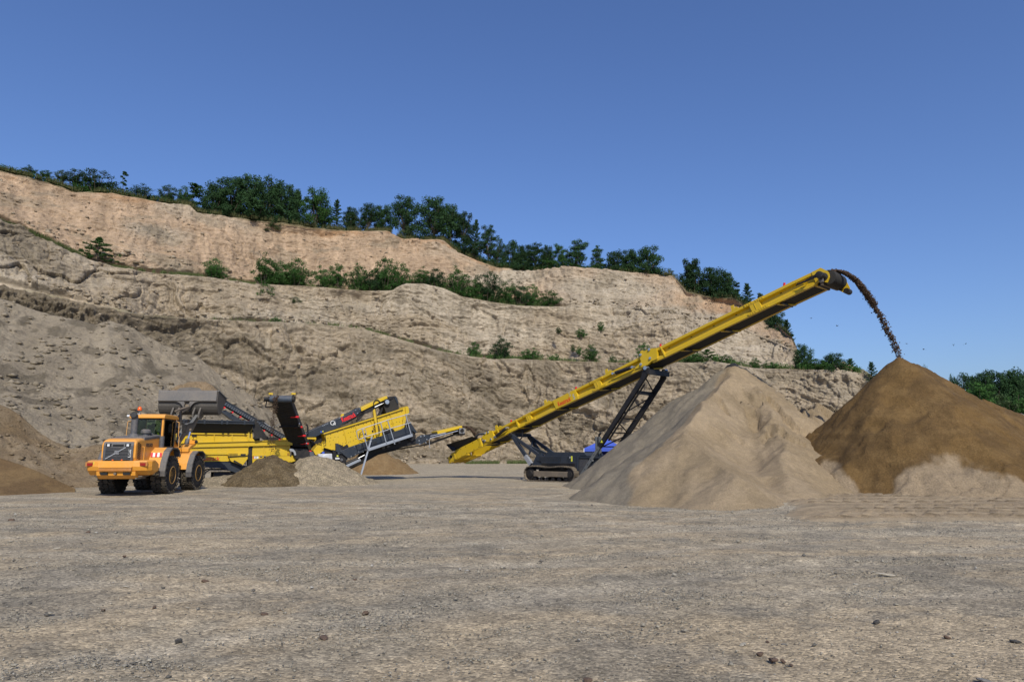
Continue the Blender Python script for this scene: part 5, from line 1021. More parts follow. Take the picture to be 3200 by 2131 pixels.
# ------------------------------------------------------------------ screening machine
def screener():
    p0 = at(780, 1400, 40.5); S = Frame(p0.x, 40.5, 28.0); WD = 2.5
    root = empty('screening_machine', (S.o[0], S.o[1], 0), S.a); tag(root, 'yellow and navy screening plant with loading hopper, raised belts and tilted screen box', 'screening machine')
    L = S.loc
    def tr(name, pts, y0, y1, mat=YEL, parent=root, bevel=0): return MB().prism([L(px, py, min(y0, y1)) for px, py in pts], y0, y1).build(name, mat, parent, bevel=bevel)
    # --- hopper
    hb = [(552, 1359), (776, 1350), (776, 1383), (556, 1386)]
    x0, z0 = L(552, 1357); x1, z1 = L(778, 1350); zl = L(660, 1385)[1]
    hop = MB(); t = .06
    hop.bb(x0, x1, 0, t, zl, (z0 + z1) / 2).bb(x0, x1, WD - t, WD, zl, (z0 + z1) / 2).bb(x0, x0 + t, t, WD - t, zl, z0 - .01).bb(x1 - t, x1, t, WD - t, zl, z1 - .01); hp = hop.build('hopper_body', YEL, root)
    for px in (560, 613.5, 669.5, 725.5, 774): a = L(px, 1354)[0]; MB().bb(a - .03, a + .03, -.07, .0, zl + .02, (z0 + z1) / 2 - .02).build('hopper_rib', YEL, hp)
    MB().bb(x0, x1, -.1, 0.0, (z0 + z1) / 2 - .07, (z0 + z1) / 2 + .004).build('hopper_rib', YEL, hp)
    rz = L(700, 1319, -.55)[1]; xr0 = L(548, 1325, -.55)[0]; xr1 = L(795, 1316, -.55)[0]; zt = (z0 + z1) / 2
    def quadslab(name, q, th, mat):       # four corners with thickness along the normal
        q = [Vector(v) for v in q]; n = (q[1] - q[0]).cross(q[3] - q[0]).normalized() * th
        return MB().add(q + [v + n for v in q], [(0, 1, 2, 3), (7, 6, 5, 4), (0, 4, 5, 1), (1, 5, 6, 2), (2, 6, 7, 3), (3, 7, 4, 0)]).build(name, mat, root)
    quadslab('flared_side', [(x0, .03, zt), (x1, .03, zt), (xr1, -.55, rz), (xr0, -.55, rz)], .05, NAVY); quadslab('flared_side', [(x1, WD - .03, zt), (x0, WD - .03, zt), (xr0, WD + .55, rz), (xr1, WD + .55, rz)], .05, NAVY)
    quadslab('flared_end', [(x1 - .03, 0, zt), (x1 - .03, WD, zt), (xr1 + .45, WD + .5, rz + .02), (xr1 + .45, -.5, rz + .02)], .05, NAVY); quadslab('flared_end', [(x0 + .03, WD, zt), (x0 + .03, 0, zt), (xr0 - .3, -.5, rz), (xr0 - .3, WD + .5, rz)], .05, NAVY)
    rail = MB().bb(xr0, xr1, -.70, -.54, rz - .10, rz + .10).build('hopper_rim', NAVY, root, bevel=.015); MB().bb(xr0, xr1, WD + .54, WD + .70, rz - .10, rz + .10).build('hopper_rim', NAVY, root)
    MB().bb(xr0, xr1, -.76, -.70, rz + .03, rz + .10).build('rim_lip', NAVY, rail)
    for px in (575, 639, 693, 710, 764): a = L(px, 1320, -.7)[0]; MB().bb(a - .05, a + .05, -.78, -.70, rz - .12, rz + .13).build('rim_bracket', NAVY, rail)
    # end flap hanging beyond the right side
    q = [(794, 1313), (800, 1312), (831, 1359), (829, 1361), (818, 1368), (796, 1372), (790, 1335)]
    tr('end_flap', q, -.45, -.38, BLACK); MB().add([(L(797, 1313, -.42)[0], -.42, L(797, 1313, -.42)[1]), (L(797, 1313, -.42)[0], WD + .4, L(797, 1313, -.42)[1]), (L(831, 1359, -.42)[0], WD + .4, L(831, 1359, -.42)[1]), (L(831, 1359, -.42)[0], -.42, L(831, 1359, -.42)[1])], [(0, 1, 2, 3)]).build('end_flap', BLACK, root)
    tr('hopper_post', [(775, 1334), (780, 1334), (780, 1376), (775, 1376)], -.14, .02); tr('hopper_post', [(783.5, 1336), (788, 1336), (790, 1376), (783.5, 1376)], -.10, .3); tr('post_foot', [(776, 1369), (789, 1368), (796, 1377), (776, 1377)], -.12, .1)
    tr('linkage', [(789, 1372), (802, 1358), (812, 1368), (812, 1376), (791, 1377)], .2, .5, BLACK)
    # --- frame beam and lower bodies
    bm = tr('main_beam', [(548, 1385), (776, 1378), (914, 1375.5), (914, 1391), (776, 1394), (548, 1399)], -.16, .12, YEL, bevel=.012); tr('main_beam', [(560, 1385), (914, 1376), (914, 1391), (560, 1399)], WD - .1, WD + .16, YEL)
    tr('beam_flange', [(548, 1383.5), (914, 1373.6), (914, 1375.8), (548, 1385.6)], -.24, .16)
    for px in (617, 692, 778, 896): a = L(px, 1388, -.16)[0]; MB().bb(a - .012, a + .012, -.175, -.16, L(px, 1397, -.16)[1], L(px, 1382, -.16)[1]).build('beam_seam', YELD, bm)
    sk = tr('side_skirt', [(548, 1400), (776, 1394), (776, 1418), (735, 1441), (548, 1443)], -.05, WD + .05, YEL)
    MB().bb(L(560, 1415, -.05)[0], L(774, 1415, -.05)[0], -.12, -.05, L(660, 1420, -.05)[1], L(660, 1413, -.05)[1]).build('skirt_rail', YEL, sk)
    text('Keestrack', (L(616, 1439.5, -.06)[0], -.066, L(616, 1439.5, -.06)[1]), .01, .33, REDTXT, 'lettering', root, .003, stretch=.86)
    v = tr('chute', [(711, 1419), (774, 1416), (774, 1433), (757, 1455), (722, 1441)], -.28, -.05, YEL); m = MB()
    for k in range(7):
        for (ya, yb) in ((1416.5, 1418.5), (1420.5, 1422.8), (1424, 1426)): a = L(714 + k * 4.2, ya, -.29); b = L(717 + k * 4.2, yb, -.29); m.bb(a[0], b[0], -.292, -.28, b[1], a[1])
    m.build('vent_slots', VOID, v); a = L(712, 1428, -.3); b = L(776, 1423, -.3); MB().pipe([(a[0], -.32, a[1]), (lerp(a[0], b[0], .45), -.34, lerp(a[1], b[1], .4) + .02), (b[0], -.32, b[1])], .022, 6).build('hydraulic_hose', BLACK, root)
    tr('chute_flap', [(729, 1441), (759, 1457), (757, 1451), (732, 1437)], -.33, -.29, BLACK); c = L(759, 1421, -.3); MB().bb(c[0] - .12, c[0] + .14, -.36, -.28, c[1] - .07, c[1] + .06).build('coupling_block', BLACK, root)
    tr('recess_panel', [(776, 1394), (790, 1394), (788, 1412), (790, 1457), (776, 1456), (773, 1430)], -.02, .5, BLACK)
    rb = tr('engine_body', [(788, 1393), (906, 1388), (908, 1421), (925, 1423), (925, 1440), (880, 1452), (789, 1458)], -.02, WD, YEL, bevel=.01)
    tr('body_step', [(788, 1421), (826, 1421), (830, 1409), (893, 1408), (897, 1418), (897, 1424), (788, 1425)], -.09, -.02, YEL, rb)
    for px in (824, 895.5, 904.5): a = L(px, 1400, -.02)[0]; MB().bb(a - .025, a + .025, -.06, -.02, L(px, 1421, -.02)[1], L(px, 1391, -.02)[1]).build('body_post', YEL, rb)
    tr('body_panel', [(789, 1426), (908, 1423), (908, 1442), (880, 1450), (789, 1456)], -.07, -.02, YEL, rb)
    a = L(792, 1422, -.07); b = L(807, 1433, -.07); st = MB().bb(a[0], b[0], -.076, -.07, b[1], a[1]).build('info_sign', WHITE, rb); MB().bb(a[0], a[0] + .05, -.08, -.076, b[1], a[1]).bb(a[0], b[0], -.08, -.076, a[1] - .03, a[1]).build('sign_border', REDTXT, st)
    m = MB(); [m.bb(a[0] + .08, b[0] - .03 - .05 * (k % 2), -.08, -.076, a[1] - .07 - k * .032, a[1] - .058 - k * .032) for k in range(5)]; m.build('printed_lines', GREYP, st)
    for px in (816, 828): c = L(px, 1424.5, -.07); mm = MB().bb(c[0] - .07, c[0] + .07, -.08, -.07, c[1] - .08, c[1] + .06).build('socket_plate', BLACK, rb); MB().tube((c[0], -.09, c[1]), (c[0], -.08, c[1]), .035, 10).build('socket', GALV, mm)
    c = L(900, 1419, -.05); MB().bb(c[0] - .03, c[0] + .03, -.08, -.05, c[1] - .1, c[1] + .08).build('door_latch', RUSTM, rb)
    for px, py in ((908, 1423), (922.5, 1420.5)): c = L(px, py, -.08); MB().bb(c[0] - .05, c[0] + .05, -.09, -.08, c[1] - .04, c[1] + .03).build('small_sign', BLACK, rb)
    # chassis and tracks
    tr('chassis', [(548, 1443), (735, 1441), (757, 1455), (790, 1456), (800, 1470), (742, 1478), (690, 1462), (610, 1459), (548, 1459)], .0, WD, NAVY); tr('chassis', [(790, 1445), (1075, 1418), (1085, 1452), (900, 1475), (800, 1474)], .3, WD - .3, BLACK)
    for sg in (0, 1):
        yc = .3 + sg * (WD - .6); xa, xb = L(640, 1480, 0)[0], L(905, 1480, 0)[0]; m = MB(); rr = .36; L1 = xb - xa - 2 * rr; per = 2 * L1 + 2 * math.pi * rr
        for k in range(52):
            d = per * k / 52
            if d < L1: p = (xa + rr + d, 2 * rr + .02, 0)
            elif d < L1 + math.pi * rr: a = (d - L1) / rr; p = (xb - rr + math.sin(a) * rr, rr + .02 + math.cos(a) * rr, a)
            elif d < 2 * L1 + math.pi * rr: p = (xb - rr - (d - L1 - math.pi * rr), .02, math.pi)
            else: a = (d - 2 * L1 - math.pi * rr) / rr + math.pi; p = (xa + rr + math.sin(a) * rr, rr + .02 + math.cos(a) * rr, a)
            m.box((p[0], yc, p[1] + .02), (per / 52 * .92, .45, .05), Matrix.Rotation(p[2], 3, 'Y'))
        tk = m.build('crawler_track', SHOE, root); MB().bb(xa + .5, xb - .5, yc - .18, yc + .18, .2, .6).build('track_frame', BLACK, tk)
    # --- side belt behind the hopper, rising to the left
    yb = WD + .5
    m = MB(); a = Vector((L(893, 1370, yb)[0], yb, L(893, 1370, yb)[1])); b = Vector((L(672, 1241, yb)[0], yb, L(672, 1241, yb)[1])); bc = MB().beam(a, b, .08, .26).build('side_belt_frame', GREYN, root); MB().beam(a + Vector((0, .9, 0)), b + Vector((0, .9, 0)), .08, .26).build('side_belt_frame', GREYN, root)
    MB().beam(a + Vector((0, .45, .09)), b + Vector((0, .45, .09)), .8, .03).build('side_belt', BELT, root)
    m = MB(); d = (b - a)
    for k in range(34): q = a + d * (k + .5) / 34; m.beam(q + Vector((.05, -.06, .10)), q + Vector((-.06, -.06, -.10)), .05, .035)
    m.build('belt_frame_ribs', NAVY, bc)
    MB().beam(a + Vector((0, -.07, .15)), b + Vector((0, -.07, .15)), .06, .05).build('belt_frame_rail', NAVY, bc)
    for k in range(9): q = a + d * (k + .6) / 9 + Vector((-.1, 0, -.24)); MB().tube(q + Vector((0, -.1, 0)), q + Vector((0, .95, 0)), .055, 10).build('red_roller', RED, root)
    tr('belt_trough', [(690, 1285), (705, 1281), (760, 1316), (745, 1318), (720, 1308)], yb + .1, yb + .9, NAVY); tr('belt_trough', [(700, 1290), (712, 1286), (850, 1372), (838, 1380)], yb + .2, yb + .8, BLACK)
    tr('pivot_block', [(838, 1366), (868, 1366), (872, 1376), (836, 1376)], yb - .2, yb + .2, BLACK)
    a = L(797, 1312, 1.2); b = L(825, 1314, 1.2); c = L(826, 1326, 1.2); MB().pipe([(a[0], 1.2, a[1]), (b[0], 1.2, b[1]), (c[0], 1.2, c[1])], .05, 7).build('belt_stay', BLACK, root)
    e = S.w2l(at(877, 1322, 41.0)); ch = MB(); A = Vector((b[0], 1.2, b[1] - .1))
    for k in range(26): q = A.lerp(e, k / 26) - Vector((0, 0, .25 * math.sin(math.pi * k / 26))); q2 = A.lerp(e, (k + .8) / 26) - Vector((0, 0, .25 * math.sin(math.pi * (k + .8) / 26))); ch.tube(q, q2, .022, 5)
    ch.build('holding_chain', GALV, root)
    # --- steep belt leaning towards the yard, its dark underside in view
    H = at(878, 1254, 38.4); B = at(944, 1425, 42.6); X = Vector((1, 0, 0)); Hl, Bl = S.w2l(H), S.w2l(B); wv = S.w2l(H + X) - Hl; wv.normalize(); ax = (Bl - Hl).normalized(); nv = wv.cross(ax).normalized()
    if nv.y > 0: nv = -nv
    hw = .50
    sb = MB().beam(Hl, Bl, 2 * hw, .05, wv).build('steep_belt', BELT, root)
    n = 26; m = MB()
    for k in range(1, n):
        q = Hl.lerp(Bl, k / n) + nv * .035
        for s in (-1, 1): m.beam(q, q + wv * s * hw * .82 - ax * .17, .03, .03, nv)
    m.build('belt_cleats', BELTC, sb)
    for s in (-1, 1): MB().beam(Hl + wv * s * (hw + .03) - nv * .16 + ax * .15, Bl + wv * s * (hw + .03) - nv * .16, .06, .30, wv).build('steep_belt_frame', NAVY, root)
    MB().beam(Hl - nv * .30, Bl - nv * .30, 2 * hw * .96, .04, wv).build('carrying_belt', BELT, root)
    dr = MB().tube(Hl - nv * .16 - wv * (hw + .12), Hl - nv * .16 + wv * (hw + .12), .20, 20).build('belt_drum', RUBN, root, smooth=True)
    for s in (-1, 1):
        q = Hl - nv * .16 + wv * s * (hw + .14); MB().tube(q, q + wv * s * .1, .17, 16).build('drum_bearing', BLACK, dr); MB().box(q + Vector((0, 0, .30)), (.22, .22, .09)).build('yellow_cap', YEL, dr); MB().beam(q + Vector((0, 0, .24)), q + ax * .3, .07, .05, wv).build('tension_bracket', CHROME, dr)
    q = Hl - nv * .16 - wv * (hw + .24); MB().tube(q, q - wv * .22, .13, 14).build('drum_motor', BLACK, dr); MB().pipe([q - wv * .1 - Vector((0, 0, .1)), q - wv * .14 - Vector((0, 0, .45)), q + wv * .15 + ax * .62, q + wv * .42 + ax * .8], .035, 8).build('hydraulic_hose', BLACK, dr)
    for f in (.42, .78):
        q = Hl.lerp(Bl, f) + nv * .09; MB().beam(q - wv * (hw + .12), q + wv * (hw + .12), .07, .09, ax).build('belt_crossbar', BLACK, root)
        MB().beam(q + wv * (hw + .02), q + wv * (hw + .12) - ax * .3, .05, .05, nv).build('bracket', CHROME, root)
    for f in (.26, .44, .60, .75, .90):
        q = Hl.lerp(Bl, f) + wv * (hw + .05) + nv * .03; MB().tube(q - wv * .32 + ax * .02, q + wv * .12, .035, 8).tube(q + wv * .0, q + wv * .15, .06, 10).build('red_roller', RED, root)
    tr('belt_foot', [(917, 1402), (958, 1402), (972, 1416), (968, 1432), (925, 1434), (916, 1420)], -.25, .4, BLACK); tr('curved_guard', [(905, 1402), (915, 1401), (923, 1410), (926, 1421), (921, 1423), (917, 1412), (905, 1408)], -.3, -.22, GALV)
    tr('tool_box', [(968, 1410), (980, 1412), (982, 1424), (968, 1424)], -.3, .2, GREYN)
    # --- feed belt rising to the right over the screen box
    y0, y1 = .7, 1.8
    fb = tr('feed_belt_housing', [(951, 1361), (963, 1349), (1055, 1308.5), (1075, 1300), (1126.5, 1272), (1129.6, 1284), (1112, 1301), (1055, 1336), (1004, 1356), (988, 1364), (963, 1366)], y0, y1, NAVY, bevel=.015)
    fc = tr('belt_cover', [(1127, 1274.5), (1150, 1263), (1208, 1236.5), (1212, 1244.5), (1130, 1285)], y0 - .02, y1 + .02, YEL, bevel=.02)
    tr('under_beam', [(1112, 1292), (1129, 1285), (1199, 1251), (1204, 1258), (1165, 1284), (1130, 1298), (1104, 1312), (1075, 1326), (1062, 1331), (1100, 1305)], y0 + .1, y1 - .1, BLACK)
    tr('belt_top', [(1208, 1240), (1233, 1237), (1236, 1243), (1205, 1254)], y0 + .05, y1 - .05, BLACK); c = L(1206, 1256.5, y0); mo = MB().tube((c[0], y0 - .25, c[1]), (c[0], y1 + .1, c[1]), .20, 20).build('head_drum', BLACK, root, smooth=True); MB().tube((c[0], y0 - .28, c[1]), (c[0], y0 - .25, c[1]), .14, 14).tube((c[0], y0 - .3, c[1]), (c[0], y0 - .26, c[1]), .06, 10).build('motor_face', CHROME, mo)
    tr('rubber_flap', [(1199, 1268), (1203, 1261), (1236, 1243), (1245, 1262), (1247, 1278), (1207, 1291)], y0 - .05, y1 + .05, BELT); tr('flap_edge', [(1236, 1237), (1242, 1246), (1246, 1262), (1242, 1262), (1233, 1243)], y0 - .1, y1, NAVY)
    for pts in ([(1166, 1270), (1172, 1268), (1178, 1300), (1172, 1301)], [(1192, 1275), (1198, 1272), (1195, 1284), (1187, 1297), (1181, 1297)], [(1130, 1290), (1140, 1284), (1137, 1297), (1122, 1314), (1114, 1318), (1120, 1300)]): tr('support_bracket', pts, y0 + .1, y0 + .3, BLACK)
    pc = [L(px, py, y0 - .05) for px, py in ((1167, 1266), (1168, 1256), (1174, 1250), (1181, 1250), (1187, 1256), (1196, 1260))]; MB().pipe([(a[0], y0 - .06, a[1]) for a in pc], .035, 8).build('hydraulic_hose', BLACK, root)
    pc = [L(px, py, y0 - .05) for px, py in ((1171, 1272), (1200, 1259))]; MB().tube((pc[0][0], y0 - .05, pc[0][1]), (pc[1][0], y0 - .05, pc[1][1]), .03, 8).build('bright_rod', CHROME, root)
    tr('lifting_lug', [(1064, 1303), (1066, 1295), (1073, 1292), (1075, 1298)], y0, y0 + .06, YEL); m = MB()
    for px, py in ((955.5, 1354), (961, 1352), (1009, 1330), (1014, 1328), (1018.5, 1325.5), (1023.5, 1323.5), (1060.5, 1305.5), (1065, 1303.5), (1071, 1300.5), (1111.5, 1281.5), (1117, 1291), (1125, 1277)): c = L(px, py, y0); m.tube((c[0], y0 - .012, c[1]), (c[0], y0, c[1]), .028, 8)
    m.build('bolts', CHROME, fb)
    a = L(1069.5, 1319, y0); b = L(1113, 1300.5, y0); th = math.atan2(b[1] - a[1], b[0] - a[0]); text('Keestrack', (a[0], y0 - .012, a[1]), th, .44, REDBR, 'lettering', root, .007, fit=math.hypot(b[0] - a[0], b[1] - a[1]))
    a = L(1032, 1329.5, y0); text('C', (a[0], y0 - .01, a[1]), th * .45, .42, SILBR, 'lettering', root); a = L(1041.5, 1329, y0); text('4', (a[0], y0 - .01, a[1]), th * .45, .36, SILBR, 'lettering', root)
    c = L(1003.5, 1349, y0); MB().tube((c[0], y0 - .012, c[1]), (c[0], y0, c[1]), .055, 14).build('round_sticker', BLUE, fb); c = L(1009, 1347.5, y0); MB().prism([(c[0] - .05, c[1] - .04), (c[0] + .05, c[1] - .03), (c[0], c[1] + .06)], y0 - .012, y0).build('warning_sticker', HIVIS, fb)
    pc = [L(px, py, .4) for px, py in ((962.5, 1352), (962.5, 1333), (961, 1327.5), (957, 1326))]; MB().pipe([(a[0], .5, a[1]) for a in pc], .055, 10).build('exhaust_pipe', BLACK, root)
    # --- screen box
    SB = [(1012, 1355.5), (1169, 1306), (1260, 1276.5), (1262, 1272), (1271, 1269), (1276, 1288), (1266, 1303), (1260, 1341), (1231, 1349), (1091, 1397), (1045, 1408), (1012, 1398), (1011, 1388), (1018, 1376)]
    bx = tr('screen_box', SB, .1, WD - .2, YEL); tr('box_top_flange', [(1011, 1353.5), (1169, 1304), (1260, 1275), (1261, 1278), (1170, 1307.5), (1012, 1357)], -.03, .12, YEL, bx)
    tr('box_end', [(1266, 1270.5), (1276, 1269.5), (1279, 1288), (1271, 1300), (1262, 1341), (1256, 1343), (1261, 1300), (1268, 1290)], -.0, .12, YELD, bx)
    for a, b in (((1073, 1337), (1087, 1397)), ((1109, 1326), (1125, 1386)), ((1159, 1310), (1170, 1371)), ((1219, 1291), (1233, 1348))):
        p, q = L(*a, .1), L(*b, .1); MB().beam((p[0], .07, p[1]), (q[0], .07, q[1]), .06, .045).build('box_rib', YELD, bx)
    m = MB(); rg = random.Random(3)
    for px in range(1016, 1262, 8):
        yt = 1355.5 - (px - 1012) * .3195 + 5; yb_ = yt + 48 if px > 1040 else yt + 36
        for fy in (.08, .36, .66, .93):
            if rg.random() < .62: c = L(px + rg.uniform(-2, 2), lerp(yt, yb_, fy) + rg.uniform(-1.5, 1.5), .1); m.tube((c[0], .085, c[1]), (c[0], .1, c[1]), .022, 6)
    m.build('bolts', BLACK, bx)
    c = L(1150, 1352, .1); vm = MB().tube((c[0], -.08, c[1]), (c[0], .1, c[1]), .34, 28).build('vibration_motor', YEL, bx); MB().tube((c[0], -.13, c[1]), (c[0], -.08, c[1]), .2, 20).build('motor_cover', YEL, vm)
    for s in (-1, 1): q = (c[0] + s * .2, c[1] + s * .08); MB().box((q[0], -.10, q[1]), (.16, .04, .12), Matrix.Rotation(-.5, 3, 'Y')).build('vent_plate', BLACK, vm)
    pst = tr('yellow_post', [(1166, 1283), (1172, 1277), (1177, 1300), (1184, 1362), (1177, 1364), (1171, 1320)], -.1, .05, YEL, bx); tr('post_side', [(1172, 1277), (1174, 1277), (1187, 1360), (1184, 1362)], -.1, .1, BLACK, bx)
    for pts in ([(1135, 1370), (1122, 1366), (1124, 1353), (1134, 1346)], [(1166, 1345), (1172, 1336), (1167, 1330), (1172, 1320)], [(1205, 1345), (1198, 1339), (1203, 1335), (1208, 1340)], [(1184, 1358), (1186, 1345), (1183, 1330)], [(1016, 1363), (1018, 1380), (1005, 1392), (988, 1386), (975, 1378)]):
        pc = [L(px, py, -.06) for px, py in pts]; MB().pipe([(a[0], -.1, a[1]) for a in pc], .02, 6).build('cable', BLACK, bx)
    for pts in ([(1051, 1392), (1062, 1388), (1074, 1395), (1085, 1388), (1090, 1396), (1070, 1406), (1052, 1408)], [(1195, 1343), (1208, 1339), (1226, 1338), (1233, 1346), (1215, 1354), (1196, 1358)]): tr('spring_mount', pts, -.02, .12, BLACK, bx)
    tr('spring_boss', [(1060, 1376), (1072, 1388), (1066, 1394), (1060, 1393), (1056, 1386)], .0, .1, YEL, bx)
    # --- frame under the box
    uf = tr('box_support_frame', [(1062, 1410), (1091, 1397.5), (1231, 1349), (1280, 1333), (1290, 1352), (1289, 1359), (1150, 1406), (1093, 1430), (1086, 1431)], -.15, WD, NAVY, bevel=.012)
    tr('support_nose', [(1050, 1385), (1058, 1386), (1066, 1404), (1080, 1410), (1066, 1418), (1050, 1410)], -.12, .3, NAVY)
    m = MB()
    for i in range(4):
        for j in range(3): c = L(1168 + j * 4.2, 1382 + i * 3.2 - j * 1.4, -.16); m.bb(c[0] - .03, c[0] + .03, -.158, -.15, c[1] - .018, c[1] + .018)
    for i in range(5):
        for j in range(2): c = L(1130 + j * 4.4, 1392 + i * 3.4 - j * 1.4, -.16); m.bb(c[0] - .03, c[0] + .03, -.158, -.15, c[1] - .018, c[1] + .018)
    m.build('vent_slots', VOID, uf)
    m = MB()
    for px, py in ((1107, 1395), (1125, 1388), (1121, 1411), (1135, 1412), (1097, 1425), (1110, 1420)): c = L(px, py, -.15); m.tube((c[0], -.165, c[1]), (c[0], -.15, c[1]), .028, 8)
    m.build('bolts', CHROME, uf)
    tr('dark_machinery', [(1040, 1405), (1064, 1410), (1086, 1432), (1075, 1456), (1060, 1448), (1040, 1440)], .0, .9, BLACK); tr('dark_machinery', [(1004, 1398), (1046, 1409), (1040, 1418), (998, 1418), (998, 1404)], .3, 1.6, BLACK)
    tr('dark_machinery', [(984, 1345), (1012, 1356), (1012, 1398), (1002, 1410), (975, 1408), (968, 1380)], 1.0, 1.8, BLACK)
    for i in range(7): a = L(1045 + i * 1.6, 1440, -.05); b = L(1046 + i * 1.6, 1447 + (i % 2), -.05); MB().tube((a[0], -.06, a[1]), (b[0], -.06, b[1]), .02, 6).build('hose_bundle', GALV, root)
    for px, py, s in ((1052, 1432, .11), (1058, 1415, .07), (1067, 1436, .09)): c = L(px, py, -.03); MB().tube((c[0], -.1, c[1]), (c[0], .0, c[1]), s, 14).build('pulley', GREYP, root)
    c = L(1054, 1426, -.03); MB().bb(c[0] - .05, c[0] + .05, -.09, -.02, c[1] - .12, c[1] + .08).build('warning_sticker', HIVIS, root); c = L(1054, 1432.5, -.1); MB().bb(c[0] - .13, c[0] + .13, -.13, -.1, c[1] - .035, c[1] + .035).build('info_sign', WHITE, root)
    tr('discharge_trough', [(979, 1408), (990, 1392), (1001, 1384), (1008, 1400), (1011, 1408), (992, 1422), (985, 1420)], -.1, .9, YEL); tr('trough_bracket', [(1005, 1385), (1010, 1386), (1012, 1402), (1006, 1404)], -.15, .2, YEL)
    tr('upper_rail', [(884, 1368), (914, 1367), (988, 1366.5), (988, 1374), (982, 1380), (988, 1372), (958, 1372), (884, 1374)], .2, .9, YEL); tr('corner_plate', [(895, 1350), (903, 1366), (895, 1368)], .5, .6, YEL)
    pc = [L(px, py, -.2) for px, py in ((968, 1374), (980, 1383), (990, 1386), (1001, 1382), (1004, 1370))]; MB().pipe([(a[0], -.2, a[1]) for a in pc], .022, 6).build('cable', BLACK, root)
    ft = tr('fuel_tank', [(995, 1418), (1038, 1417), (1040, 1453), (996, 1453)], -.45, .45, TANK, bevel=.03); c = L(1018, 1432, -.45); MB().lathe((c[0], -.45, c[1]), [(-.05, .12), (-.05, .2), (-.035, .24), (0, .26)], 26).build('tank_hatch', TANK, ft, smooth=True); c = L(1010, 1416, -.1); MB().tube((c[0], -.1, c[1] - .02), (c[0], -.1, c[1] + .1), .08, 14).build('filler_cap', BLUE, ft)
    # --- hydraulic strut, lower belt and tail belt
    a, b = L(1072, 1461, -.3), L(1126, 1436, -.3); sb = MB().beam((a[0], -.3, a[1]), (b[0], -.3, b[1]), .18, .15).build('lifting_strut', SILV, root, bevel=.01); MB().tube((a[0], -.42, a[1] - .03), (a[0], -.18, a[1] - .03), .1, 14).build('strut_eye', SILV, sb)
    a, b, c = L(1081, 1449, -.25), L(1119, 1432, -.25), L(1139, 1421.5, -.25); cy = MB().tube((a[0], -.25, a[1]), (b[0], -.25, b[1]), .10, 14).build('hydraulic_cylinder', BLACK, root); MB().tube((b[0], -.25, b[1]), (c[0], -.25, c[1]), .03, 8).build('rod', CHROME, cy)
    tr('lower_belt_frame', [(1078, 1463), (1120, 1446), (1150, 1408), (1290, 1358), (1298, 1368), (1300, 1385), (1240, 1402), (1182, 1417), (1130, 1445), (1084, 1467)], .4, 1.9, BLACK); tr('lower_belt_edge', [(1082, 1468), (1130, 1446.5), (1180, 1418), (1237, 1404.5), (1237, 1407), (1181, 1421), (1130, 1450), (1084, 1471)], .3, 1.5, BELT)
    for px, py in ((1198, 1398), (1212, 1394), (1232, 1384), (1246, 1380)): c = L(px, py, .3); MB().tube((c[0], .22, c[1]), (c[0], .4, c[1]), .10, 12).build('guide_wheel', GREYP, root)
    y0, y1 = .75, 1.75
    tb = tr('tail_pivot_plate', [(1286, 1380), (1300, 1372), (1308, 1363), (1320, 1358), (1334, 1358), (1346, 1362), (1343, 1372), (1330, 1380), (1318, 1388), (1306, 1386), (1297, 1388)], y0 - .08, y0 + .1, NAVY, bevel=.01); m = MB()
    for px, py in ((1308, 1377), (1313, 1364), (1324, 1361), (1332, 1373), (1329, 1383), (1310, 1387)): c = L(px, py, y0); m.tube((c[0], y0 - .12, c[1]), (c[0], y0 - .08, c[1]), .05, 10)
    m.build('hinge_pins', CHROME, tb)
    tr('tail_belt_frame', [(1330, 1362), (1367, 1352), (1434, 1337), (1440, 1347), (1400, 1357), (1345, 1367), (1326, 1380), (1314, 1386), (1318, 1376)], y0, y1, BLACK)
    for (p, q) in (((1332, 1365), (1392, 1352)), ((1340, 1370), (1430, 1346))): a, b = L(*p, y0), L(*q, y0); MB().tube((a[0], y0 - .05, a[1]), (b[0], y0 - .05, b[1]), .03, 8).build('bright_rod', CHROME, root)
    tc = tr('tail_belt_cover', [(1366.5, 1347.5), (1400, 1340), (1443.5, 1329.5), (1445.5, 1337), (1400, 1349), (1368, 1356)], y0 - .06, y1 + .06, YEL, bevel=.02); tr('tail_belt_carrying', [(1300, 1372), (1370, 1354), (1446, 1335), (1447, 1338), (1370, 1358), (1302, 1376)], y0 + .1, y1 - .1, BELT)
    c = L(1441, 1345, y0); hd = MB().tube((c[0], y0 - .1, c[1]), (c[0], y1 + .1, c[1]), .17, 18).build('tail_drum', BLACK, root, smooth=True); MB().bb(c[0] - .2, c[0] + .2, y0 - .14, y0 - .1, c[1] - .2, c[1] + .17).build('bearing_plate', CHROME, hd); MB().tube((c[0], y0 - .2, c[1]), (c[0], y0 - .14, c[1]), .13, 14).build('motor_face', BLACK, hd)
    tr('scraper_unit', [(1434, 1352), (1440, 1352), (1446, 1350), (1453, 1353), (1453, 1358), (1447, 1360), (1436, 1359)], y0 - .1, y1, BLACK)
    for p, q in (((1237, 1405), (1346, 1388)), ((1346, 1388), (1432, 1356)), ((1240, 1398), (1300, 1388))): a, b = L(*p, y0), L(*q, y0); MB().beam((a[0], lerp(y0, y1, .5), a[1]), (b[0], lerp(y0, y1, .5), b[1]), y1 - y0 - .2, .05).build('return_belt', BELT, root)
    a, b = L(1341, 1370, y0), L(1341, 1398, y0); MB().tube((a[0], y0 - .06, a[1]), (b[0], y0 - .06, b[1]), .022, 7).tube((b[0], y0 - .16, b[1]), (b[0], y0 + .04, b[1]), .035, 7).build('prop_pin', GALV, root)
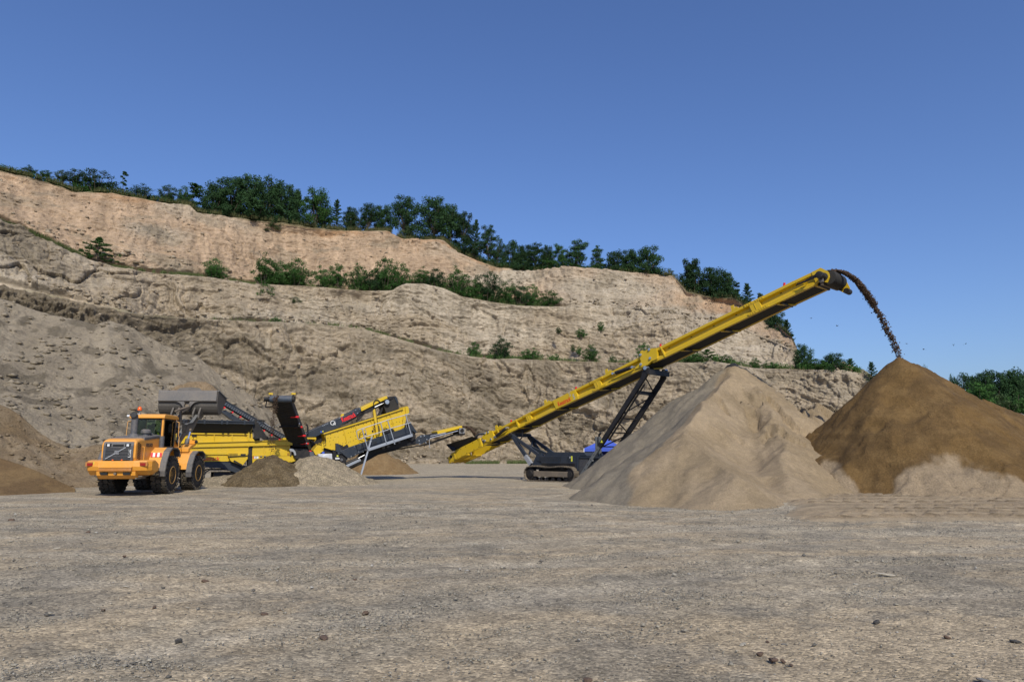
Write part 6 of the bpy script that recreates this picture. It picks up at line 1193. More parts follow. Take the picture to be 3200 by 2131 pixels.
    tr('tail_machinery', [(1276, 1352), (1289, 1336), (1297, 1350), (1300, 1368), (1288, 1378), (1276, 1372)], .2, 1.9, BLACK); tr('end_rollers', [(1274, 1318), (1282, 1318), (1303, 1350), (1300, 1353), (1280, 1340)], .1, 2.0, NAVY)
    # --- walkway with rails and ladder
    yo = -.95
    wk = MB().beam(S.P(1150, 1406, yo), S.P(1289, 1359.5, yo), .07, .15).build('walkway_edge', SILV, root, bevel=.008); A, B = S.P(1150, 1406, yo), S.P(1289, 1359.5, yo)
    MB().beam(A + Vector((0, .42, -.03)), B + Vector((0, .42, -.03)), .8, .03).build('walkway_deck', GALVD, root); MB().beam(A + Vector((0, .02, .09)), B + Vector((0, .02, .09)), .03, .03).build('kick_rail', CHROME, root)
    hr = []
    for a, b in (((1131, 1339), (1150, 1406)), ((1189, 1320), (1208, 1388)), ((1211, 1312), (1233.5, 1388)), ((1267, 1294), (1284.5, 1359))): MB().beam(S.P(*a, yo), S.P(*b, yo), .07, .05).build('rail_post', SILV, root)
    def pp(name, pts, r, y=yo): MB().pipe([S.P(px, py, y) for px, py in pts], r, 8).build(name, GALV, root)
    pp('handrail', [(1131, 1339), (1189, 1320), (1211, 1312), (1280, 1293)], .028); pp('handrail', [(1144, 1364), (1208, 1344), (1226, 1337), (1284.5, 1320)], .026)
    pp('handrail_loop', [(1131, 1339), (1118, 1344), (1114, 1348), (1115, 1356), (1119, 1371), (1122, 1373), (1144, 1364)], .026); pp('handrail_loop', [(1131, 1344), (1138, 1341.5), (1143, 1344), (1144.5, 1358), (1142, 1361)], .02)
    P1, P2, P3 = S.P(1280, 1293, yo), S.P(1284.5, 1320, yo), S.P(1284.5, 1359, yo); back = Vector((0.1, 1.1, .0)); MB().pipe([P1, P1 + back, P3 + back + Vector((0, 0, .1))], .026, 8).pipe([P2, P2 + back], .024, 8).build('end_rail', GALV, root)
    la, lb_ = S.P(1162, 1364, -.3), S.P(1126.5, 1488, -1.3); lb_.z = max(.05, lb_.z)
    ld = MB()
    for s in (-.22, .22): ld.beam(la + Vector((s * .25, s, 0)), lb_ + Vector((s * .25, s, 0)), .035, .09)
    lr = ld.build('ladder', SILV, root); m = MB()
    for k in range(12): q = la.lerp(lb_, (k + .7) / 12); m.beam(q + Vector((-.055, -.22, 0)), q + Vector((.055, .22, 0)), .05, .03, Vector((1, 0, 0)))
    m.build('ladder_rungs', GALV, lr)
    return S, H
YELD = paint('yellow_paint_edge', (0.52, 0.35, 0.006), 0.45, dust=0.2); GREYN = paint('blue_grey_paint', (0.045, 0.06, 0.085), 0.5, dust=0.3); RUSTM = stone_mat((.25, .10, .03), 'rust'); BELTC = stone_mat((.035, .033, .03), 'cleat_rubber')
RUBN = paint('drum_rubber', (0.04, 0.055, 0.08), 0.5, dust=0.2); SILV = paint('silver_paint', (0.26, 0.29, 0.34), 0.45, 0.1, dust=0.12); TANK = paint('light_grey_paint', (0.48, 0.49, 0.53), 0.4, dust=0.08); REDBR = paint('bright_red_lettering', (0.75, 0.01, 0.015), 0.5, dust=0.0); SILBR = paint('white_silver_lettering', (0.62, 0.64, 0.66), 0.5, dust=0.0)
SC, HEADP = screener()
hp_ = HEADP + Vector((-.25, -.1, -.1)); clods('falling_gravel', [HEADP + Vector((-.15, .1, .28)), HEADP + Vector((-.2, -.35, .1)), Vector((p.x, 38.1, 2.9)), Vector((p.x, 38.3, 1.75))], 520, .10, .16, .02, .04, 'thin trickle of brown gravel falling from the steep belt head', SANDD, 12, cat='falling gravel')
w1, w2 = worldof(SC, SC.P(1446, 1334, 1.25)), worldof(ST, ST.P(1489, 1366, 0.0))
arc = [w1, w1.lerp(w2, .3) + Vector((0, 0, .22)), w1.lerp(w2, .62) + Vector((0, 0, .28)), w1.lerp(w2, .85) + Vector((0, 0, .14)), w2]
clods('falling_sand', arc, 2600, .04, .07, .03, .055, 'brown sand jumping from the short tail belt into the conveyor hopper', SANDD, 13)
# ------------------------------------------------------------------ tent and birds
def tent():
    P = at(1892, 1422, 66); e = empty('canopy_tent', (P.x, 66, 0), R(-22)); tag(e, 'blue pop up canopy tent standing behind the black conveyor legs', 'tent'); hx, hy = 1.5 * 1.12, 1.5
    ev, pk = 2.15, 3.25
    m = MB(); c8 = [(-hx, -hy, ev), (0, -hy, ev + .03), (hx, -hy, ev), (hx, 0, ev + .03), (hx, hy, ev), (0, hy, ev + .03), (-hx, hy, ev), (-hx, 0, ev + .03)]; mid = [(x * .45, y * .45, ev + .52) for x, y, z in c8]
    vs = c8 + mid + [(0, 0, pk)]; fs = []
    for i in range(8): j = (i + 1) % 8; fs += [(i, j, 8 + j, 8 + i), (8 + i, 8 + j, 16)]
    m.add(vs, fs).build('canopy', BLUE, e)
    for a, b in (((-hx, -hy), (hx, -hy)), ((hx, -hy), (hx, hy)), ((hx, hy), (-hx, hy)), ((-hx, hy), (-hx, -hy))): MB().add([(a[0], a[1], ev - .28), (b[0], b[1], ev - .28), (b[0], b[1], ev + .01), (a[0], a[1], ev + .01)], [(0, 1, 2, 3)]).build('valance', BLUE, e)
    for x in (-hx, hx):
        for y in (-hy, hy): MB().bb(x - .03, x + .03, y - .03, y + .03, 0, ev).build('post', WHITE, e)
    for (a, b) in (((-hx, -hy + .05), (-hx, hy)), ((-hx, hy), (hx, hy)), ((hx, hy), (hx, -hy + .05))):
        v = MB(); n = 14; A = [(lerp(a[0], b[0], i / n) + .03 * math.sin(i * 2.1), lerp(a[1], b[1], i / n) + .03 * math.cos(i * 1.7)) for i in range(n + 1)]
        v.add([(x, y, .05) for x, y in A] + [(x, y, ev - .1) for x, y in A], [(i, i + 1, n + 2 + i, n + 1 + i) for i in range(n)]).build('side_wall', BLUED, e)
    MB().bb(hx - .5, hx - .12, -hy - .012, -hy - .004, ev - .2, ev - .06).build('white_patch', WHITE, e)
tent()
for i, (px, py) in enumerate(((2833, 1074), (2886, 1092), (2980, 1078), (3018, 1074), (2535, 995), (2616, 1019))):
    P = at(px, py, 75); m = MB(); s = .075; b = .07 * ((i % 3) - 1)
    m.add([(0, -s, 0), (0, s, 0), (s * 1.9, -.05, .07 + b), (s * .9, .1, .04), (-s * 1.9, -.05, .07 + b), (-s * .9, .1, .04), (0, 0, -.05), (-.03, -.3, 0), (.03, -.3, 0)], [(0, 3, 1), (0, 2, 3), (0, 1, 5), (0, 5, 4), (0, 6, 3), (0, 5, 6), (1, 3, 6), (1, 6, 5), (0, 7, 8)])
    o = m.build('flying_bird', BLACK); o.location = P; o.rotation_euler = (.3, .2 * b, i * 1.3); tag(o, ['tiny swallow just right of the foot of the falling sand', 'tiny swallow lowest over the right shoulder of the brown cone', 'tiny swallow in the open sky left of the last one on the right', 'tiny swallow farthest to the right in the sky', 'tiny swallow between the raised boom and the cliff end, leftmost', 'tiny swallow left of the falling sand under the conveyor head'][i], 'bird', 'swallows in the sky at the right')
# ------------------------------------------------------------------ wheel loader and its driver
def loader():
    O = Vector((-15.84, 29.6, -0.02)); RZ = R(97); root = empty('wheel_loader', O, RZ); tag(root, 'orange articulated wheel loader seen from behind, lifting a full bucket over the hopper', 'wheel loader')
    PV = Vector((1.6, 0, 0)); ART = R(-3); MF = Matrix.Translation(PV) @ Matrix.Rotation(ART, 4, 'Z') @ Matrix.Translation(-PV)
    fl = [False]
    def B(mb, name, mat, parent=None, bevel=0, smooth=False):
        o = mb.build(name, mat, parent or root, bevel=bevel, smooth=smooth)
        if fl[0] and (parent is None or parent is root): o.matrix_local = MF
        return o
    def px_(poly, y0, y1, name, mat, parent=None, bevel=0): return B(MB().prism(poly, y0, y1), name, mat, parent, bevel)
    # wheels
    def wheel(x, y):
        sg = 1 if y > 0 else -1; Rr = .80; wd = .58; cx, cy, cz = x, y, Rr
        prof = [(-wd / 2, .36), (-wd / 2 - .01, .52), (-wd / 2 + .01, .66), (-wd / 2 + .05, .74), (-wd / 2 + .10, .76), (wd / 2 - .10, .76), (wd / 2 - .05, .74), (wd / 2 - .01, .66), (wd / 2 + .01, .52), (wd / 2, .36)]
        wroot = MB().lathe((cx, cy, cz), prof, 48); w = B(wroot, 'wheel', TYRE, smooth=True)
        m = MB(); n = 21
        for k in range(n):
            a = 2 * math.pi * k / n
            for row, off, wds, ln in ((-.205, 0, .17, .19), (0, .5, .17, .17), (.205, 0, .17, .19)):
                aa = a + off * 2 * math.pi / n; M = Matrix.Rotation(-aa, 3, 'Y') @ Matrix.Rotation(.35 * (1 if row >= 0 else -1), 3, 'Z'); c = Vector((math.cos(aa) * (.778), row, math.sin(aa) * (.778))); M2 = Matrix.Rotation(-aa, 3, 'Y')
                m.box((cx + c.x, cy + row, cz + c.z), (.055, wds, ln), M2 @ Matrix.Rotation(.32 * (-1 if row > 0 else 1), 3, 'X'))
            for s in (-1, 1): M2 = Matrix.Rotation(-a, 3, 'Y'); m.box((cx + math.cos(a) * .735, cy + s * .285, cz + math.sin(a) * .735), (.11, .035, .13), M2)
        B(m, 'tread', LUG, w)
        y0 = cy + sg * (wd / 2 - .02); r = MB().lathe((cx, y0, cz), [(sg * .02, .375), (sg * .03, .345), (sg * -.02, .33), (sg * -.05, .27), (sg * -.08, .22), (sg * -.085, .11), (sg * -.05, .09), (sg * -.045, .02)], 32)
        rm = B(r, 'rim', RIM, w, smooth=True); m = MB()
        for k in range(12): a = k * math.pi / 6; m.tube((cx + math.cos(a) * .19, y0 - sg * .08, cz + math.sin(a) * .19), (cx + math.cos(a) * .19, y0 - sg * .05, cz + math.sin(a) * .19), .016, 6)
        B(m, 'wheel_nuts', RIM, rm)
        if fl[0]: w.matrix_local = MF
    for y in (-1.03, 1.03): wheel(0, y)
    B(MB().tube((0, -.95, .8), (0, .95, .8), .17, 14), 'rear_axle', DIRTY); 
    # counterweight
    cw = [(-2.34, 1.05), (-2.40, 1.20), (-2.38, 1.42), (-1.75, 1.46), (-1.35, 1.30), (-1.30, 1.02), (-1.6, .86), (-2.1, .86)]
    m = MB()
    secs = [(-1.22, .34, -.05), (-1.10, .12, .0), (-.66, 0, .0), (.66, 0, .0), (1.10, .12, .0), (1.22, .34, -.05)]
    vs = []; n = len(cw)
    for (y, dx, dz) in secs: vs += [(p[0] + (dx if p[0] < -1.9 else 0), y, p[1] + (.10 if (abs(y) > 1.1 and p[1] < 1.0) else 0)) for p in cw]
    fs = [tuple(range(n)), tuple(reversed(range(5 * n, 6 * n)))]
    for i in range(5):
        for k in range(n): fs.append((i * n + k, i * n + (k + 1) % n, (i + 1) * n + (k + 1) % n, (i + 1) * n + k))
    m.add(vs, fs); c = B(m, 'counterweight', ORA, bevel=.03)
    B(MB().bb(-2.44, -2.36, -.60, .60, 1.03, 1.17), 'bumper_recess', DKORA, c); B(MB().bb(-2.46, -2.38, -.62, .62, 1.16, 1.21), 'bumper_lip', ORA, c)
    B(MB().prism([(-2.30, .86), (-2.34, 1.02), (-1.4, 1.0), (-1.5, .72), (-2.1, .72)], -.72, .72), 'underrun_bar', ORA, c)
    for y in (-.42, .42): B(MB().bb(-2.40, -2.30, y - .13, y + .13, .88, .98), 'tow_slot', VOID, c)
    B(MB().tube((-2.44, 0, .93), (-2.34, 0, .93), .05, 10), 'tow_pin', DIRTY, c)
    for y in (-.98, .98):
        B(MB().box((-2.31, y, 1.30), (.05, .34, .17), Matrix.Rotation(0, 3, 'Z')), 'lamp_recess', DKORA, c); B(MB().box((-2.345, y, 1.29), (.04, .20, .11)), 'tail_lamp', TAIL, c)
    B(MB().bb(-2.34, -2.325, .74, .86, 1.22, 1.38), 'round_sticker', HIVIS, c)
    B(MB().bb(-2.5, -1.6, -.85, -.80, .72, .78).bb(-2.1, -1.4, -.9, -.75, .80, .84), 'step_bar', DIRTY, c)
    # hood
    hd = [(-2.18, 1.42), (-2.26, 1.55), (-2.27, 2.12), (-2.17, 2.24), (-1.9, 2.30), (.25, 2.44), (.25, 1.2), (-1.9, 1.2)]
    m = MB(); vs = []; n = len(hd)
    for (y, dz) in ((-.64, -.07), (-.57, 0), (.57, 0), (.64, -.07)): vs += [(p[0], y, p[1] + (dz if p[1] > 2.1 else 0)) for p in hd]
    fs = [tuple(range(n)), tuple(reversed(range(3 * n, 4 * n)))]
    for i in range(3):
        for k in range(n): fs.append((i * n + k, i * n + (k + 1) % n, (i + 1) * n + (k + 1) % n, (i + 1) * n + k))
    m.add(vs, fs); hood = B(m, 'hood', ORA, bevel=.035)
    m = MB(); q = [(-1.62, 2.27), (-1.5, 2.37), (.22, 2.52), (.24, 2.42)]; m.prism(q, -.56, .56); B(m, 'hood_cover', GREYP, bevel=.04)
    for y in (-.60, .60): B(MB().beam((-1.5, y, 2.30), (.22, y, 2.44), .10, .12), 'hood_side_cover', GREYP, hood, bevel=.03)
    g = B(MB().prism([(-2.31, 1.42), (-2.33, 1.6), (-2.33, 2.02), (-2.28, 2.17), (-2.2, 2.17), (-2.2, 1.42)], -.56, .56), 'grille_frame', GREYP, bevel=.03)
    B(MB().bb(-2.338, -2.3, -.46, .46, 1.46, 1.93), 'grille_mesh', VOID, g)
    m = MB()
    for k in range(8): z = 1.50 + k * .056; m.beam((-2.345, -.46, z), (-2.345, .46, z), .03, .022, Vector((1, 0, 0)))
    B(m, 'grille_slats', GREYP, g)
    B(MB().beam((-2.365, .43, 1.50), (-2.365, -.30, 1.95), .03, .035, Vector((1, 0, 0))), 'diagonal_bar', GALV, g); em = B(MB().box((-2.375, .02, 1.74), (.035, .15, .15)), 'emblem', GALV, g); B(MB().box((-2.395, .02, 1.74), (.02, .12, .11)), 'emblem_face', GREYP, em); B(MB().bb(-2.41, -2.40, -.03, .07, 1.725, 1.755), 'emblem_band', GALV, em)
    B(MB().bb(-2.345, -2.3, -.20, .20, 1.98, 2.07), 'intake_slot', VOID, g)
    for y in (-.36, .36): q = B(MB().bb(-2.345, -2.3, y - .10, y + .10, 1.97, 2.10), 'lamp_housing', VOID, g); B(MB().bb(-2.355, -2.33, y - .045, y + .045, 1.99, 2.08), 'rear_lamp', LENS, q)
    for y in (-.18, .16): B(MB().bb(-2.35, -2.33, y - .03, y + .03, 1.44, 1.48), 'reflector', AMBER, g)
    text('L120E', (-2.335, -.485, 1.56), 0, .13, WHITE, 'lettering', root, .003, along=(0, 0, 1), up=(0, 1, 0), stretch=.95)
    for s, ssg in ((-1, 1), (1, -1)):
        m = MB()
        for k in range(10): z = 1.50 + k * .065; m.prism([(-2.10, z + .04), (-1.80, z - .05), (-1.80, z - .02), (-2.10, z + .07)], s * .640, s * .655)
        B(m, 'side_louvres', VOID, hood); B(MB().pipe([(-1.68, s * .65, 1.98), (-1.68, s * .73, 1.98), (-1.66, s * .73, 1.40), (-1.66, s * .65, 1.40)], .016, 7), 'grab_handle', ORA, hood)
    text('VOLVO', (-1.32, -.648, 1.98), 0, .20, DKTXT, 'lettering', root, .008, along=(1, 0, .03), up=(0, 0, 1)); text('VOLVO', (-.45, .648, 1.98), 0, .20, DKTXT, 'lettering', root, .008, along=(-1, 0, 0), up=(0, 0, 1))
    # exhaust, pre-cleaner, caps
    ex = B(MB().lathe((-.95, .02, 2.28), [(0, .27), (.06, .25), (.20, .17), (.24, .125), (.82, .125)], 24, 'z'), 'exhaust_stack', GREYP, smooth=True)
    m = MB(); c0 = Vector((-.95, .02, 3.09)); pts = [c0, c0 + Vector((-.01, 0, .09)), c0 + Vector((-.06, 0, .17)), c0 + Vector((-.16, 0, .21))]
    for i in range(3): m.tube(pts[i], pts[i + 1], .125 + .005 * i, 18, .13 + .005 * i, cap=False)
    B(m, 'exhaust_elbow', GREYP, ex, smooth=True); B(MB().tube(pts[3] - Vector((-.05, 0, .012)), pts[3] + Vector((.0, 0, 0)), .118, 18), 'exhaust_mouth', VOID, ex)
    pc = B(MB().tube((-.55, -.30, 2.42), (-.55, -.30, 2.56), .13, 16).lathe((-.55, -.30, 2.56), [(0, .13), (.0, .20), (.10, .20), (.16, .12)], 18, 'z'), 'air_precleaner', GREYP, smooth=True); B(MB().lathe((-.3, -.42, 2.45), [(0, .05), (.05, .05), (.06, .10), (.09, .10), (.12, .03)], 14, 'z'), 'filler_cap', GREYP)
    B(MB().lathe((.20, -.74, 1.55), [(0, .20), (.28, .20), (.34, .17)], 20, 'z').tube((.12, -.72, 1.8), (.12, -.72, 2.45), .105, 16), 'air_intake_tank', GREYP, smooth=True)
    B(MB().prism([(.35, 1.2), (.35, 1.86), (.45, 1.93), (1.35, 1.93), (1.5, 1.75), (1.5, 1.2)], -1.0, -.64), 'side_tank', ORA, bevel=.04); B(MB().prism([(.35, 1.2), (.35, 1.86), (1.35, 1.93), (1.5, 1.2)], .64, 1.0), 'side_tank', ORA, bevel=.04)
    # cab
    cx0, cx1, cw_, z0, z1 = .32, 1.85, .67, 1.9, 3.28
    cab = B(MB().prism([(cx0, 1.45), (cx0, 2.34), (cx0 + .05, 2.34), (cx0 + .05, 1.95), (cx1, 1.95), (cx1 + .05, 1.45)], -cw_, cw_), 'cab', ORA, bevel=.01)
    for y in (-cw_ + .045, cw_ - .045):
        m = MB(); m.bb(cx0, cx0 + .12, y - .045, y + .045, 2.3, z1).bb(cx1 - .07, cx1, y - .03, y + .03, 1.95, z1).bb(cx0, cx1, y - .04, y + .04, 1.92, 2.02)
        B(m, 'cab_pillars', ORA, cab, bevel=.012)
    rf = [(cx0 - .10, 3.22), (cx0 - .08, 3.36), (cx0 + .05, 3.41), (cx1 - .1, 3.41), (cx1 + .12, 3.34), (cx1 + .14, 3.22)]; B(MB().prism(rf, -cw_ - .06, cw_ + .06), 'cab_roof', ORA, cab, bevel=.035)
    B(MB().bb(cx0 + .02, cx0 + .03, -cw_ + .09, cw_ - .09, 2.34, 3.22), 'rear_window', GLASS, cab); B(MB().bb(cx0 - .005, cx0 + .02, -cw_ + .07, cw_ - .07, 3.16, 3.24).bb(cx0 - .005, cx0 + .02, -cw_ + .07, cw_ - .07, 2.31, 2.36).bb(cx0 - .005, cx0 + .02, -cw_ + .07, -cw_ + .12, 2.3, 3.24).bb(cx0 - .005, cx0 + .02, cw_ - .12, cw_ - .07, 2.3, 3.24), 'window_seal', VOID, cab)
    for s in (-1, 1):
        y = s * (cw_ - .02); B(MB().bb(cx0 + .16, cx1 - .10, y - .005, y + .005, 2.02, 3.2), 'side_window', GLASS, cab)
        B(MB().bb(cx0 + .12, cx0 + .16, y - .02, y + .02, 1.98, 3.22).bb(cx1 - .14, cx1 - .07, y - .02, y + .02, 1.98, 3.22).bb(cx0 + .12, cx1 - .07, y - .02, y + .02, 1.97, 2.02).bb(cx0 + .12, cx1 - .07, y - .02, y + .02, 3.16, 3.22), 'window_seal', VOID, cab)
        B(MB().pipe([(cx1 - .02, s * (cw_ + .0), 3.15), (cx1 + .0, s * (cw_ + .12), 3.12), (cx1 + .02, s * (cw_ + .12), 2.55), (cx1 + .06, s * (cw_ + .15), 2.42), (cx1 + .06, s * (cw_ + .15), 1.98), (cx1 - .05, s * cw_, 1.96)], .016, 7), 'handrail', ORAL, cab)
        B(MB().pipe([(cx0 + .1, s * (cw_ + .02), 3.12), (cx0 + .1, s * (cw_ + .18), 3.08), (cx0 + .06, s * (cw_ + .2), 2.0)], .013, 7), 'handrail', ORAL, cab) if s > 0 else None
        mi = B(MB().pipe([(cx1 + .1, s * .7, 3.2), (cx1 + .22, s * .95, 3.18), (cx1 + .22, s * .95, 3.02)], .014, 6), 'mirror_arm', BLACK, cab); B(MB().bb(cx1 + .18, cx1 + .25, s * .95 - .09, s * .95 + .09, 2.66, 3.04), 'mirror', BLACK, mi, bevel=.015)
    B(MB().bb(cx1 - .01, cx1, -cw_ + .07, cw_ - .07, 2.0, 3.2), 'windscreen', GLASS, cab)
    se = B(MB().bb(.85, 1.35, -.25, .25, 2.0, 2.16), 'seat', SEATM, cab, bevel=.04); B(MB().prism([(.78, 2.1), (.70, 2.66), (.80, 2.68), (.92, 2.14)], -.27, .27), 'seat_back', SEATM, se, bevel=.05); B(MB().prism([(.70, 2.70), (.68, 2.95), (.76, 2.96), (.80, 2.70)], -.15, .15), 'headrest', SEATM, se, bevel=.04)
    sw = MB(); 
    for k in range(16): a, b = 2 * math.pi * k / 16, 2 * math.pi * (k + 1) / 16; f = lambda t: (1.55 + .06 * math.sin(t), -.02 + .2 * math.cos(t), 2.48 + .19 * math.sin(t)); sw.tube(f(a), f(b), .014, 6)
    sw.tube((1.55, -.02, 2.48), (1.72, -.02, 2.1), .03, 8); B(sw, 'steering_wheel', BLACK, cab)
    B(MB().bb(.36, .40, -.28, .02, 3.05, 3.14), 'wiper_motor', BLACK, cab)
    be = B(MB().tube((.40, .40, 3.38), (.40, .40, 3.56), .015, 8).box((.36, .40, 3.40), (.14, .16, .05)), 'beacon_pole', GALV, cab); B(MB().lathe((.40, .40, 3.56), [(0, .085), (.05, .088), (.12, .075), (.165, .045), (.175, .01)], 18, 'z'), 'beacon', AMBER, be, smooth=True); B(MB().lathe((.40, .40, 3.545), [(0, .09), (.02, .09)], 16, 'z'), 'beacon_base', BLACK, be)
    B(MB().box((.27, .78, 3.33), (.08, .1, .08)), 'work_lamp', LENS, cab)
    # rear mudguards
    def guard(x, r, s, ztop, name='mudguard', back=(-1.0)):
        arc = []
        for k in range(11): a = R(62 + k * 13.2); arc.append((x + math.cos(a) * .98, .84 + math.sin(a) * 1.02 * (ztop / 1.02)))
        arc2 = [(x + .62, ztop + .48), (x + .5, ztop + .86 - .12), (x + .2, ztop + .86), (x - .32, ztop + .86), (x - .66, ztop + .70), (x - .92, ztop + .28), (x - 1.02, ztop - .1), (x - .98, ztop - .32)]
        ya, yb = s * .60, s * 1.12; q = B(MB().strip(arc2[:-2] + [(x - .985, ztop + .02)], min(ya, yb), max(ya, yb), .035), name, ORA, bevel=.006)
        B(MB().strip(arc2, min(s * 1.118, s * 1.38), max(s * 1.118, s * 1.38), .03), 'rubber_guard', GREYP, q)
        sd = [(p[0] * .0 + p[0], p[1]) for p in arc2[1:]]; lip = MB()
        for i in range(len(arc2) - 1): a, b = arc2[i], arc2[i + 1]; lip.prism([a, b, (lerp(b[0], x, .05), lerp(b[1], .8, .05)), (lerp(a[0], x, .05), lerp(a[1], .8, .05))], min(s * 1.35, s * 1.38), max(s * 1.35, s * 1.38))
        B(lip, 'guard_lip', GREYP, q)
        if fl[0]: pass
        return q, arc2
    for s in (-1, 1):
        q, a2 = guard(0, 1, s, 1.10)
        a, b = Vector((-.70, 0, 1.74)), Vector((-.81, 0, 1.57)); u = (b - a); m = MB(); m2 = MB(); out = Vector((-.05, 0, -.0)) * .5
        for k in range(5):
            y0, y1 = s * (.64 + .088 * k), s * (.64 + .088 * (k + 1)); sh = s * .03
            vs = [a + out + Vector((0, y0, 0)), a + out + Vector((0, y1, 0)), b + out + Vector((0, y1 + sh, 0)), b + out + Vector((0, y0 + sh, 0))]; vs += [v + Vector((.03, 0, 0)) for v in vs]
            (m if k % 2 == 0 else m2).add(vs, [(0, 1, 2, 3), (7, 6, 5, 4), (0, 4, 5, 1), (1, 5, 6, 2), (2, 6, 7, 3), (3, 7, 4, 0)])
        B(m, 'warning_stripes', REDST, q); B(m2, 'warning_stripes', WHITE, q)
        B(MB().bb(.75, 1.0, s * 1.0, s * 1.3, .55, .60).bb(.75, 1.0, s * 1.0, s * 1.3, .90, .94).bb(.73, .77, s * 1.02, s * 1.06, .5, 1.3).bb(.98, 1.02, s * 1.02, s * 1.06, .5, 1.3), 'step_ladder', BLACK)
    B(MB().prism([(-1.3, .75), (-1.3, 1.3), (.6, 1.5), (1.6, 1.4), (1.6, .7), (.6, .6)], -.45, .45), 'rear_frame', DIRTY); B(MB().prism([(.25, 1.2), (.25, 1.95), (.6, 1.95), (.6, 1.2)], -.9, .9), 'firewall', BLACK)
    # ---------------- front half, turned a few degrees at the joint
    fl[0] = True
    for y in (-1.03, 1.03): wheel(3.2, y)
    for s in (-1, 1): guard(3.2, 1, s, .97)
    B(MB().tube((3.2, -.95, .8), (3.2, .95, .8), .17, 14), 'front_axle', DIRTY)
    B(MB().prism([(1.7, .7), (1.7, 1.3), (2.1, 1.5), (2.35, 2.25), (2.9, 2.3), (3.3, 1.9), (3.9, 1.2), (3.9, .7)], -.40, .40), 'front_frame', ORA, bevel=.02)
    for s in (-1, 1):
        B(MB().prism([(2.3, 1.2), (2.35, 2.25), (2.5, 2.35), (2.75, 2.3), (2.95, 1.9), (2.9, 1.2)], s * .42 - .04, s * .42 + .04), 'tower_plate', ORA, bevel=.01)
        br = B(MB().prism([(2.62, 1.78), (2.62, 1.92), (3.0, 2.10), (3.45, 2.16), (3.45, 2.08), (3.05, 1.99)], min(s * .45, s * 1.0), max(s * .45, s * 1.0)), 'lamp_bracket', ORA); B(MB().box((3.42, s * .88, 2.26), (.16, .30, .2)), 'headlamp_box', ORA, br, bevel=.02); B(MB().tube((3.48, s * .88, 2.26), (3.52, s * .88, 2.26), .09, 14), 'headlamp', LENS, br); B(MB().tube((3.3, s * 1.05, 2.26), (3.42, s * 1.05, 2.26), .06, 12), 'turn_signal', BLACK, br)
        B(MB().pipe([(3.3, s * .9, 2.35), (3.2, s * 1.0, 2.52)], .012, 6).box((3.2, s * 1.0, 2.54), (.06, .2, .13)), 'work_lamp', BLACK, br)
        arm = [(2.42, 2.22), (2.50, 2.40), (3.20, 3.05), (3.42, 3.13), (3.95, 3.20), (4.60, 3.62), (4.78, 3.60), (4.80, 3.45), (4.30, 2.98), (4.02, 2.72), (3.55, 2.62), (3.25, 2.52), (2.62, 2.08)]
        am = B(MB().prism(arm, s * .52 - .055, s * .52 + .055), 'lift_arm', STEEL, bevel=.015); B(MB().tube((2.55, s * .38, 2.22), (2.55, s * .62, 2.22), .09, 14).tube((4.70, s * .40, 3.53), (4.70, s * .66, 3.53), .08, 14).tube((3.72, s * .40, 2.82), (3.72, s * .66, 2.82), .08, 14), 'arm_pins', DIRTY, am)
        B(MB().strip([(p[0], p[1] + .004) for p in arm[1:6]], s * .52 - .075, s * .52 + .075, -.02), 'arm_top_edge', GALVD, am)
        A, E = Vector((3.02, s * .52, 1.55)), Vector((3.74, s * .60, 2.80)); A.y = s * .60; cy = B(MB().tube(A, A.lerp(E, .62), .085, 14), 'lift_cylinder', GREYP); B(MB().tube(A.lerp(E, .6), E, .042, 10), 'rod', CHROMEB, cy); B(MB().tube(A.lerp(E, .50), A.lerp(E, .66), .11, 14), 'cylinder_collar', GREYP, cy)
    B(MB().tube((3.9, -.5, 2.95), (3.9, .5, 2.95), .13, 14), 'arm_cross_tube', STEEL)
    A, E = Vector((2.6, 0, 2.32)), Vector((3.72, 0, 3.62)); cy = B(MB().tube(A, A.lerp(E, .7), .11, 14), 'tilt_cylinder', DIRTY); B(MB().tube(A.lerp(E, .6), E, .05, 10), 'rod', DIRTY, cy)
    B(MB().prism([(3.62, 3.72), (3.80, 3.76), (4.02, 3.10), (4.06, 2.55), (3.90, 2.50), (3.80, 3.00)], -.09, .09), 'bell_crank', DIRTY, bevel=.02); B(MB().beam((3.98, 0, 2.62), (4.9, 0, 3.35), .10, .14), 'bucket_link', DIRTY, bevel=.01)
    B(MB().tube((3.0, -.12, 3.70), (4.72, -.12, 4.04), .055, 10).tube((4.72, -.2, 4.04), (4.72, .2, 4.04), .09, 12).beam((3.7, -.12, 3.7), (4.72, -.12, 4.02), .1, .1), 'upper_link', DIRTY)
    for pts in ([(2.6, .2, 2.35), (2.95, .25, 2.95), (3.4, .22, 3.0), (3.8, .2, 3.1)], [(2.6, -.22, 2.35), (2.9, -.27, 2.75), (3.3, -.25, 2.8), (3.9, -.2, 3.0)], [(2.45, -.3, 2.3), (2.5, -.35, 2.8), (2.8, -.3, 3.15), (3.3, -.2, 3.2)]): B(MB().pipe(pts, .028, 7), 'hydraulic_hose', BLACK)
    # bucket
    bx = 4.72; bw = 1.42
    prof = [(bx, 4.83), (bx - .04, 4.30), (bx - .02, 4.22), (bx - .01, 4.05), (bx + .04, 3.90), (bx + .12, 3.77), (bx + .23, 3.67), (bx + .36, 3.62), (bx + .50, 3.64), (bx + .62, 3.72), (bx + 1.28, 4.52)]
    m = MB(); m.strip([(p[0], p[1]) for p in reversed(prof)], -bw, bw, -.035); bk = B(m, 'bucket', STEEL, bevel=.006)
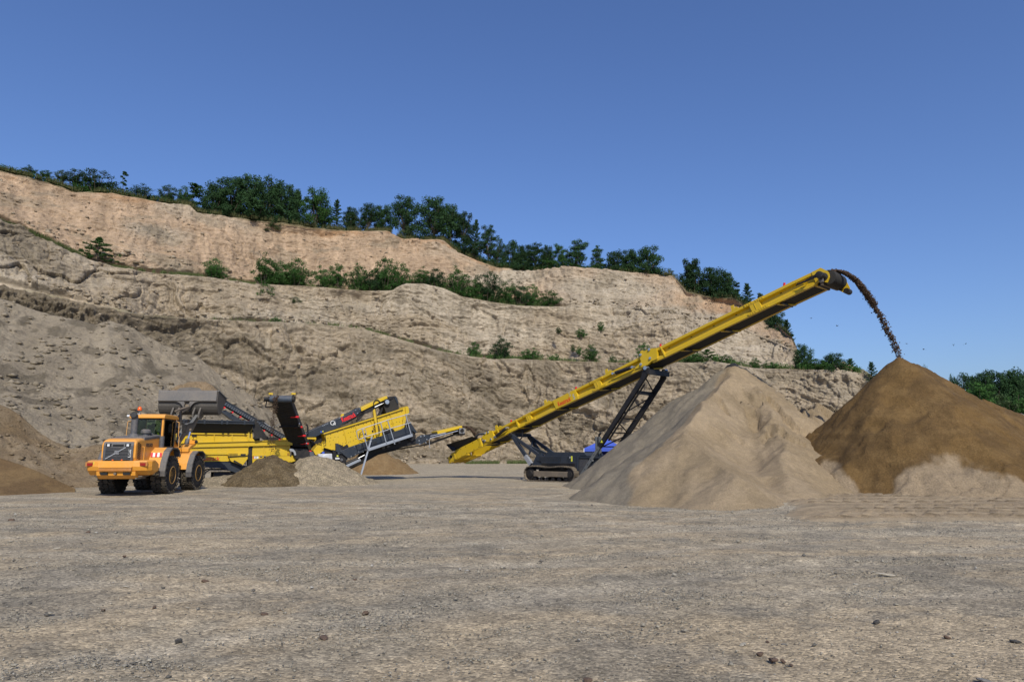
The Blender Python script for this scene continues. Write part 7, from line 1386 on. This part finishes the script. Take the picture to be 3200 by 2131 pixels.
    for s in (-1, 1): B(MB().prism(prof, s * bw - .022 if s > 0 else s * bw - .02, s * bw + .022 if s > 0 else s * bw + .02), 'bucket_side', STEEL, bk, bevel=.006); B(MB().beam((bx + .0, s * (bw + .03), 4.83), (bx + 1.28, s * (bw + .03), 4.52), .05, .05), 'side_edge', GALVD, bk)
    B(MB().prism([(bx - .17, 4.30), (bx - .13, 4.78), (bx - .05, 4.84), (bx, 4.84), (bx, 4.24), (bx - .10, 4.24)], -bw, bw), 'back_stiffener', STEELL, bk, bevel=.02)
    B(MB().beam((bx + 1.22, -bw - .03, 4.45), (bx + 1.22, bw + .03, 4.45), .05, .22, Vector((.6, 0, .8))), 'cutting_edge', GALVD, bk)
    B(MB().add([(bx - .02, -.68, 4.78), (bx + .08, -.48, 4.97), (bx + .09, 0, 5.01), (bx + .08, .48, 4.97), (bx - .02, .68, 4.78), (bx + .02, -.68, 4.76), (bx + .13, -.48, 4.94), (bx + .14, 0, 4.98), (bx + .13, .48, 4.94), (bx + .02, .68, 4.76)], [(0, 1, 2, 3, 4), (9, 8, 7, 6, 5), (0, 5, 6, 1), (1, 6, 7, 2), (2, 7, 8, 3), (3, 8, 9, 4), (4, 9, 5, 0)]), 'spill_guard', STEEL, bk)
    for s in (-1, 1): B(MB().prism([(bx - .30, 3.44), (bx - .30, 3.66), (bx - .08, 3.98), (bx + .06, 3.9), (bx + .3, 3.58), (bx + .05, 3.40)], s * .52 - .14 * s - .04, s * .52 - .14 * s + .04), 'hinge_ear', STEEL, bk); B(MB().prism([(bx - .30, 3.44), (bx - .30, 3.66), (bx - .08, 3.98), (bx + .06, 3.9), (bx + .3, 3.58), (bx + .05, 3.40)], s * .52 + .14 * s - .04, s * .52 + .14 * s + .04), 'hinge_ear', STEEL, bk)
    for y in (-.13, .13): B(MB().prism([(bx - .22, 3.98), (bx - .20, 4.12), (bx - .04, 4.28), (bx + .02, 4.26), (bx + .1, 3.8), (bx - .0, 3.8)], y - .03, y + .03), 'link_ear', STEEL, bk)
    for s in (-1, 1):      # curved webs beside the middle ears
        pts = [(bx - .05, s * .13, 4.27)]
        for k in range(7): a = R(90 * k / 6); pts.append((bx - .05, s * (.13 + .42 - .42 * math.sin(a)), 4.27 - .45 + .45 * math.cos(a) - .0))
        vs = [Vector((bx - .16, s * (.13 + .45 * (1 - math.sin(R(15 * k)))), 4.27 - .5 * (1 - math.cos(R(15 * k))))) for k in range(7)] + [Vector((bx - .16, s * .13, 4.27)), ]
        B(MB().add([v for v in vs] + [v + Vector((.22, 0, 0)) for v in vs], [tuple(range(8)), tuple(reversed(range(8, 16)))] + [(i, 8 + i, 8 + (i + 1) % 8, (i + 1) % 8) for i in range(8)]), 'curved_web', STEELL, bk)
    fl[0] = False
    MW = Matrix.Translation(O) @ Matrix.Rotation(RZ, 4, 'Z')
    # the load of soil heaped in the bucket
    nx, ny = 34, 70; xs = np.linspace(bx + .03, bx + 1.24, nx); ys = np.linspace(-bw + .03, bw - .03, ny); X, Y = np.meshgrid(xs, ys, indexing='ij')
    e = np.minimum(1, (1 - np.abs(Y / bw) ** 2.6)) ; Z = lerp(4.74, 4.45, (X - bx) / 1.24) + .80 * np.clip(e, 0, 1) * np.sin(np.clip((X - bx) / 1.24, 0, 1) * 2.7) ** .8 + .07 * fbm(X * 3, Y * 3, 4, 600) - .04 - .10 * Y / bw * e
    top = np.stack([X, Y, Z], -1).reshape(-1, 3); bot = top.copy(); bot[:, 2] = 4.05 + .3 * (bot[:, 0] - bx) * .5
    Fq = gridfaces(nx, ny); idx = np.arange(nx * ny).reshape(nx, ny); rim = np.concatenate([idx[0, :], idx[1:, -1], idx[-1, -2::-1], idx[-2:0:-1, 0]]); n0 = nx * ny
    sidef = np.stack([rim, np.roll(rim, -1), np.roll(rim, -1) + n0, rim + n0], 1); c = mx(C3(.22, .155, .09) + np.zeros((2 * n0, 3)), C3(.31, .23, .145), rng.random(2 * n0))
    ld = npmesh('bucket_load', np.concatenate([top, bot]), np.concatenate([Fq, Fq[:, ::-1] + n0, sidef]), WETM, cols=c); ld.matrix_world = MW @ MF; tag(ld, 'heap of brown soil lying in the raised bucket of the wheel loader', 'soil')
    return MW
DKORA = paint('dark_orange_paint', (0.40, 0.15, 0.02), 0.5, dust=.4); ORAL = paint('light_orange_rail', (0.62, 0.33, 0.10), 0.45, dust=.15); REDST = paint('red_stripe', (0.55, 0.03, 0.04), 0.5, dust=.1); CHROMEB = paint('blueish_chrome', (0.30, 0.38, 0.60), 0.25, .6, dust=.1)
STEELL = paint('sunlit_steel', (0.15, 0.14, 0.13), 0.45, 0.35, dust=0.55, dustcol=(0.3, 0.25, 0.2))  # sun on the bucket's back plate put into this steel's lighter colour
MWL = loader()
def person(MW):
    import bmesh
    def skinned(name, nodes, edges, mat, parent=None, lv=2):
        me = bpy.data.meshes.new(name); me.from_pydata([n[0] for n in nodes], edges, []); o = bpy.data.objects.new(name, me); col.objects.link(o); o.modifiers.new('skin', 'SKIN')
        for i, n in enumerate(nodes): me.skin_vertices[0].data[i].radius = (n[1], n[2] if len(n) > 2 else n[1]); 
        me.skin_vertices[0].data[0].use_root = True
        s = o.modifiers.new('sub', 'SUBSURF'); s.levels = lv; s.render_levels = lv
        dg = bpy.context.evaluated_depsgraph_get(); m2 = bpy.data.meshes.new_from_object(o.evaluated_get(dg)); bpy.data.objects.remove(o); m2.materials.clear(); m2.materials.append(mat)
        for p_ in m2.polygons: p_.use_smooth = True
        o = bpy.data.objects.new(name, m2); col.objects.link(o)
        if parent is not None: o.parent = parent
        return o
    X, Z = 1.02, 2.16      # hip point on the seat
    nodes = [((X, 0, Z + .08), .15, .12), ((X - .03, 0, Z + .30), .13, .11), ((X - .03, 0, Z + .48), .15, .11), ((X - .01, 0, Z + .585), .055), ((X + .01, 0, Z + .66), .06), ((X + .025, 0, Z + .735), .088, .095), ((X + .02, 0, Z + .81), .080, .085)]
    edges = [(0, 1), (1, 2), (2, 3), (3, 4), (4, 5), (5, 6)]
    def add(p, r, par): nodes.append((p, r)); edges.append((par, len(nodes) - 1)); return len(nodes) - 1
    for s in (-1, 1):
        a = add((X - .02, s * .19, Z + .46), .055, 2); b = add((X + .10, s * .25, Z + .22), .045, a); c = add((X + .36, s * .20, Z + .28), .032, b); d = add((X + .43, s * .19, Z + .30), .026, c); h = add((X + .47, s * .185, Z + .32), .03, d)
        for k, (dy, ln) in enumerate(((-.024, .045), (-.008, .055), (.009, .052), (.024, .04))): f = add((X + .50, s * .185 + dy, Z + .34), .009, h); g = add((X + .50 + ln * .5, s * .185 + dy, Z + .35), .008, f); add((X + .50 + ln * .45, s * .185 + dy, Z + .32), .007, g)
        t = add((X + .47, s * .15, Z + .34), .009, h); add((X + .50, s * .14, Z + .35), .008, t)
        a = add((X + .05, s * .10, Z + .04), .085, 0); b = add((X + .45, s * .13, Z + .08), .065, a); c = add((X + .56, s * .13, Z - .10), .05, b)
    body = skinned('person', nodes, edges, SKIN); body.matrix_world = MW; tag(body, 'driver in a yellow vest sitting at the wheel inside the loader cab', 'person')
    vn = [((X, 0, Z + .06), .17, .14), ((X - .03, 0, Z + .30), .15, .13), ((X - .03, 0, Z + .49), .165, .125), ((X - .02, 0, Z + .545), .07)]; ve = [(0, 1), (1, 2), (2, 3)]
    for s in (-1, 1): n0 = len(vn); vn += [((X - .02, s * .19, Z + .46), .068), ((X + .08, s * .245, Z + .26), .056)]; ve += [(2, n0), (n0, n0 + 1)]
    skinned('vest', vn, ve, HIVIS, body)
    tn = [((X, 0, Z + .04), .15, .12)]; te = []
    for s in (-1, 1): n0 = len(tn); tn += [((X + .05, s * .10, Z + .04), .10), ((X + .45, s * .13, Z + .08), .078), ((X + .56, s * .13, Z - .08), .062)]; te += [(0, n0), (n0, n0 + 1), (n0 + 1, n0 + 2)]
    skinned('trousers', tn, te, JEAN, body)
    MB().lathe((X + .005, 0, Z + .745), [(0, .102), (.05, .106), (.10, .092), (.135, .055), (.145, .01)], 18, 'z').build('hair', HAIR, body, smooth=True)
    fx = X + .118; f = MB().box((fx, 0, Z + .735), (.03, .022, .045)); f.build('nose', SKIN, body)
    for s in (-1, 1): MB().lathe((fx - .012, s * .033, Z + .762), [(-.01, .004), (0, .011), (.008, .004)], 8, 'x').build('eye', WHITE, body); MB().lathe((X + .02, s * .094, Z + .75), [(-.02, .01), (0, .024), (.02, .01)], 8, 'x').build('ear', SKIN, body)
    MB().box((fx - .012, 0, Z + .695), (.012, .045, .01)).build('mouth', REDST, body)
person(MWL)
